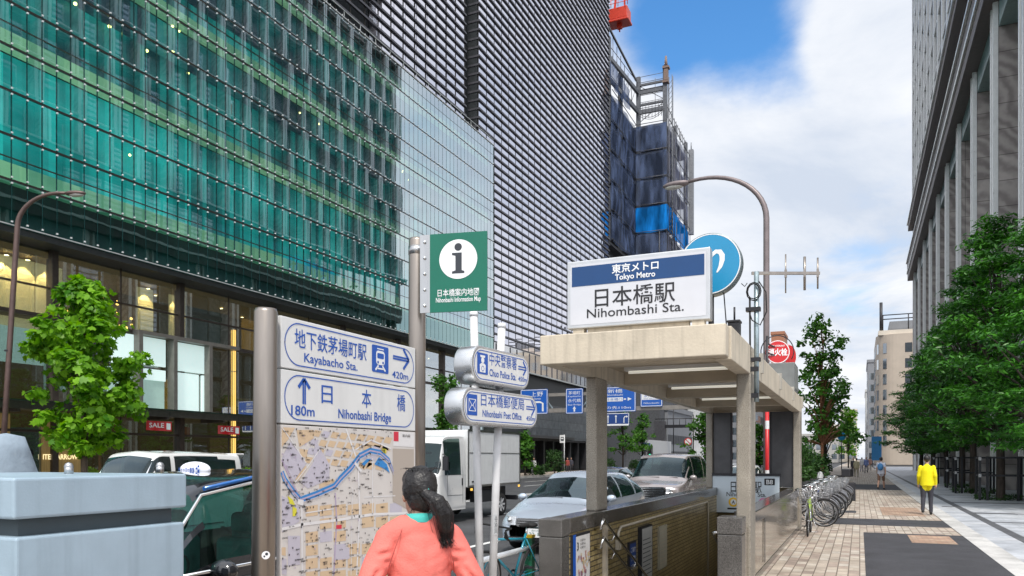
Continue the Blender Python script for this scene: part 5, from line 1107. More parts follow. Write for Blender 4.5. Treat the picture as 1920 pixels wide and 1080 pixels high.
# ------------------------------------------------------------------ white box truck
trk = thing('box_truck', 'white box truck with a square cargo body driving past the map sign', 'truck', (-11.35, 18.3, -.15), 0, 'vehicles standing or driving on the road')
cabin(trk, .85, .32, (.95,), 1.2, 1.98); P_trk = paint('truck_white_paint', (.72, .72, .71), .0, .3)
def ring_trk(w, zb, zm, wr, zr): return [(0, zb), (w * .9, zb), (w, zb + .05), (w, zb + .3), (w, zm - .1), (w, zm), ((w + wr) / 2 + .01, (zm + zr) / 2), (wr + .005, zr - .08), (wr * .9, zr - .015), (0, zr + .02)]
ST = [(0.0, ring_trk(.80, .42, 1.28, .78, 1.33)), (.06, ring_trk(.90, .38, 1.34, .84, 1.42)), (.16, ring_trk(.93, .36, 1.38, .85, 1.72)), (.30, ring_trk(.93, .36, 1.4, .86, 2.25)), (.46, ring_trk(.93, .36, 1.4, .86, 2.42)), (1.0, ring_trk(.93, .36, 1.4, .86, 2.47)), (1.55, ring_trk(.93, .36, 1.4, .86, 2.47)), (1.62, ring_trk(.90, .40, 1.4, .84, 2.42))]
rows = lofted(ST, 8, 5)
def cls(s, t):
    if 1.15 < s < 3.05 and 7.1 < t <= 9.1: return 'windscreen'
    if 1.3 < s < 3.4 and 6.0 < t < 7.1 and s < 2.4: return 'windscreen'
    if 3.55 < s < 5.55 and 4.85 < t < 6.95: return 'side_window'
    return 'cab'
shell(rows, cls, {'cab': P_trk, 'windscreen': M_cglass, 'side_window': M_cglass}, trk)
g = MB(); g.box(-.95, .95, 1.70, 5.45, .98, 2.66); g.build('cargo_box', pm('cargo_white', (.66, .67, .67), .4, var=.05, streak=.12), trk, bevel=.02)
g = MB()
for z in (.98, 2.62): g.box(.952, .97, 1.68, 5.47, z, z + .06)
for y in (1.68, 5.40): g.box(.95, .968, y, y + .07, 1.04, 2.62)
g.box(.952, .96, 1.75, 5.4, 1.98, 2.0); g.build('corner_trim', M_steel, trk)
g = MB()
for z in (.98, 2.62): g.box(-.97, -.952, 1.68, 5.47, z, z + .06)
for y in (1.68, 5.40): g.box(-.968, -.95, y, y + .07, 1.04, 2.62)
g.build('corner_trim', M_steel, trk); g = MB(); g.tube([(.931, 1.42, .5), (.934, 1.42, 1.4), (.90, 1.42, 1.9), (.865, 1.42, 2.35)], .006, 4); g.tube([(.931, .52, .8), (.934, .5, 1.38)], .006, 4); g.tube([(.933, .52, .8), (.933, 1.42, .78)], .005, 4); g.build('door_gap', M_cblack, trk)
g = MB(); g.box(-.45, .45, 1.5, 5.4, .55, .9); g.box(-.9, .9, 5.3, 5.42, .45, .6); g.box(.6, .92, 2.5, 3.5, .5, .85); g.build('chassis', M_dark, trk)
for y, r in ((.62, .36), (4.15, .36)):
    for s in (-1, 1): wheel_at(trk, s * .80, y, r, .22, s, M_ltgrey)
g = MB()
for s in (-1, 1): g.bar((s * .9, .30, 1.95), (s * 1.1, .12, 1.9), .025, .025); g.box(s * 1.1 - .08, s * 1.1 + .08, .06, .14, 1.5, 1.88)
g.build('wing_mirror', M_dark, trk, bevel=.01)
g = MB(); g.box(-.8, .8, -.06, .02, .44, .62, 0); g.box(-.6, .6, -.02, .02, .8, 1.0, 0); g.build('bumper', M_ltgrey, trk, bevel=.02)
for s in (-1, 1): g = MB(); g.box(s * .68 - .14, s * .68 + .14, -.03, .03, .70, .88); g.build('headlight', M_lampglass, trk, bevel=.03)
for y in (1.85, 5.30): g = MB(); g.box(.955, .985, y, y + .09, .88, .95); g.build('marker_lamp', emis('amber_marker', (1, .55, .1), 1.2), trk)
g = MB(); g.box(.935, .95, 1.35, 1.40, 1.06, 1.26); g.box(.955, .975, 1.95, 2.15, 1.12, 1.16); g.build('door_handle', M_cblack, trk)
g = MB(); g.bar((-.7, .16, 1.44), (.1, .12, 1.45), .02, .02); g.bar((0, .16, 1.44), (.75, .14, 1.45), .02, .02); g.build('wiper', M_cblack, trk)
# far car seen through the back of the entrance
def small_car(label, X, Y, pnt, rz=0):
    o = place('saloon_car', label, X, Y, rz)
    ST = [(0.0, ring_hood(.62, .62, .26, .12)), (.12, ring_hood(.80, .70, .22, .12)), (.5, ring_hood(.86, .82, .2, .12)), (.95, ring_hood(.87, .90, .2, .11)), (1.25, ring_hood(.87, .95, .2, .09)),
          (2.0, ring_cab(.87, .96, .60, 1.38)), (2.5, ring_cab(.87, .97, .62, 1.45)), (3.2, ring_cab(.87, .98, .62, 1.43)), (3.8, ring_cab(.87, 1.0, .58, 1.2)), (4.35, ring_cab(.84, .9, .6, .98, .26)), (4.5, ring_cab(.8, .8, .5, .88, .34))]
    GL = [('windscreen', 4.12, 4.95, 6.2, 9.1), ('front_window', 4.32, 6.02, 5.1, 6.05), ('front_window', 4.95, 6.02, 5.1, 6.95), ('rear_window', 6.14, 7.4, 5.1, 6.95)]
    car_body(o, ST, GL, {'body': pnt, 'windscreen': M_cglass, 'front_window': M_cglass, 'rear_window': M_cglass}, 5, 3); cabin(o, .78, 1.35, (2.1, 2.9), .68, 1.26); front_end(o, .87, .5, .64, .62, .4, 3, .34, -.03)
    for y in (.9, 3.6):
        for s in (-1, 1): wheel_at(o, s * .77, y, .31, .19, s, M_chrome)
    return o
small_car('white saloon car far along the kerb, seen through the back of the subway entrance', -5.3, 38, P_wht)
small_car('dark grey saloon car half hidden between the box truck and the silver people carrier', -9.2, 27.5, paint('graphite_paint', (.08, .085, .1), .6, .25))
# ================================================================== BICYCLES
M_alu = pm('dull_aluminium', (.34, .34, .35), .35, .8, var=.15); M_guard2 = pm('mudguard_steel', (.16, .16, .17), .3, .6, var=.2)
def bicycle(label, loc, rz, fm, group=None, basket=True, drop=False, lean=0.):
    o = thing('bicycle', label, 'bicycle', loc, rz, group); o.rotation_euler = (0, R(lean), rz)     # runs along local y, front wheel at +y
    r = .335
    for y in (-.53, .53):
        w = bpy.data.objects.new('wheel', None); COL.objects.link(w); w.parent = o; w.location = (0, y, r)
        g = MB(); g.tube([(0, r * .965 * math.cos(a * math.pi / 16), r * .965 * math.sin(a * math.pi / 16)) for a in range(32)], .017, 8, closed=True); g.build('tyre', M_rubber, w)
        g = MB(); g.tube([(0, r * .90 * math.cos(a * math.pi / 16), r * .90 * math.sin(a * math.pi / 16)) for a in range(32)], .010, 6, closed=True); g.cyl((-.045, 0, 0), (.045, 0, 0), .018, n=8); g.build('rim', M_alu, w)
        g = MB()
        for k in range(18):
            a = 2 * math.pi * k / 18; g.cyl((.03 * (-1) ** k, .015 * math.cos(a + .6), .015 * math.sin(a + .6)), (0, r * .9 * math.cos(a), r * .9 * math.sin(a)), .0018, n=3, caps=False)
        g.build('spokes', M_alu, w)
    bb = (0, -.08, .30); seat = (0, -.25, .80); head = (0, .33, .78); hl = (0, .37, .62)
    g = MB(); g.tube([bb, seat], .015, 8); g.tube([bb, hl], .018, 8)
    if drop: g.tube([(0, -.22, .74), head], .016, 8)
    else: g.tube([(0, -.14, .48), (0, .1, .50), head], .016, 8)
    for s in (-.05, .05): g.tube([(s * .5, -.08, .30), (s, -.53, r)], .009, 6); g.tube([(s * .4, -.24, .74), (s, -.53, r)], .008, 6)
    g.tube([head, hl], .020, 8); g.build('frame', fm, o)
    g = MB()
    for s in (-.05, .05): g.tube([(s * .3, .37, .62), (s, .42, .5), (s, .53, r)], .010, 6)
    g.build('fork', fm if drop else M_chrome, o)
    g = MB(); g.tube([(0, .33, .78), (0, .30, .93)], .012, 6)
    if drop:
        for s in (-1, 1): g.tube([(0, .33, .93), (s * .2, .33, .93), (s * .21, .44, .92), (s * .21, .45, .84), (s * .21, .36, .80)], .012, 6)
    else:
        for s in (-1, 1): g.tube([(0, .30, .93), (s * .1, .33, 1.0), (s * .24, .28, 1.02), (s * .27, .08, .98)], .011, 6)
    hb = g.build('handlebar', M_rubber if drop else M_chrome, o)
    for s in (-1, 1):
        g = MB()
        if not drop: g.cyl((s * .27, .16, .995), (s * .272, .04, .97), .016, n=8)
        else: g.cyl((s * .21, .45, .9), (s * .21, .4, .82), .016, n=8)
        g.build('grip', M_rubber, hb)
    g = MB(); g.cyl((0, -.25, .78), (0, -.27, .88), .013, n=8, m=1); g.ball((0, -.34, .90), (.085, .09, .035), 12); g.ball((0, -.22, .905), (.035, .12, .025), 12); g.build('saddle', [M_rubber, M_chrome], o)
    g = MB(); g.lathe([(.085, -.004), (.09, .0), (.085, .004), (.06, .003)], (.03, -.08, .30), (1, 0, 0), 20)
    for s in (1, -1): g.bar((s * .06, -.08, .30), (s * .07, -.08 + s * .12, .30 - s * .12), .015, .02); g.box(s * .11 - .04, s * .11 + .04, -.08 + s * .12 - .04, -.08 + s * .12 + .04, .29 - s * .12, .31 - s * .12)
    g.build('crank', M_dark, o)
    if not drop:
        g = MB()
        for (cy, a0, a1) in ((-.53, 5, 195), (.53, 20, 150)):
            P = [(0, cy + (r + .03) * math.cos(R(a)), r + (r + .03) * math.sin(R(a))) for a in range(a0, a1, 12)]
            g.tube(P, .014, 6, sq=2.)
        g.build('mudguard', M_guard2, o)
        g = MB(); g.box(-.06, .06, -.75, -.38, .74, .755)
        for s in (-1, 1): g.tube([(s * .055, -.72, .74), (s * .05, -.53, .34)], .006, 6)
        g.build('carrier', M_alu, o)
        g = MB(); g.tube([(.05, -.5, .3), (.16, -.5, .01)], .008, 6); g.tube([(-.05, -.5, .3), (-.16, -.5, .01)], .008, 6); g.tube([(-.16, -.5, .01), (.16, -.5, .01)], .008, 6); g.build('kickstand', M_chrome, o)
    if basket:
        g = MB()
        for k in range(6):
            z = .72 + k * .05; e = k * .008; g.tube([(-.15 - e, .44, z), (.15 + e, .44, z), (.15 + e, .68 + e, z), (-.15 - e, .68 + e, z)], .004, 4, closed=True)
        for k in range(8): x = -.15 + k * .043; g.tube([(x, .44, .97), (x, .44, .72), (x, .68, .72), (x * 1.2, .72, .97)], .003, 4)
        for k in range(5): y = .46 + k * .055; g.tube([(-.19, y, .97), (-.15, y, .72), (.15, y, .72), (.19, y, .97)], .003, 4)
        g.build('basket', M_alu, o)
    return o
GB = 'bicycles parked beyond the subway entrance'
M_lime = pm('lime_frame', (.35, .55, .02), .3, coat=.6)
bicycle('lime framed bicycle standing end on against the subway entrance wall', (-1.02, 18.35, 0), R(180), M_lime, GB, True)
FR = [('silver', (.5, .5, .52)), ('black', (.015, .015, .018)), ('brown', (.16, .09, .05)), ('white', (.65, .65, .65)), ('navy', (.02, .04, .15)), ('maroon', (.2, .02, .03)), ('grey', (.2, .2, .21))]
rb = random.Random(3); protos = {}
order = ['silver', 'brown', 'white', 'black', 'silver', 'navy', 'white', 'black', 'grey', 'silver', 'maroon', 'white', 'silver', 'black', 'grey', 'navy', 'white', 'silver']
ord_n = ['nearest', 'second', 'third', 'fourth', 'fifth', 'sixth', 'seventh', 'eighth', 'ninth', 'tenth', 'eleventh', 'twelfth', 'thirteenth', 'fourteenth', 'fifteenth', 'sixteenth', 'seventeenth', 'eighteenth']
for k, nm in enumerate(order):
    Yb = 20.55 + k * .62 + rb.uniform(-.07, .07); Xb = -1.35 + rb.uniform(-.10, .12) + k * .012; rz = R(-90 + rb.uniform(-9, 9)); ln = rb.uniform(-4, 4)
    lab = '%s framed bicycle, %s from the entrance in the row parked crossways on the pavement' % (nm, ord_n[k])
    if nm not in protos:
        o = bicycle(lab, (Xb, Yb, 0), rz, pm(nm + '_frame', dict(FR)[nm], .3, .2, coat=.6), GB, k % 3 != 1, False, ln); protos[nm] = o
    else:
        o = copy_tree(protos[nm]); o.location = (Xb, Yb, 0); o.rotation_euler = (0, R(ln), rz); o['label'] = lab
pk = onX(968, -3.62)
bicycle('cyan road bicycle with drop handlebars leaning beside the white signposts', (-3.74, pk[0] + .05, 0), R(168), pm('cyan_frame', (.005, .22, .31), .25, coat=.8), None, False, True, -5)
# green guard post with a rail by the kerb
Yg, zg = onX(993, -3.66)
o = thing('guard_rail', 'dark green square kerb post with a yellow tip and white rail', 'guard rail', (-3.66, Yg, 0)); ht = zat(1008, zg)
g = MB(); g.box(-.05, .05, -.05, .05, 0, ht); g.build('post', pm('guard_green', (.01, .10, .05), .4, var=.15), o, bevel=.008); g = MB(); g.box(-.052, .052, -.052, .052, ht + .001, ht + .035); g.build('yellow_tip', pm('reflector_yellow', (.75, .5, .02), .4), o)
g = MB(); g.tube([(0, -.05, ht - .12), (0, -1.6, ht - .12)], .03, 10); g.build('rail', M_white, o); g = MB(); g.box(-.05, .05, -1.7, -1.6, 0, ht); g.build('post', pm('guard_green', (.01, .10, .05), .4), o, bevel=.008)
# ================================================================== TREES AND PLANTS
def leaf_shape(kind, L):
    if kind == 'plane':                                  # broad lobed leaf
        P = [(0, 0), (.28, .05), (.5, .28), (.27, .42), (.36, .72), (.12, .68), (0, 1), (-.12, .68), (-.36, .72), (-.27, .42), (-.5, .28), (-.28, .05)]
    elif kind == 'long': P = [(0, 0), (.13, .25), (.15, .55), (0, 1), (-.15, .55), (-.13, .25)]
    else: P = [(0, 0), (.26, .3), (.22, .65), (0, 1), (-.22, .65), (-.26, .3)]
    return [(x * L, y * L) for x, y in P]
def leaves_into(g, rnd, c, rad, n, kind, L, flat=1., up=.55, out=None):
    """n leaves spread through an uneven ellipsoid clump about c"""
    c = Vector(c)
    for i in range(n):
        while True:
            d = Vector((rnd.uniform(-1, 1), rnd.uniform(-1, 1), rnd.uniform(-1, 1)))
            if .05 < d.length < 1: break
        d = d * (.55 + .45 * d.length)
        p = c + Vector((d.x * rad, d.y * rad, d.z * rad * flat))
        l = L * rnd.uniform(.5, 1.38); nrm = (d.normalized() * (1 - up) + Vector((0, 0, 1)) * up + Vector((rnd.gauss(0, .35), rnd.gauss(0, .35), rnd.gauss(0, .25)))).normalized()
        t = Vector((rnd.gauss(0, 1), rnd.gauss(0, 1), rnd.gauss(-.25, .4))); x = nrm.cross(t)
        if x.length < 1e-4: continue
        x.normalize(); y = nrm.cross(x)
        P = leaf_shape(kind, l); bend = rnd.uniform(-.05, .18)
        g.add([p + x * a + y * b - nrm * (bend * b * b / l) for a, b in P], [tuple(range(len(P)))], 0)
def limbs(g, rnd, base, H, r, tips, m=0):
    """tapered wobbly trunk and a limb out to each tip"""
    P = [Vector(base)]; n = 7
    for k in range(1, n + 1): P.append(Vector(base) + Vector((rnd.gauss(0, .03) * k * .4, rnd.gauss(0, .03) * k * .4, H * k / n)))
    g.tube([P[0] - Vector((0, 0, .05))] + P, [r * 1.35] + [r * (1 - .75 * k / n) for k in range(n + 1)], 10, m)
    for t in tips:
        t = Vector(t); hz = max(.25, min(.92, (t.z - base[2]) / H - .22)); k = hz * n; i = min(int(k), n - 1); a = P[i].lerp(P[i + 1], k - i)
        mid = a.lerp(t, .5) + Vector((rnd.gauss(0, .08), rnd.gauss(0, .08), .1 + rnd.uniform(0, .25))); rr_ = r * (1 - .75 * hz) * .55
        g.tube([a, mid, t], [rr_, rr_ * .6, rr_ * .22], 6, m)
def bark(name, c): return pm(name, c, .85, var=.45, scale=14, stretch=(1, 1, .25), bump=.6, bscale=18)
M_bark = bark('grey_brown_bark', (.10, .075, .055)); M_bark2 = bark('dark_bark', (.055, .042, .034)); M_bark3 = bark('ruddy_bark', (.20, .09, .045))
M_leafL = leafmat('plane_leaf', (.045, .17, .010), (.25, .50, .03), .4, .4)
M_leafD = leafmat('evergreen_leaf', (.010, .055, .012), (.075, .25, .025), .25, .35)
M_leafM = leafmat('street_leaf', (.018, .075, .018), (.11, .27, .035), .32, .45)
M_leafS = leafmat('shrub_leaf', (.012, .04, .012), (.05, .12, .025), .25, .5)
# bright plane tree on the far pavement
Yt, zt = onX(158, -29.6)
t = thing('plane_tree', 'bright green leafy plane tree in front of the lit shops on the far pavement', 'tree', (-29.6, Yt, 0), 0, 'street trees')
rn = random.Random(21); prof = []
def radial(zf): return max(0., math.sin(math.pi * min(1, max(0, zf)) ** .8)) ** .7
z0c, z1c = 1.5, zat(525, zt); tips = []; g = MB()
for k in range(125):
    zf = rn.random() ** .9; z = z0c + .5 + zf * (z1c - z0c - .7); rmax = (.75, 1.35, 2.05, 2.45, 2.55, 2.3, 2.05, 1.75, 1.25, .85, .4)[min(10, int(zf * 10 + .5))] * rn.uniform(.8, 1.06)
    a = rn.uniform(0, 6.283); rr = rmax * (rn.random() ** .45); c = (rr * math.cos(a), rr * math.sin(a), z)
    leaves_into(g, rn, c, rn.uniform(.38, .68), rn.randint(38, 62), 'plane', .30, .8, .4)
    if k % 2: tips.append(c)
g.build('crown', M_leafL, t)
g = MB(); limbs(g, rn, (0, 0, 0), 7.2, .15, tips); g.build('trunk', M_bark, t)
# row of evergreens on the plaza: flat sprays stacked in tiers
def evergreen(name, label, seed, H, rad, zb, M_l=M_leafD, L=.21, loc=(0, 0, 0), n=115, group='evergreen trees in a row on the plaza', brk=M_bark2, r0=.17, kind='long', dens=1.):
    t = thing(name, label, 'tree', loc, 0, group); rn = random.Random(seed); g = MB(); tips = []
    for k in range(n):
        zf = rn.random() ** 1.05; z = zb + zf * (H - zb - .25)
        rm = rad * (1.0 - zf ** 2.2) ** .62 * (.80 + .20 * math.sin(zf * 21 + seed)); rm *= min(1, .62 + zf * 2.2)
        a = rn.uniform(0, 6.283); rr = rm * (rn.random() ** .36); c = Vector((rr * math.cos(a), rr * math.sin(a), z - .10 * rr))
        leaves_into(g, rn, c, rn.uniform(.50, .95) * (.6 + .4 * rad / 3.3), int(rn.randint(75, 120) * dens), kind, L, .26, .62)
        if k % 3 == 0: tips.append(c)
    g.build('crown', M_l, t)
    g = MB(); limbs(g, rn, (0, 0, 0), H * .9, r0, tips); g.build('trunk', brk, t); return t
ev = []
spots = [(5.6, 30.2, 9.9, 3.0, 'evergreen tree nearest the camera on the plaza, crown cut by the view edge'), (5.15, 36.3, 11.6, 3.25, 'large evergreen tree growing out of the first black tree guard'), (4.95, 42.8, 11.0, 3.1, 'evergreen tree growing out of the second black tree guard'), (5.25, 50.0, 10.6, 3.0, 'evergreen tree in the third black guard, behind the walker in yellow'), (5.2, 58.0, 10.4, 3.3, 'evergreen tree fourth from the front black guard'), (5.1, 67.0, 10.2, 3.6, 'evergreen tree fifth from the front black guard'), (5.0, 78, 10.2, 3.7, 'farthest evergreen tree of the plaza row')]
A1 = evergreen('evergreen_tree', spots[1][4], 5, spots[1][2], spots[1][3], 2.5, loc=(spots[1][0], spots[1][1], 0), n=205)
A2 = evergreen('evergreen_tree', spots[2][4], 9, spots[2][2], spots[2][3], 2.45, loc=(spots[2][0], spots[2][1], 0), n=185)
for i, sp in enumerate(spots):
    if i in (1, 2): continue
    o = copy_tree((A1, A2)[i % 2]); src = spots[1 + i % 2]; o.location = (sp[0], sp[1], 0); o.rotation_euler = (0, 0, 1.3 * i + .5); k = sp[2] / src[2]; o.scale = (sp[3] / src[3],) * 2 + (k,); o['label'] = sp[4]
# black tree guards with ground cover at their feet
M_guard = pm('guard_black', (.012, .014, .018), .4, .3, var=.15)
def tree_guard(label, loc):
    o = thing('tree_guard', label, 'tree guard', loc, 0, 'black tree guards on the plaza'); h = 1.75
    for (x, y) in ((-.78, -.5), (-.52, -.5), (.78, -.5), (.52, -.5), (-.78, .5), (.78, .5)):
        g = MB(); g.box(x - .045, x + .045, y - .045, y + .045, 0, h); g.build('post', M_guard, o, bevel=.004)
    for z in (h - .09, .95):
        g = MB(); g.box(-.735, .735, -.485, -.43, z, z + .07); g.box(-.735, .735, .43, .485, z, z + .07); g.box(-.80, -.75, -.45, .45, z, z + .07); g.box(.75, .80, -.45, .45, z, z + .07); g.build('rail', M_guard, o)
    g = MB()
    for x in (-.78,): g.box(x - .05, x + .05, -.55, -.546, h - .16, h - .03); g.box(x - .05, x + .05, -.55, -.546, .92, 1.05)
    g.build('bracket_plate', M_ltgrey, o); return o
tg = tree_guard('black tree guard round the first evergreen trunk', (5.15, 36.3, 0))
for X, Y, lb in ((4.95, 42.8, 'black tree guard round the second evergreen trunk'), (5.25, 50.0, 'black tree guard round the third evergreen trunk'), (5.2, 58, 'black tree guard round the fourth evergreen trunk')):
    o = copy_tree(tg); o.location = (X, Y, 0); o['label'] = lb
def lowplants(name, label, x0, x1, y0, y1, h, n, seed, L=.10, M_=M_leafS, kind='long', cat='plants'):
    rn = random.Random(seed); g = MB(); o = thing(name, label, cat, ((x0 + x1) / 2, (y0 + y1) / 2, 0)); cx, cy = (x0 + x1) / 2, (y0 + y1) / 2
    for k in range(n): leaves_into(g, rn, (rn.uniform(x0, x1) - cx, rn.uniform(y0, y1) - cy, rn.uniform(.04, h)), .16, 12, kind, L, .6, .4)
    
    for k in range(14): x, y = rn.uniform(x0, x1) - cx, rn.uniform(y0, y1) - cy; g.tube([(x, y, 0), (x + rn.gauss(0, .03), y, h * .8)], .008, 4, 1)
    g.build('foliage', [M_, M_bark], o); return o
for (X, Y, lb) in ((5.15, 36.3, 'low leafy ground plants at the foot of the first black tree guard'), (4.95, 42.8, 'low leafy ground plants at the foot of the second black tree guard'), (5.25, 50, 'low leafy ground plants at the foot of the third black tree guard')):
    o = lowplants('ground_plants', lb, X - .85, X + .85, Y - .6, Y + .6, .22, 70, int(Y))
# slim street tree beyond the bicycles and its neighbours
def street_tree(label, X, Y, H, rad, zb, seed, brk, n=60, name='street_tree', L=.26, M_l=M_leafM, top=.62, gap=1.):
    t = thing(name, label, 'tree', (X, Y, 0), 0, 'street trees'); rn = random.Random(seed); g = MB(); tips = []
    for k in range(n):
        zf = rn.random(); z = zb + zf * (H - zb); rm = rad * (1 - zf ** 1.6 * top) * (.72 + .28 * math.sin(zf * 17 + seed)); a = rn.uniform(0, 6.283); rr = rm * rn.random() ** .5
        c = Vector((rr * math.cos(a), rr * math.sin(a), z)); leaves_into(g, rn, c, rn.uniform(.3, .62) * gap, rn.randint(24, 46), 'oval', L, .7, .4)
        if k % 2: tips.append(c)
    g.build('crown', M_l, t); g = MB(); limbs(g, rn, (0, 0, 0), H * .93, .13, tips); g.build('trunk', brk, t); return t
Ys, zs = onX(1541, -2.2)
street_tree('slim tall street tree with a ruddy trunk rising beyond the parked bicycles', -2.2, Ys, zat(592, zs), 2.35, zat(838, zs) + .3, 7, M_bark3, 105, gap=1.0, top=.55)
Y2, z2 = onX(1592, -1.6)
street_tree('small light green street tree farther down the pavement', -1.7, Y2, zat(765, z2), 2.3, 2.4, 12, M_bark2, 60, M_l=M_leafL, L=.4, gap=1.3)
street_tree('street tree with a dark trunk just behind the slim ruddy one', -2.3, Ys + 7, 7.5, 1.6, 2.6, 14, M_bark2, 50)
for i, (u, X, vt, rad, zb, lb) in enumerate(((838, -29, 702, 1.9, 1.6, 'green street tree peeping out behind the capsule signs'), (985, -29, 812, 1.9, .9, 'low green street tree just beyond the box truck'), (1168, -28.6, 762, 3.0, 2.6, 'street tree across the junction left of its twin, behind the entrance column'), (1204, -28.4, 775, 2.4, 3.0, 'street tree across the junction right of its twin'), (1322, -14, 770, 2.6, 1.0, 'dark street tree beside the rear column of the subway entrance'), (1425, -9, 798, 2.2, 1.0, 'dark street tree behind the red hydrant pole'))):
    Yk, zk = onX(u, X); street_tree(lb, X, Yk, zat(vt, zk), rad, zb, 30 + i, M_bark2, 46, L=.34, gap=1.25)
def bush(label, X, Y, w, d, h, seed, n=60, M_=M_leafS, L=.16):
    o = thing('bush', label, 'bush', (X, Y, 0)); rn = random.Random(seed); g = MB()
    for k in range(n):
        a = rn.uniform(0, 6.283); q = rn.random() ** .5; zf = rn.random(); x, y = q * w / 2 * math.cos(a) * (1 - .5 * zf), q * d / 2 * math.sin(a) * (1 - .5 * zf)
        leaves_into(g, rn, (x, y, .15 + zf * (h - .3)), rn.uniform(.22, .4), 22, 'oval', L, .8, .4)
    g.build('foliage', M_, o); s = MB()
    for k in range(6): a = rn.uniform(0, 6.283); s.tube([(0, 0, 0), (math.cos(a) * w * .25, math.sin(a) * d * .25, h * .7)], [.03, .01], 5)
    s.build('stems', M_bark2, o); return o
for i, (u, X, vt, w, lb) in enumerate(((1040, -28.9, 838, 4.6, 'rounded dark bush across the road in front of the tower shops'), (1005, -28.8, 872, 3.0, 'low clipped bush across the road beside the cyclist'), (1142, -28.9, 858, 3.5, 'dark bush across the road behind the entrance column'), (1190, -28.5, 862, 3.6, 'dark bush below the two street trees across the junction'))):
    Yk, zk = onX(u, X); bush(lb, X, Yk, 1.8, w, zat(vt, zk), 50 + i)
Yk, zk = onX(912 - 450, -29.2); bush('small yellow green bush by the store behind the white kei car', -29.4, onX(458, -29.4)[0], 1.2, 1.6, 1.15, 77, 30, M_leafL, .2)
for i, (X, Y, h, lb) in enumerate(((-2.6, 40, 2.4, 'dark leafy bush just behind the parked bicycles'), (-2.3, 46.5, 2.0, 'dark leafy bush beside the ruddy trunk of the slim tree'), (-2.4, 58, 1.9, 'dark leafy bush farther along the kerb'))): bush(lb, X, Y, 1.6, 5, h, 90 + i, 90)
# ================================================================== PEOPLE
def remesh(mb, voxel, smooth, name, mats, parent, fold=0., seed=0., assign=None, fs=9.):
    """join overlapping rounded pieces into one continuous skin"""
    me = bpy.data.meshes.new('tmp'); me.from_pydata(mb.v, [], mb.f); o = bpy.data.objects.new('tmp', me); COL.objects.link(o)
    m = o.modifiers.new('r', 'REMESH'); m.mode = 'VOXEL'; m.voxel_size = voxel
    s = o.modifiers.new('s', 'SMOOTH'); s.iterations = smooth; s.factor = .5
    ev_ = o.evaluated_get(bpy.context.evaluated_depsgraph_get()); nm = bpy.data.meshes.new_from_object(ev_); bpy.data.objects.remove(o); bpy.data.meshes.remove(me)
    if fold:
        for v in nm.vertices:
            c = v.co; d = mnoise.noise(Vector((c.x * fs + seed, c.y * fs, c.z * fs * .55 + c.x * 4))) + .5 * mnoise.noise(Vector((c.x * fs * 2.2, c.y * fs * 2.2 + seed, c.z * fs * 1.3)))
            v.co = c + v.normal * (d * fold)
    nm.name = name
    for mm_ in mats: nm.materials.append(mm_)
    if assign:
        for p in nm.polygons: p.material_index = assign(p.center)
    nm.polygons.foreach_set('use_smooth', [True] * len(nm.polygons)); nm.update()
    ob = bpy.data.objects.new(name, nm); COL.objects.link(ob); ob.parent = parent; return ob
def limb(g, P, rs, n=14, sq=1.): g.tube(P, rs, n, sq=sq); g.ball(P[0], rs[0] * .98, 12); g.ball(P[-1], rs[-1] * .98, 12)
M_skin_p = pm('skin', (.46, .27, .19), .5, var=.06, scale=8)
M_hair = pm('black_hair', (.012, .010, .010), .38, var=.5, scale=30, stretch=(6, 6, .6), bump=.5, bscale=40)
def head_shape(g, c, f=(0, 1, 0)):
    c = Vector(c); f = Vector(f).normalized(); s = Vector((f.y, -f.x, 0))
    def P(a, b_, z): return c + s * a + f * b_ + Vector((0, 0, z))
    g.ball(P(0, -.01, .035), (.076, .092, .095), 20); g.ball(P(0, .025, -.045), (.058, .062, .075), 16); g.ball(P(0, .05, -.085), (.03, .03, .025), 10)
    g.ball(P(0, .098, -.02), (.012, .02, .022), 8); g.ball(P(0, .09, .0), (.008, .012, .03), 8); g.ball(P(0, .083, -.062), (.022, .012, .009), 8)
    for k in (-1, 1): g.ball(P(k * .076, -.005, -.012), (.012, .02, .032), 8); g.ball(P(k * .03, .075, .03), (.024, .012, .008), 8)
def hand(g, w, d, side, curl=.5, palmn=None):
    """palm and five bent fingers from wrist w along d"""
    w = Vector(w); d = Vector(d).normalized(); pn = Vector(palmn or (0, 0, -1)); pn = (pn - d * pn.dot(d)).normalized(); s = d.cross(pn) * side
    g.tube([w, w + d * .04, w + d * .085], [.024, .030, .028], 10, sq=1.0)
    for k, (off, L) in enumerate(((-.028, .062), (-.009, .072), (.011, .068), (.029, .054))):
        a = w + d * .08 + s * off; b_ = a + d * L * .5 + pn * L * .15 * curl; e = b_ + (d * (1 - curl) + pn * curl).normalized() * L * .55
        g.tube([a, b_, e], [.0095, .009, .0075], 8); g.ball(e, .0075, 8)
    a = w + d * .025 - s * .024; b_ = a + d * .03 - s * .022; e = b_ + d * .03 + pn * .012; g.tube([a, b_, e], [.012, .010, .008], 8); g.ball(e, .008, 8)
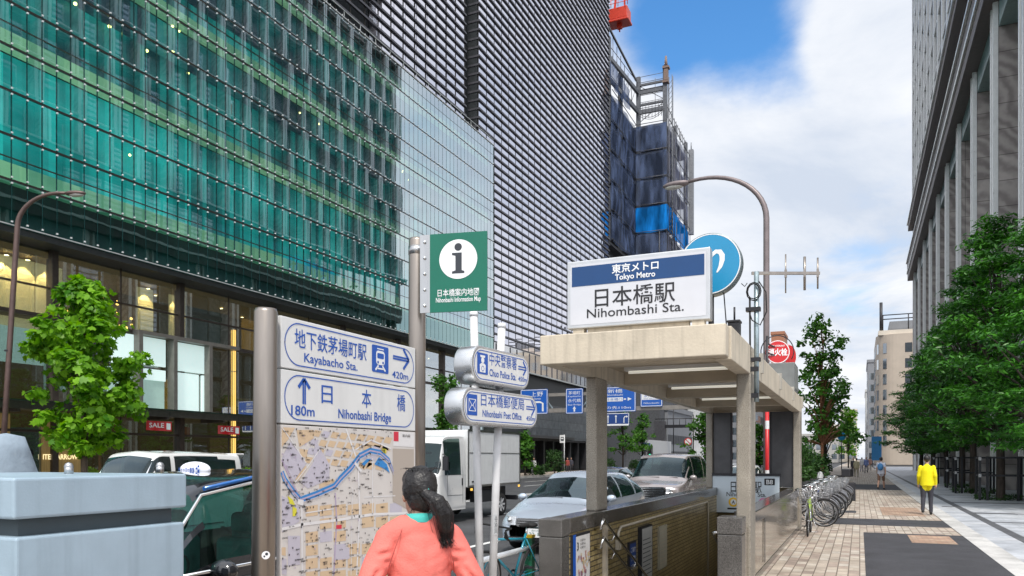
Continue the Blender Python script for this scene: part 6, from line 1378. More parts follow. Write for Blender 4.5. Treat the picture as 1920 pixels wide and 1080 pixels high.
# ------------------------------------------------------------------ jogger in coral, foreground
pj = at(786, 900, 3.74)
W_f = Vector((-.62, .78, 0)).normalized(); JS = .972
jog = thing('person', 'person in a coral sweatshirt with a dark ponytail, seen from behind by the map', 'person', (pj.x, pj.y, 0), math.atan2(-W_f.x, W_f.y))
jog.scale = (JS,) * 3; M_coral = pm('coral_fleece', (.72, .165, .135), .8, var=.07, scale=5, bump=.25, bscale=120); M_teal = pm('teal_collar', (.05, .42, .38), .7, var=.1); M_legs = pm('navy_running_tights', (.015, .02, .05), .6, var=.2)
g = MB()                                                  # body (mostly hidden under clothes)
limb(g, [(0, 0, .95), (0, -.01, 1.1), (0, .0, 1.28), (0, -.01, 1.40)], [.115, .10, .115, .07], 16, 1.35); limb(g, [(0, -.015, 1.38), (0, .01, 1.50)], [.052, .048])
head_shape(g, (0, .03, 1.565), (-.25, 1, 0))
SHL, ELL, WRL = (-.155, -.01, 1.355), (-.262, -.09, 1.12), (-.20, .13, 1.25)
SHR, ELR, WRR = (.155, -.01, 1.355), (.27, -.10, 1.11), (.22, .12, 1.06)
for a, b_, c in ((SHL, ELL, WRL), (SHR, ELR, WRR)): limb(g, [a, b_], [.045, .038]); limb(g, [b_, c], [.037, .026])
hand(g, WRL, (.35, .45, .55), 1, .9, (.6, -.3, -.3)); hand(g, WRR, (-.1, .9, .1), -1, .8, (-.8, 0, -.3))
HL, KL, AL = (-.09, 0, .92), (-.10, .13, .50), (-.10, .04, .09); HR, KR, AR = (.09, 0, .92), (.10, .02, .49), (.10, -.22, .16)
for a, b_, c in ((HL, KL, AL), (HR, KR, AR)): limb(g, [a, b_], [.075, .05]); limb(g, [b_, Vector(b_).lerp(Vector(c), .3), c], [.048, .05, .034])
for c, dz in ((AL, 0), (AR, -.05)): c = Vector(c); g.tube([c + Vector((0, -.04, -.04)), c + Vector((0, .07, -.045 + dz)), c + Vector((0, .16, -.06 + dz))], [.036, .036, .026], 10); g.ball(c + Vector((0, -.04, -.045)), .038, 8)
remesh(g, .0075, 4, 'body', [M_skin_p], jog)
g = MB()
limb(g, [(0, 0, .90), (0, -.005, 1.0), (0, -.015, 1.14), (0, -.01, 1.27), (0, -.015, 1.36), (0, -.015, 1.405)], [.128, .124, .118, .122, .098, .066], 20, 1.32); limb(g, [SHL, (-.08, -.012, 1.385), (0, -.012, 1.39), (.08, -.012, 1.385), SHR], [.066, .078, .082, .078, .066], 16)
for a, b_, c in ((SHL, ELL, WRL), (SHR, ELR, WRR)):
    a, b_, c = Vector(a), Vector(b_), Vector(c); limb(g, [a, a.lerp(b_, .5), b_], [.066, .066, .058]); limb(g, [b_, b_.lerp(c, .5), b_.lerp(c, .93)], [.058, .053, .04])
def crease(c):
    d = 0.
    for a, b_, rr_ in FOLDS:
        t = max(0, min(1, (c - a).dot(b_ - a) / (b_ - a).length_squared)); q = (c - a.lerp(b_, t)).length
        d += (-.010 * math.exp(-(q / .011) ** 2) + .007 * math.exp(-((q - .024) / .014) ** 2)) * (1 - abs(2 * t - 1) ** 3)
    return d
FOLDS = [(Vector(a), Vector(b_)) + (0,) for a, b_ in (((.03, -.16, 1.28), (.17, -.10, 1.36)), ((.02, -.16, 1.20), (.19, -.09, 1.25)), ((-.03, -.16, 1.28), (-.17, -.10, 1.36)), ((-.04, -.16, 1.18), (-.19, -.09, 1.26)), ((-.10, -.15, 1.05), (.06, -.17, 1.10)), ((.10, -.15, 1.02), (-.02, -.17, 1.05)), ((.0, -.17, 1.00), (.15, -.12, .98)), ((.0, -.165, 1.33), (.0, -.17, 1.12)),
    ((.20, -.10, 1.22), (.25, -.15, 1.16)), ((.21, -.14, 1.18), (.29, -.13, 1.13)), ((.23, -.05, 1.15), (.29, -.15, 1.10)), ((-.20, -.10, 1.22), (-.25, -.15, 1.16)), ((-.21, -.14, 1.18), (-.29, -.13, 1.13)), ((-.22, -.04, 1.16), (-.28, -.13, 1.10)), ((.12, -.10, 1.30), (.22, -.10, 1.28)), ((-.12, -.10, 1.30), (-.22, -.10, 1.28)))]
sw_ = remesh(g, .0075, 8, 'sweatshirt', [M_coral], jog, .0065, 3.3)
for v in sw_.data.vertices: v.co = v.co + v.normal * crease(v.co)
g = MB()
for s_ in (-1, 1):
    g = MB(); g.tube([(s_ * .085, -.075, 1.425), (s_ * .125, -.115, 1.33), (s_ * .155, -.105, 1.24), (s_ * .165, -.06, 1.18)], .0022, 5); g.build('seam_line', pm('coral_seam', (.42, .08, .065), .8), sw_)
g = MB(); g.lathe([(.068, 0), (.070, .02), (.064, .045), (.058, .04), (.06, .0)], (0, -.012, 1.425), (0, .12, 1), 24); g.build('collar', M_teal, jog)
g = MB()
for a, b_, c in ((HL, KL, AL), (HR, KR, AR)): limb(g, [a, b_], [.092, .062]); limb(g, [b_, Vector(b_).lerp(Vector(c), .3), c], [.06, .058, .042])
limb(g, [(-.05, 0, .93), (.05, 0, .93)], [.115, .115]); remesh(g, .012, 4, 'leggings', [M_legs], jog, .003)
g = MB()
for c, dz in ((AL, 0), (AR, -.05)): c = Vector(c); g.tube([c + Vector((0, -.05, -.045)), c + Vector((0, .07, -.05 + dz)), c + Vector((0, .18, -.062 + dz))], [.045, .044, .03], 12, sq=.9)
remesh(g, .008, 3, 'shoes', [M_white], jog)
g = MB(); hc = Vector((0, .03, 1.565)); hf = Vector((-.25, 1, 0)).normalized(); hs_ = Vector((hf.y, -hf.x, 0))
def hp(a, b_, z): return hc + hs_ * a + hf * b_ + Vector((0, 0, z))
g.ball(hp(0, -.022, .045), (.088, .10, .10), 20); g.ball(hp(0, -.045, -.01), (.078, .07, .085), 16); g.ball(hp(0, .02, .075), (.075, .085, .062), 16)
for k in (-1, 1): g.ball(hp(k * .066, -.012, .02), (.022, .055, .055), 10)
g.ball(hp(0, -.105, .005), .032, 10); P = [hp(.0, -.115, .005), hp(.035, -.165, -.03), hp(.06, -.175, -.09), hp(.075, -.16, -.16), (hp(.085, -.145, -.21))]; g.tube(P, [.028, .040, .042, .032, .010], 12)
hr_ = remesh(g, .006, 6, 'hair', [M_hair], jog, .0035, 1.1, fs=34.)
g = MB(); rh = random.Random(6)                            # loose strands over the cap of hair, down the tail and at the nape
for k in range(420):
    a = rh.uniform(-1.5, 1.5); z0 = rh.uniform(-.02, .11); wz = math.sqrt(1 - (max(0, z0 - .03) / .105) ** 2) if z0 < .13 else .2; q0 = hp(.088 * wz * math.sin(a), -.02 - .098 * wz * math.cos(a) * rh.uniform(.5, 1), z0); q1 = hp(.012 * rh.gauss(0, 1), -.115, .005 + .02 * rh.gauss(0, 1)); md = (q0 + q1) / 2 + (q0 - hc).normalized() * .012
    g.tube([q0, md, q1], [.0007, .0011, .0007], 3, caps=False)
for k in range(260):
    dx, dy = rh.gauss(0, .012), rh.gauss(0, .012); PP = [p + hs_ * dx * w_ + hf * dy * w_ for p, w_ in zip(P, (1, 1.6, 1.7, 1.5, 1.2))]; PP.append(PP[-1] + Vector((rh.gauss(0, .012), rh.gauss(0, .012), -rh.uniform(.01, .05)))); g.tube(PP, .0010, 3, caps=False)
for k in range(60):
    a = rh.uniform(-1.2, 1.2); q0 = hp(.06 * math.sin(a), -.05, -.07); g.tube([q0, q0 + Vector((rh.gauss(0, .015), rh.gauss(0, .012), -rh.uniform(.02, .05)))], .0008, 3, caps=False)
for k in range(60):
    a = rh.uniform(1.2, 5.08); q0 = hp(.060 * math.sin(a), -.02 + .065 * math.cos(a), .115); g.tube([q0, q0 + (q0 - hc).normalized() * .015 + Vector((rh.gauss(0, .01), rh.gauss(0, .01), .006)), q0 + (q0 - hc).normalized() * .02 + Vector((rh.gauss(0, .025), rh.gauss(0, .025), -.004))], .0007, 3, caps=False)
g.build('hair_strands', M_hair, hr_)
g = MB(); g.tube([hp(.006, -.118, .028), hp(.03, -.135, .0), hp(.006, -.12, -.03), hp(-.02, -.105, 0)], .007, 8, closed=True); g.build('hair_tie', M_teal, hr_)
# ------------------------------------------------------------------ passers-by
def walker(label, loc, face, H, top, legs, hair=(.012, .01, .01), stride=.18, bag=None, sleeve=True, shorts=False, group=None, vox=.014):
    o = thing('person', label, 'person', loc, math.atan2(-face[0], face[1]), group); k = H / 1.70; parts = []
    M_t = pm('cloth_%.2f_%.2f_%.2f' % top, top, .8, var=.1); M_l = pm('cloth_%.2f_%.2f_%.2f' % legs, legs, .8, var=.15); M_h = pm('hair_%.2f' % hair[0], hair, .5, var=.3)
    SK, TP, LG, HR_, SH = 0, 1, 2, 3, 4
    def seg(P, rs, m, sq=1.): P = [Vector(p) * k for p in P]; rs = [r * k for r in rs]; limb(g, P, rs, 12, sq); parts.extend((P[i], P[i + 1], rs[i], rs[i + 1], m) for i in range(len(P) - 1))
    g = MB()
    TQ = [Vector(p) * k for p in ((0, 0, .83), (0, 0, 1.08), (0, 0, 1.27), (0, -.005, 1.37), (0, -.01, 1.43))]; tr_ = [r * k for r in (.15, .138, .138, .11, .055)]
    g.tube(TQ, tr_, 16, sq=1.22); parts.extend((TQ[i], TQ[i + 1], tr_[i], tr_[i + 1], TP) for i in range(4)); seg([(0, -.01, 1.40), (0, .01, 1.50)], [.05, .048], SK)
    hb = MB(); head_shape(hb, (0, .015, 1.58)); g.add([Vector(v) * k for v in hb.v], hb.f); parts.append((Vector((0, .04, 1.52)) * k, Vector((0, .04, 1.62)) * k, .10 * k, .10 * k, SK))
    g.ball(Vector((0, -.015, 1.625)) * k, (.086 * k, .098 * k, .088 * k), 14); parts.append((Vector((0, -.055, 1.58)) * k, Vector((0, -.02, 1.66)) * k, .10 * k, .10 * k, HR_))
    for s in (-1, 1):
        sw = s * stride
        sh, el, wr = (s * .165, -.01, 1.37), (s * .215, -.03 - sw * .35, 1.11), (s * .225, .06 - sw * .9, .88)
        if sleeve: seg([sh, el], [.06, .054], TP); seg([el, wr], [.048, .036], TP)
        else: seg([sh, Vector(sh).lerp(Vector(el), .6)], [.062, .055], TP); seg([Vector(sh).lerp(Vector(el), .6), el, wr], [.043, .038, .027], SK)
        hg = MB(); hand(hg, wr, (0, .1, -1), s, .35, (-s, 0, 0)); g.add([Vector(v) * k for v in hg.v], hg.f); w_ = Vector(wr) * k; parts.append((w_, w_ + Vector((0, .01, -.16)) * k, .03, .03, SK))
        hip, kn_, an = (s * .085, 0, .93), (s * .095, .04 + sw * .6, .50), (s * .10, -.02 + sw * 1.3, .09 + (.05 if s < 0 else 0))
        seg([hip, kn_], [.098, .068], LG)
        if shorts: seg([kn_, Vector(kn_).lerp(Vector(an), .3), an], [.052, .055, .036], SK)
        else: seg([kn_, Vector(kn_).lerp(Vector(an), .3), an], [.066, .062, .05], LG)
        a = Vector(an); seg([a + Vector((0, -.04, -.04)), a + Vector((0, .08, -.045)), a + Vector((0, .17, -.055))], [.042, .042, .03], SH)
    def near(p):
        best = (9, 0)
        for a, b_, ra, rb_, m in parts:
            d = b_ - a; t = max(0, min(1, (p - a).dot(d) / max(1e-9, d.length_squared))); q = (p - a - d * t).length - (ra + (rb_ - ra) * t)
            if q < best[0]: best = (q, m)
        return TP if best[1] == LG and p.z > .84 * k else best[1]
    remesh(g, vox, 3, 'body', [M_skin_p, M_t, M_l, M_h, M_rubber], o, .003, 2., near)
    if bag:
        b_ = MB(); b_.ball((0, -.22 * k, 1.2 * k), (.15, .09, .20), 12); b_.build('backpack', pm('bag_%.2f' % bag[0], bag, .7, var=.2), o)
    return o
py_ = at(1738, 965, 23.0)
walker('person in a bright yellow jacket and dark trousers walking away along the kerb', (py_.x, py_.y, 0), (.1, 1, 0), 1.76, (.72, .62, .0), (.035, .035, .045), stride=.06)
p2_ = at(1652, 918, 41)
walker('person in pale blue top and brown shorts with a blue backpack on the pavement', (p2_.x, p2_.y, 0), (.2, 1, 0), 1.72, (.55, .58, .68), (.16, .09, .06), stride=.2, bag=(.05, .2, .45), sleeve=False, shorts=True)
GP = 'people far along the pavement'
for i, (u, zc, top, legs, lb) in enumerate(((1606, 66, (.42, .38, .25), (.30, .27, .2), 'distant person in beige clothes beside the far bollards'), (1600, 72, (.05, .05, .06), (.04, .04, .05), 'distant person in black clothes behind the one in beige'), (1616, 90, (.6, .6, .62), (.1, .1, .15), 'distant person in a white shirt far down the pavement'), (1624, 84, (.15, .2, .4), (.06, .06, .08), 'distant person in a blue shirt far down the pavement'), (1631, 100, (.5, .3, .25), (.1, .1, .1), 'distant person in a dusty pink top far down the pavement'))):
    p = at(u, 880, zc); walker(lb, (p.x, p.y, 0), (.1 * (-1) ** i, (-1) ** i, 0), 1.66 + .03 * i, top, legs, stride=.12, group=GP, vox=.022)
# someone pushing a bicycle on the far pavement, and two shoppers by the lit windows
Yq, zq = onX(1001, -28.75); o = walker('person in a white shirt standing with a bicycle across the road beyond the truck', (-28.75, Yq, 0), (.6, -1, 0), 1.68, (.6, .6, .6), (.12, .11, .1), stride=.1, vox=.022)
bicycle('bicycle held by the person in white across the road', (-28.6, Yq - .75, 0), R(20), pm('silver_frame', (.5, .5, .52), .3, .2, coat=.6), None)
for i, (u, top, lb) in enumerate(((1064, (.30, .06, .05), 'shopper in a dark red top by the lit tower shops'), (1071, (.05, .05, .07), 'shopper in black by the lit tower shops'))):
    Yq, zq = onX(u, -31.5); walker(lb, (-31.5, Yq, 0), (.3, -1, 0), 1.68, top, (.05, .05, .06), stride=.1, vox=.022)
# ================================================================== BUILDING UNDER CONSTRUCTION (blue nets)
nb = thing('netted_building', 'building under construction wrapped in dark blue safety nets with bare steel on top', 'building', (-36, 118.1, -.21)); nb.scale = (1.125,) * 3
def netmat(name, col, alpha):
    m = bpy.data.materials.new(name); m.use_nodes = True; nt = m.node_tree; N = nt.nodes; L = nt.links; N.clear()
    out = N.new('ShaderNodeOutputMaterial'); d = N.new('ShaderNodeBsdfDiffuse'); tr = N.new('ShaderNodeBsdfTransparent'); mx = N.new('ShaderNodeMixShader'); tc = N.new('ShaderNodeTexCoord')
    n = N.new('ShaderNodeTexNoise'); mp = N.new('ShaderNodeMapping'); mp.inputs['Scale'].default_value = (1, 1, .25); n.inputs['Scale'].default_value = .9; n.inputs['Detail'].default_value = 7; L.new(tc.outputs['Object'], mp.inputs[0]); L.new(mp.outputs[0], n.inputs[0])
    r = N.new('ShaderNodeValToRGB'); r.color_ramp.elements[0].position = .35; r.color_ramp.elements[1].position = .68; r.color_ramp.elements[0].color = (*[c * .5 for c in col], 1); r.color_ramp.elements[1].color = (*[min(1, c * 1.7) for c in col], 1); L.new(n.outputs[0], r.inputs[0]); L.new(r.outputs[0], d.inputs[0])
    mr = N.new('ShaderNodeMapRange'); mr.inputs[1].default_value = .3; mr.inputs[2].default_value = .7; mr.inputs[3].default_value = alpha - .12; mr.inputs[4].default_value = alpha + .12; L.new(n.outputs[0], mr.inputs[0]); L.new(mr.outputs[0], mx.inputs[0])
    L.new(tr.outputs[0], mx.inputs[1]); L.new(d.outputs[0], mx.inputs[2]); L.new(mx.outputs[0], out.inputs[0]); return m
M_net = netmat('blue_net', (.085, .115, .20), .66); M_netb = netmat('bright_blue_sheet', (.01, .17, .52), .93); M_netp = netmat('violet_net', (.15, .16, .22), .64)
def sheet(y0, y1, z0, z1, X, mat, name, along='y', nx=14, nz=10, amp=.28, seed=0, sag=.25):
    g = MB(); V = []
    for j in range(nz + 1):
        for i in range(nx + 1):
            a = i / nx; c = j / nz; u = y0 + (y1 - y0) * a; z = z0 + (z1 - z0) * c - sag * math.sin(a * math.pi) * (1 - c) * .6
            d = amp * (mnoise.noise(Vector((u * .55 + seed, z * .35, 3))) + .6 * abs(math.sin(c * math.pi)) * math.sin(a * math.pi * 3)) * 1.0
            V.append((X + d, u, z) if along == 'y' else (u, X - d, z))
    F = [(j * (nx + 1) + i, j * (nx + 1) + i + 1, (j + 1) * (nx + 1) + i + 1, (j + 1) * (nx + 1) + i) for j in range(nz) for i in range(nx)]
    g.add(V, F, 0, True); return g.build(name, mat, nb)
ox, oy = 32, -105
FL = [32.5, 36.7, 40.9, 45.1, 49.3, 53.5]
for k in range(5):
    za, zb = FL[k], FL[k + 1] - .25
    sheet(0, 13.2, za, zb, .05, M_net, 'safety_net', seed=k)                 # left face, along the street
    sheet(.1, 5.0, za, zb, 13.0, M_netb if k == 1 else M_net, 'safety_net', 'x', 8, 8, .2, 10 + k)   # short face towards the camera
    sheet(13.0, 29, za, zb, 5.1, (M_netp, M_netb, M_netp, M_netp, M_netp)[k], 'safety_net', seed=20 + k)
sheet(0, 9.5, 54.4, 57.6, .05, M_net, 'safety_net', seed=3.3)
M_scaf = pm('scaffold_steel', (.12, .12, .13), .5, .4, var=.2); M_gird = pm('girder_grey', (.14, .15, .17), .6, .2, var=.25)
g = MB()
for k, z in enumerate(FL): g.box(-3.4, -.3, .2, 13.0, z - .5, z - .15); g.box(-20, 4.7, 13.3, 29, z - .5, z - .15)
g.box(-3.4, -1.5, .2, 13, 0, FL[0] - .5); g.box(-20, 3.6, 14.5, 29, 0, FL[0] - .5); g.build('floor_slabs', pm('bare_concrete', (.09, .095, .105), .8, var=.3), nb)
for (x, y, z1) in ((-.6, 1, 61.5), (-.6, 7, 59), (.4, 13.6, 61.2), (4.6, 13.6, 62.2), (4.7, 20, 55.3), (4.7, 28.5, 55.8)):
    g = MB(); g.box(x - .3, x + .3, y - .3, y + .3, FL[0], z1); g.build('steel_column', M_gird, nb)
for z in (55.7, 56.8, 58.8, 59.9):
    g = MB(); g.bar((.4, 13.6, z), (4.6, 13.6, z), .35, .65 if z in (55.7, 58.8) else .3); g.build('steel_beam', M_gird, nb)
for z in (55.7, 58.8):
    g = MB(); g.bar((-.6, 1, z), (.4, 13.6, z), .35, .6); g.build('steel_beam', M_gird, nb)
g = MB()
for z in (56.2, 58.2, 60.2):
    g.cyl((.5, 13.4, z), (4.6, 13.4, z), .05, n=5); g.cyl((-.4, 1, z), (.4, 13.4, z), .05, n=5); g.cyl((.5, 13.4, z + .9), (4.6, 13.4, z + .9), .04, n=5)
for k in range(9): x = .6 + k * .5; g.cyl((x, 13.4, 54.5), (x, 13.4, 57 + 3.5 * ((k * 7) % 5 == 0)), .04, n=5)
g.bar((.4, 13.6, 54), (4.6, 13.6, 56.8), .08, .08); g.bar((4.6, 13.6, 57), (.4, 13.6, 59.9), .08, .08)
for k in range(12): y = 13.6 + k * 1.25; g.cyl((4.95, y, 54), (4.95, y, 56.2 - k * .04), .05, n=5)
g.cyl((4.95, 13.6, 55.8), (4.95, 28, 55.3), .05, n=5)
g.bar((-.6, 1, 63), (.2, 13.0, 60.5), .25, .25)
for y in range(1, 14, 2): g.cyl((-.55, y, 57), (-.55, y, 63 - y * .19), .05, n=5); g.cyl((-.5, y, 57.5), (-.5, y + 2, 60), .04, n=5)
g.build('guard_frame', M_scaf, nb)
g = MB()                                                                     # hoist mast
for (x, y) in ((4.9, 14.4), (5.5, 14.4), (4.9, 15.0), (5.5, 15.0)): g.cyl((x, y, FL[0] - 3), (x, y, 61), .06, n=6)
for k in range(34): z = 33 + k * .8; g.bar((4.9, 14.4, z), (5.5, 14.4, z + .8), .05, .05); g.bar((5.5, 14.4, z), (5.5, 15.0, z + .8), .05, .05)
g.build('hoist_lattice', M_gird, nb)
g = MB(); g.box(4.5, 5.1, 13.1, 13.8, 59.8, 61.6); g.cyl((4.75, 13.5, 61.9), (4.75, 13.5, 63.6), .3, .14, 8); g.box(4.3, 5.3, 13.0, 13.95, 61.6, 61.9); g.box(4.3, 5.2, 13, 13.9, 59.4, 59.7); g.build('mast_head', pm('rusty_head', (.22, .15, .12), .6), nb)
g = MB(); g.box(5.2, 6.0, 28.4, 29.2, 40, 54.5); g.cyl((5.6, 28.8, 54.5), (5.6, 28.8, 55.8), .1, n=6); g.build('corner_hoist', pm('hoist_grey', (.25, .26, .28), .5, .3, var=.2), nb)
g = MB()
for k in range(6):
    z = FL[k]
    g.cyl((.25, 0, z), (.25, 13, z), .06, n=5); g.cyl((0, 12.85, z), (5.1, 12.85, z), .06, n=5); g.cyl((5.4, 13, z), (5.4, 29, z), .06, n=5)
for y in range(13, 30, 4): g.cyl((5.35, y, FL[0] - 2), (5.35, y, 54.8 - (y - 13) * .05), .05, n=5)
g.cyl((3.9, 12.8, FL[0] - 3), (3.9, 12.8, FL[0] + 4), .07, n=5); g.build('scaffold_tube', M_scaf, nb)
for i in range(2):
    g = MB(); c = [(.4 + 4.2 * t, 13.0, 55.4 - 1.0 * math.sin(math.pi * t) - i * .3) for t in [k / 10 for k in range(11)]]; g.tube(c, .04, 5); g.build('hanging_cable', M_dark, nb)
# red tower crane behind the tower
cr_ = at(1163, 30, 128); ck = thing('tower_crane', 'red tower crane machinery deck showing past the top of the louvred tower', 'crane', (cr_.x, cr_.y, 0)); M_crane = pm('crane_red', (.62, .045, .02), .45, var=.15)
zc_ = cr_.z; g = MB(); g.box(-2.6, 1.5, -1.2, 1.2, zc_ - 1.0, zc_ + .9); g.box(-2.0, 1.7, -1.3, 1.3, zc_ - 1.4, zc_ - 1.0); g.build('machinery_house', M_crane, ck, bevel=.12)
g = MB()
for x in (-2.4, -1.2, 0, 1.2, 1.6): g.cyl((x, -1.35, zc_ + .9), (x, -1.35, zc_ + 2.1), .06, n=5)
for z in (zc_ + 1.5, zc_ + 2.1): g.cyl((-2.6, -1.35, z), (1.7, -1.35, z), .05, n=5)
g.build('deck_railing', M_crane, ck)
g = MB(); g.bar((-1, 0, zc_ + .9), (.2, 0, zc_ + 12), .3, .3); g.bar((.8, 0, zc_ + .9), (.2, 0, zc_ + 12), .25, .25); g.bar((-2.5, 0, zc_ + 1), (-22, 0, zc_ + 16), 1.0, 1.0); g.build('jib', M_crane, ck)
g = MB(); g.box(-4.6, -2.6, -1, 1, 0, zc_ - .6); g.build('mast', pm('crane_mast', (.3, .3, .31), .5, .3), ck)
g = MB(); g.box(-.5, .3, -.3, .3, zc_ - 2.1, zc_ - 1.4); g.cyl((-.1, 0, zc_ - 2.6), (-.1, 0, zc_ - 2.1), .12, n=6); g.build('hook_block', M_crane, ck)
# ================================================================== STREET BLOCKS
def block(name, label, x0, x1, y0, y1, h, wallm, winm, fh=3.6, bay=3., face='-y+x', z1=1.2, wf=.6, parapet=True, hf=.55, rib=None):
    o = thing(name, label, 'building', ((x0 + x1) / 2, (y0 + y1) / 2, 0)); cx, cy = (x0 + x1) / 2, (y0 + y1) / 2
    g = MB(); g.box(x0 - cx, x1 - cx, y0 - cy, y1 - cy, 0, h, 0); g.build('wall', wallm, o)
    if parapet: g = MB(); g.box(x0 - cx - .2, x1 - cx + .2, y0 - cy - .2, y1 - cy + .2, h, h + .9); g.build('roof_parapet', wallm, o)
    nfl = int((h - z1) / fh)
    for k in range(nfl):
        z = z1 + k * fh; g = MB()
        if '-y' in face:
            n = max(1, int((x1 - x0) / bay))
            for i in range(n): a = x0 - cx + (i + .5) * (x1 - x0) / n; w = (x1 - x0) / n * wf / 2; g.box(a - w, a + w, y0 - cy - .04, y0 - cy + .05, z, z + fh * hf)
        for sgn, tag_ in ((1, '+x'), (-1, '-x')):
            if tag_ in face:
                n = max(1, int((y1 - y0) / bay)); X = (x1 - cx) if sgn > 0 else (x0 - cx)
                for i in range(n): a = y0 - cy + (i + .5) * (y1 - y0) / n; w = (y1 - y0) / n * wf / 2; g.box(X - .05, X + .05, a - w, a + w, z, z + fh * hf)
        if g.v: g.build('window_pane', winm, o)
    if rib:
        g = MB(); n = int((y1 - y0) / bay)
        for i in range(n + 1):
            a = y0 - cy + i * (y1 - y0) / n
            for X in ([x1 - cx] if '+x' in face else []) + ([x0 - cx] if '-x' in face else []): g.box(X - .3, X + .3, a - .35, a + .35, 0, h)
        n = int((x1 - x0) / bay)
        for i in range(n + 1): a = x0 - cx + i * (x1 - x0) / n; g.box(a - .35, a + .35, y0 - cy - .3, y0 - cy + .3, 0, h)
        g.build('rib', rib, o)
    return o
M_win = glassy('far_window', (.03, .05, .06), .25, .05, (.9, .95, 1), 0, (.03, .045, .055)); M_beige = pm('beige_tile', (.47, .40, .33), .7, var=.08, scale=.4); M_pale = pm('pale_wall', (.55, .55, .54), .7, var=.08, scale=.3); M_greyw = pm('grey_wall', (.22, .23, .25), .7, var=.12, scale=.3); M_dk = pm('dark_wall', (.05, .055, .065), .6, var=.2, scale=.3); M_cream = pm('cream_wall', (.58, .52, .44), .7, var=.08, scale=.3)
# beige rounded block on the right, far
bx, by = 3.6, 205.
bh = zat(628, onY(1640, by)[1]); o = thing('beige_office_block', 'beige office block with a rounded corner and roof frame far down the street', 'building', (bx + 10, by, 0)); RC_ = 4.5
def rprof(d): return [(10, d), (10, 30), (-10 - d, 30), (-10 - d, RC_)] + [(-10 + RC_ - (RC_ + d) * math.cos(R(a)), RC_ - (RC_ + d) * math.sin(R(a))) for a in range(0, 91, 10)]
g = MB(); g.prism(rprof(0), (0, 0, 0), X3, Y3, (0, 0, bh)); g.build('wall', M_beige, o)
for k in range(int((bh - 5) / 3.7)):
    z = 4.5 + k * 3.7; g = MB()
    for i in range(11): y = RC_ + .8 + i * 2.2; g.box(-10.06, -9.9, y, y + 1.2, z, z + 2.5)
    for x in (-3.8, -.6, 2.6, 5.6): g.box(x, x + 1.5, -.06, .1, z, z + 2.2)
    for a in (25, 55): c = Vector((-10 + RC_ - (RC_ + .0) * math.cos(R(a)), RC_ - RC_ * math.sin(R(a)), 0)); n_ = Vector((-math.cos(R(a)), -math.sin(R(a)), 0)); g.prism([(-.45, z), (.45, z), (.45, z + 2.4), (-.45, z + 2.4)], c - n_ * .1, Vector((-n_.y, n_.x, 0)), Z3, n_ * .16)
    g.build('window_pane', M_win, o)
g = MB(); g.box(-9.5, 9, 1, 26, bh, bh + 1.1); g.build('roof_slab', M_cream, o)
g = MB(); g.box(-7, 6, 4, 16, bh + 1.1, bh + 3.6); g.build('penthouse', M_greyw, o)
g = MB()
for x in (-8.5, -3, 3, 8): g.cyl((x, 2, bh + 1.1), (x, 2, bh + 5), .14, n=6)
for z in (bh + 3.9, bh + 4.9): g.cyl((-8.7, 2, z), (8.5, 2, z), .13, n=6)
g.cyl((-8.9, 2, bh), (-8.9, 2, bh + 8), .35, n=8); g.build('roof_frame', M_dark, o)
block('slim_grey_block', 'slim pale grey block beyond the beige office block', 2.2, 14, 262, 290, zat(680, onY(1624, 262)[1]), M_greyw, M_win, 3.5, 2.2, '-y-x')
block('pale_block', 'pale grey block standing closest to the end of the street on the right', 1.9, 12, 300, 330, zat(735, onY(1622, 300)[1]), M_pale, M_win, 3.5, 2.2, '-y-x')
block('far_cream_block', 'cream block closing the far end of the street', -9, -1.2, 420, 440, zat(770, onY(1605, 420)[1]), M_cream, M_win, 3.4, 1.8, '-y', hf=.5)
x_, z_ = onY(1645, 204); o = thing('blue_hoarding', 'blue hoarding panel at the foot of the beige office block', 'hoarding', (2.6, 150, 0)); g = MB(); g.box(-.7, .9, -.1, .1, 1.2, 5.4); g.build('panel', pm('hoarding_blue', (.01, .13, .30), .5, var=.1), o); g = MB(); g.box(-.6, -.5, .0, .1, 0, 1.2); g.box(.6, .7, .0, .1, 0, 1.2); g.build('leg', M_dark, o)
# left side of the street beyond the junction
def L(u, Y): return onY(u, Y)[0]
block('dark_slatted_block', 'dark grey slatted block at the corner across the junction', L(1212, 138), L(1252, 138), 138, 160, zat(770, onY(1230, 138)[1]), M_greyw, M_dk, 3.0, 1.4, '-y+x', wf=.8)
block('white_ribbed_block', 'white ribbed office block across the junction behind the street trees', -46, L(1293, 165), 165, 220, zat(640, onY(1260, 165)[1]), M_dk, M_win, 3.6, 2.2, '-y+x', rib=pm('white_rib', (.66, .67, .68), .6, var=.05))
block('cream_shop_block', 'low cream block across the junction beside the rear column of the entrance', -40, L(1333, 240), 240, 280, zat(700, onY(1310, 240)[1]), M_cream, M_win, 3.6, 2.4, '-y+x')
block('brown_capped_block', 'brick red topped tall block rising behind the hydrant sign', L(1446, 250), L(1470, 250), 250, 262, zat(627, onY(1457, 250)[1]), pm('brick_red_tile', (.34, .15, .085), .7, var=.1), M_win, 3.6, 2.0, '-y', z1=6)
block('white_street_block', 'white street block seen through the trees beyond the bicycles', L(1470, 285), L(1572, 285), 285, 330, zat(818, onY(1540, 285)[1]), M_pale, M_win, 3.2, 2.4, '-y+x')
block('pale_rear_block', 'pale block behind the white street block', L(1560, 340), L(1600, 340), 340, 380, zat(800, onY(1580, 340)[1]), M_cream, M_win, 3.4, 2.4, '-y+x')
block('grey_rear_block', 'grey block filling the street side behind the construction site', -75, -44, 150, 210, 30, M_greyw, M_win, 3.6, 2.6, '-y+x')
block('grey_side_block', 'long grey block running along the left of the far street', -34, -26.5, 225, 300, 22, M_greyw, M_win, 3.5, 2.6, '-y+x')
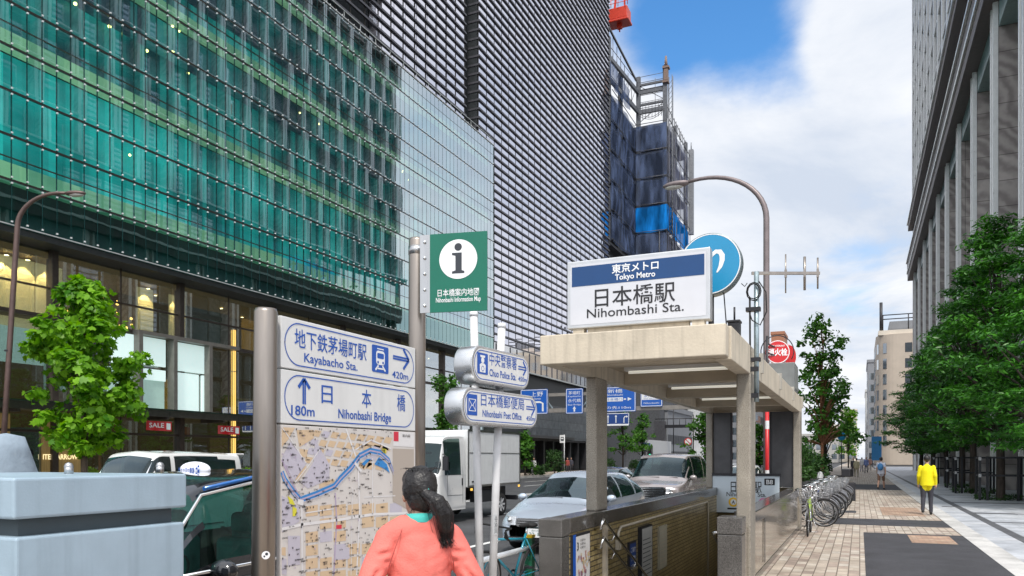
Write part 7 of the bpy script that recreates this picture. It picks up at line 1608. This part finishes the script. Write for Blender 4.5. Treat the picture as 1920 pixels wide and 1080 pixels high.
o = thing('site_hoarding', 'long white hoarding at the foot of the construction site', 'hoarding', (-29, 120, 0)); g = MB(); g.box(-.15, 0, -10, 10, 0, 4.4); g.build('panel', pm('hoarding_white', (.66, .67, .69), .5, var=.06), o)
g = MB(); g.box(.01, .05, -8, -5.6, 1.4, 2.9, 0); g.box(.01, .05, -9, -4.5, 3.2, 3.9, 1); g.text('P', (.06, -6.8, 1.75), Y3, Z3, 1.1, 2); g.build('parking_board', [M_black, M_navy, M_white], o)
# street clutter at the junction: gantry of blue signs
GY = 58.; gx0, gz0 = onY(985, GY); gx1, _ = onY(1320, GY)
o = thing('sign_gantry', 'steel beam gantry carrying blue road direction signs over the road', 'road sign', (-15, GY, 0)); zg = zat(768, onY(1120, GY)[1])
g = MB(); g.box(-13.9, 9.0, -.16, .16, zg - .15, zg + .17); g.box(-13.9, -2, -.12, .12, zg + 1.15, zg + 1.4); g.build('beam', pm('gantry_grey', (.26, .24, .22), .5, .3, var=.15), o)
g = MB(); g.cyl((-13.9, 0, 0), (-13.9, 0, zg + 1.6), .17, n=12); g.build('post', M_galv, o)
for x in (-11.2, -7.9, -4.6): g = MB(); g.bar((x, 0, zg + .15), (x, 0, zg + 1.2), .12, .12); g.bar((x - .4, 0, zg + .2), (x, 0, zg + .7), .08, .08); g.bar((x + .4, 0, zg + .2), (x, 0, zg + .7), .08, .08); g.build('brace', M_galv, o)
M_rsign = pm('road_sign_blue', (.008, .10, .46), .35, var=.04)
def bsign(u0, u1, v0, v1, draw, mat=M_rsign, dy=-.30):
    x0, za = onY(u0, GY + dy); x1, zb = onY(u1, GY + dy); zt, zbm = zat(v0, za), zat(v1, za); w = x1 - x0; h = zt - zbm; cx = (x0 + x1) / 2 + 15; cz = (zt + zbm) / 2
    g = MB(); g.prism(rrect(w, h, .08, 4), (cx, dy, cz), X3, Z3, (0, .06, 0)); s = g.build('sign_board', mat, o)
    g = MB(); ring(g, rrect(w - .06, h - .06, .08, 4), .045, (cx, dy - .006, cz), X3, Z3, 0); draw(g, Vector((cx, dy - .008, cz)), w, h); g.build('sign_lettering', [M_white, M_rsign], s)
def dL(g, c, w, h):
    g.text('上野', c + X3 * w * .1 + Z3 * h * .22, X3, Z3, h * .22, 0, w=w * .45); g.text('Ueno', c + X3 * w * .1 + Z3 * h * .08, X3, Z3, h * .12, 0, w=w * .3)
    strokepoly(g, [(-.36 * w, -.02 * h), (.22 * w, -.02 * h), (.32 * w, -.08 * h), (.32 * w, -.40 * h)], h * .075, c, X3, Z3); g.text('110m', c - Z3 * h * .42 - X3 * w * .15, X3, Z3, h * .14, 0)
def dM(g, c, w, h):
    g.text('茅場町', c + Z3 * h * .27, X3, Z3, h * .15, 0, w=w * .7); g.text('Kayabacho', c + Z3 * h * .16, X3, Z3, h * .09, 0, w=w * .75); g.text('永代橋', c - Z3 * h * .04, X3, Z3, h * .16, 0, w=w * .75); g.text('Eitai Bridge', c - Z3 * h * .17, X3, Z3, h * .09, 0, w=w * .75)
    strokepoly(g, [(0, -.42 * h), (0, -.30 * h)], w * .09, c, X3, Z3); g.poly([(-w * .1, -.31 * h), (w * .1, -.31 * h), (0, -.20 * h)], c, X3, Z3, 0)
def dR(g, c, w, h):
    g.text('新橋', c - X3 * w * .02 + Z3 * h * .27, X3, Z3, h * .17, 0, w=w * .38); g.text('Shimbashi', c - X3 * w * .02 + Z3 * h * .15, X3, Z3, h * .10, 0, w=w * .4)
    strokepoly(g, [(-.46 * w, -.24 * h), (-.44 * w, -.08 * h), (-.36 * w, 0), (-.26 * w, 0)], h * .09, c, X3, Z3); g.poly([(-.26 * w, -.08 * h), (.18 * w, -.08 * h), (.18 * w, .08 * h), (-.26 * w, .08 * h)], c, X3, Z3, 0); g.text('日本橋口', c - Y3 * .004 - X3 * w * .04 - Z3 * h * .045, X3, Z3, h * .12, 1, w=w * .4)
    strokepoly(g, [(.2 * w, 0), (.26 * w, 0)], h * .05, c, X3, Z3); g.poly([(.30 * w, -.07 * h), (.30 * w, .07 * h), (.40 * w, 0)], c, X3, Z3, 0); g.text('この先110m', c - Z3 * h * .38, X3, Z3, h * .13, 0, w=w * .75)
def dA(g, c, w, h):
    for k, x in enumerate((-.4, -.14, .10, .34)):
        b_ = c + X3 * w * x
        if k in (1, 2): strokepoly(g, [(0, -.28 * h), (0, .2 * h)], w * .025, b_, X3, Z3); g.poly([(-w * .035, .18 * h), (w * .035, .18 * h), (0, .36 * h)], b_, X3, Z3, 0)
        else: s = -1 if k == 0 else 1; strokepoly(g, [(0, -.28 * h), (0, .1 * h), (s * w * .03, .2 * h), (s * w * .07, .2 * h)], w * .025, b_, X3, Z3); g.poly([(s * w * .07, .1 * h), (s * w * .07, .3 * h), (s * w * .12, .2 * h)], b_, X3, Z3, 0)
    g.poly([(-.48 * w, -.49 * h), (.48 * w, -.49 * h), (.48 * w, -.36 * h), (-.48 * w, -.36 * h)], c, X3, Z3, 0)
def dE(g, c, w, h):
    g.poly([(-.44 * w, -.02 * h), (.44 * w, -.02 * h), (.44 * w, .42 * h), (-.44 * w, .42 * h)], c, X3, Z3, 0); g.text('永代通り', c - Y3 * .004 + Z3 * h * .16, X3, Z3, h * .2, 1, w=w * .7); g.text('Eitai-dori Ave.', c - Y3 * .004 + Z3 * h * .02, X3, Z3, h * .13, 1, w=w * .7); g.text('Nihonbashi', c - Z3 * h * .3, X3, Z3, h * .16, 0, w=w * .7)
bsign(976, 1027, 731, 777, dL); bsign(1061, 1093, 729, 776, dM); bsign(1118, 1192, 727, 773, dR); bsign(1118, 1180, 775, 799, dA, M_navy); bsign(1201, 1242, 736, 763, dE)
# bus stop flag, traffic signals, speed sign, gantry column of the far crossing
Yb, zb_ = onX(1058, -28.7); o = thing('bus_stop', 'slim white bus stop post with a square sign on the far pavement', 'bus stop', (-28.7, Yb, 0)); g = MB(); g.cyl((0, 0, 0), (0, 0, zat(815, zb_)), .05, n=8); g.build('post', M_white, o); g = MB(); zz_ = zat(823, zb_); g.box(-.5, .08, -.03, .03, zz_ - .42, zz_ + .42); g.build('sign_board', M_white, o); g = MB(); g.prism(rrect(.36, .4, .06, 3, -.21, zz_), (0, -.04, 0), X3, Z3, (0, .006, 0)); g.build('bus_symbol', M_inkgrey, o); g = MB(); g.prism(rrect(.24, .14, .03, 3, -.21, zz_ + .05), (0, -.05, 0), X3, Z3, (0, .006, 0)); g.build('bus_window', M_white, o)
def signal(label, u, v, Y):
    x, zc = onY(u, Y); z = zat(v, zc); o = thing('traffic_light', label, 'traffic light', (x, Y, 0), 0, 'traffic lights at the junction'); g = MB(); g.cyl((.35, 0, 0), (.35, 0, z + 1), .06, n=8); g.cyl((.35, 0, z), (-.1, 0, z), .04, n=6); g.build('post', M_dark, o); g = MB(); g.box(-.25, .25, -.15, .1, z - .7, z + .7); g.build('signal_case', M_dark, o, bevel=.05); g = MB(); g.lathe([(0, .0), (.17, .0)], (0, -.16, z - .35), (0, -1, 0), 12); g.build('green_lens', emis('signal_green', (.05, 1, .55), 2), o)
signal('traffic light showing green above the roof of the champagne minivan', 1219, 849, 112); signal('traffic light at the edge of the dark tree beside the rear column', 1322, 818, 118)
x_, zc = onY(1290, 112); o = thing('speed_sign', 'round white traffic sign with a red rim at the junction', 'sign', (x_, 112, 0)); z_ = zat(828, zc); g = MB(); g.cyl((0, .05, 0), (0, .05, z_ + .5), .05, n=8); g.build('post', M_dark, o); g = MB(); g.poly(circ(.55, 28), (0, -.02, z_), X3, Z3, 0); g.lathe([(.55, -.02), (.55, .02), (0, .02)], (0, 0, z_), (0, 1, 0), 28); ring(g, circ(.55, 28), .12, (0, -.03, z_), X3, Z3, 1); strokepoly(g, [(-.35, .35), (.35, -.35)], .1, Vector((0, -.035, z_)), X3, Z3, 1); g.build('sign_disc', [M_white, M_red], o)
x_, zc = onY(1240, 126); o = thing('crossing_gantry', 'dark steel gantry frame with a thick column beyond the junction', 'gantry', (x_, 126, 0)); z_ = zat(797, zc); g = MB(); g.box(-1.0, .7, -.6, .6, 0, z_ + .6); g.build('column', pm('gantry_dark', (.07, .07, .08), .5, var=.2), o); g = MB(); g.box(-1, 5.4, -.4, .4, z_ - .5, z_); g.cyl((-1, 0, z_ + 1), (5.4, 0, z_ + 1), .07, n=6)
for k in range(7): g.cyl((-1 + k, 0, z_), (-1 + k, 0, z_ + 1), .05, n=5)
g.build('deck', M_dark, o); g = MB(); g.cyl((5.2, 0, 0), (5.2, 0, z_ + 1.6), .1, n=8); g.cyl((1.9, .5, 0), (1.9, .5, z_ + 3.4), .07, n=8); g.build('post', M_dark, o)
# far street clutter on the right-hand pavement: motor scooter, bollard sign, round blue signs
x_, zc = onY(1588, 78); o = thing('round_sign', 'blue round sign on a pole among the far street trees', 'sign', (-2.1, onX(1578, -2.1)[0], 0)); z_ = zat(818, onX(1578, -2.1)[1]); g = MB(); g.cyl((0, .06, 0), (0, .06, z_ + .6), .05, n=8); g.build('post', M_dark, o); g = MB(); g.lathe([(0, -.08), (.5, -.08), (.52, 0), (.5, .05), (0, .05)], (0, 0, z_), (0, 1, 0), 28); g.build('sign_disc', pm('metro_sky_blue', (.01, .29, .56), .3), o)
o = thing('planter_box', 'dark square planter box at the end of the row of bicycles', 'planter', (-.55, 33.4, 0)); g = MB(); g.box(-.55, .4, -.3, .3, 0, .72); g.build('box', M_dark, o, bevel=.02); g = MB(); g.box(-.5, .35, -.25, .25, .72, .74); g.build('soil', M_bark2, o)
o = thing('motor_scooter', 'parked motor scooter with a rear box beyond the planter box', 'scooter', (-1.2, 37.5, 0), R(70))
g = MB(); g.ball((0, -.35, .62), (.19, .45, .22), 14); g.box(-.16, .16, -.1, .35, .28, .36); g.ball((0, .45, .72), (.2, .14, .36), 14); g.build('body', M_ltgrey, o); g = MB(); g.ball((0, -.25, .86), (.16, .42, .07), 12); g.build('saddle', M_rubber, o)
for y in (-.55, .62): g = MB(); g.lathe([(.13, -.05), (.24, -.05), (.26, 0), (.24, .05), (.13, .05)], (0, y, .26), (1, 0, 0), 20); g.build('wheel', M_rubber, o)
g = MB(); g.tube([(-.3, .36, 1.02), (0, .45, 1.0), (.3, .36, 1.02)], .02, 6); g.ball((0, .55, .98), (.1, .06, .08), 10); g.build('handlebar', M_dark, o); g = MB(); g.box(-.2, .2, -.95, -.55, .85, 1.2); g.build('top_box', M_dark, o, bevel=.04)
# grey-blue covered motorbike at the left edge
q = at(12, 890, 4.6); o = thing('covered_motorbike', 'motorbike shape under a wrinkled grey blue cover behind the street cabinet', 'covered motorbike', (q.x, q.y, 0), R(10)); zt_ = zat(812, 4.6)
g = MB(); V = []; nx, nz = 40, 18
for j in range(nz + 1):
    t = j / nz
    for i in range(nx):
        a = 2 * math.pi * i / nx; r = .10 + .52 * t ** 1.0; f = 1 + .06 * math.sin(a * 7 + t * 2) * t + .04 * math.sin(a * 13) * t; V.append((r * f * math.cos(a) * .62 + .0, r * f * math.sin(a) * 1.15, zt_ - .02 - (zt_ - .1) * t ** 1.05 - .03 * math.sin(a * 5) * t))
V.append((0, 0, zt_)); F = [(j * nx + i, (j + 1) * nx + i, (j + 1) * nx + (i + 1) % nx, j * nx + (i + 1) % nx) for j in range(nz) for i in range(nx)] + [(len(V) - 1, i, (i + 1) % nx) for i in range(nx)]
g.add(V, F, 0, True); g.build('cover', pm('grey_blue_tarp', (.30, .37, .44), .45, var=.18, scale=6, bump=.4, bscale=14), o)
g = MB(); g.tube([(.62 * .40 * math.cos(R(a)), -.3 * 1.15 - .05, zt_ - .18 - (a + 90) * .004) for a in range(-90, 60, 12)], .014, 6); g.build('cover_cord', pm('violet_cord', (.05, .04, .18), .6), o)
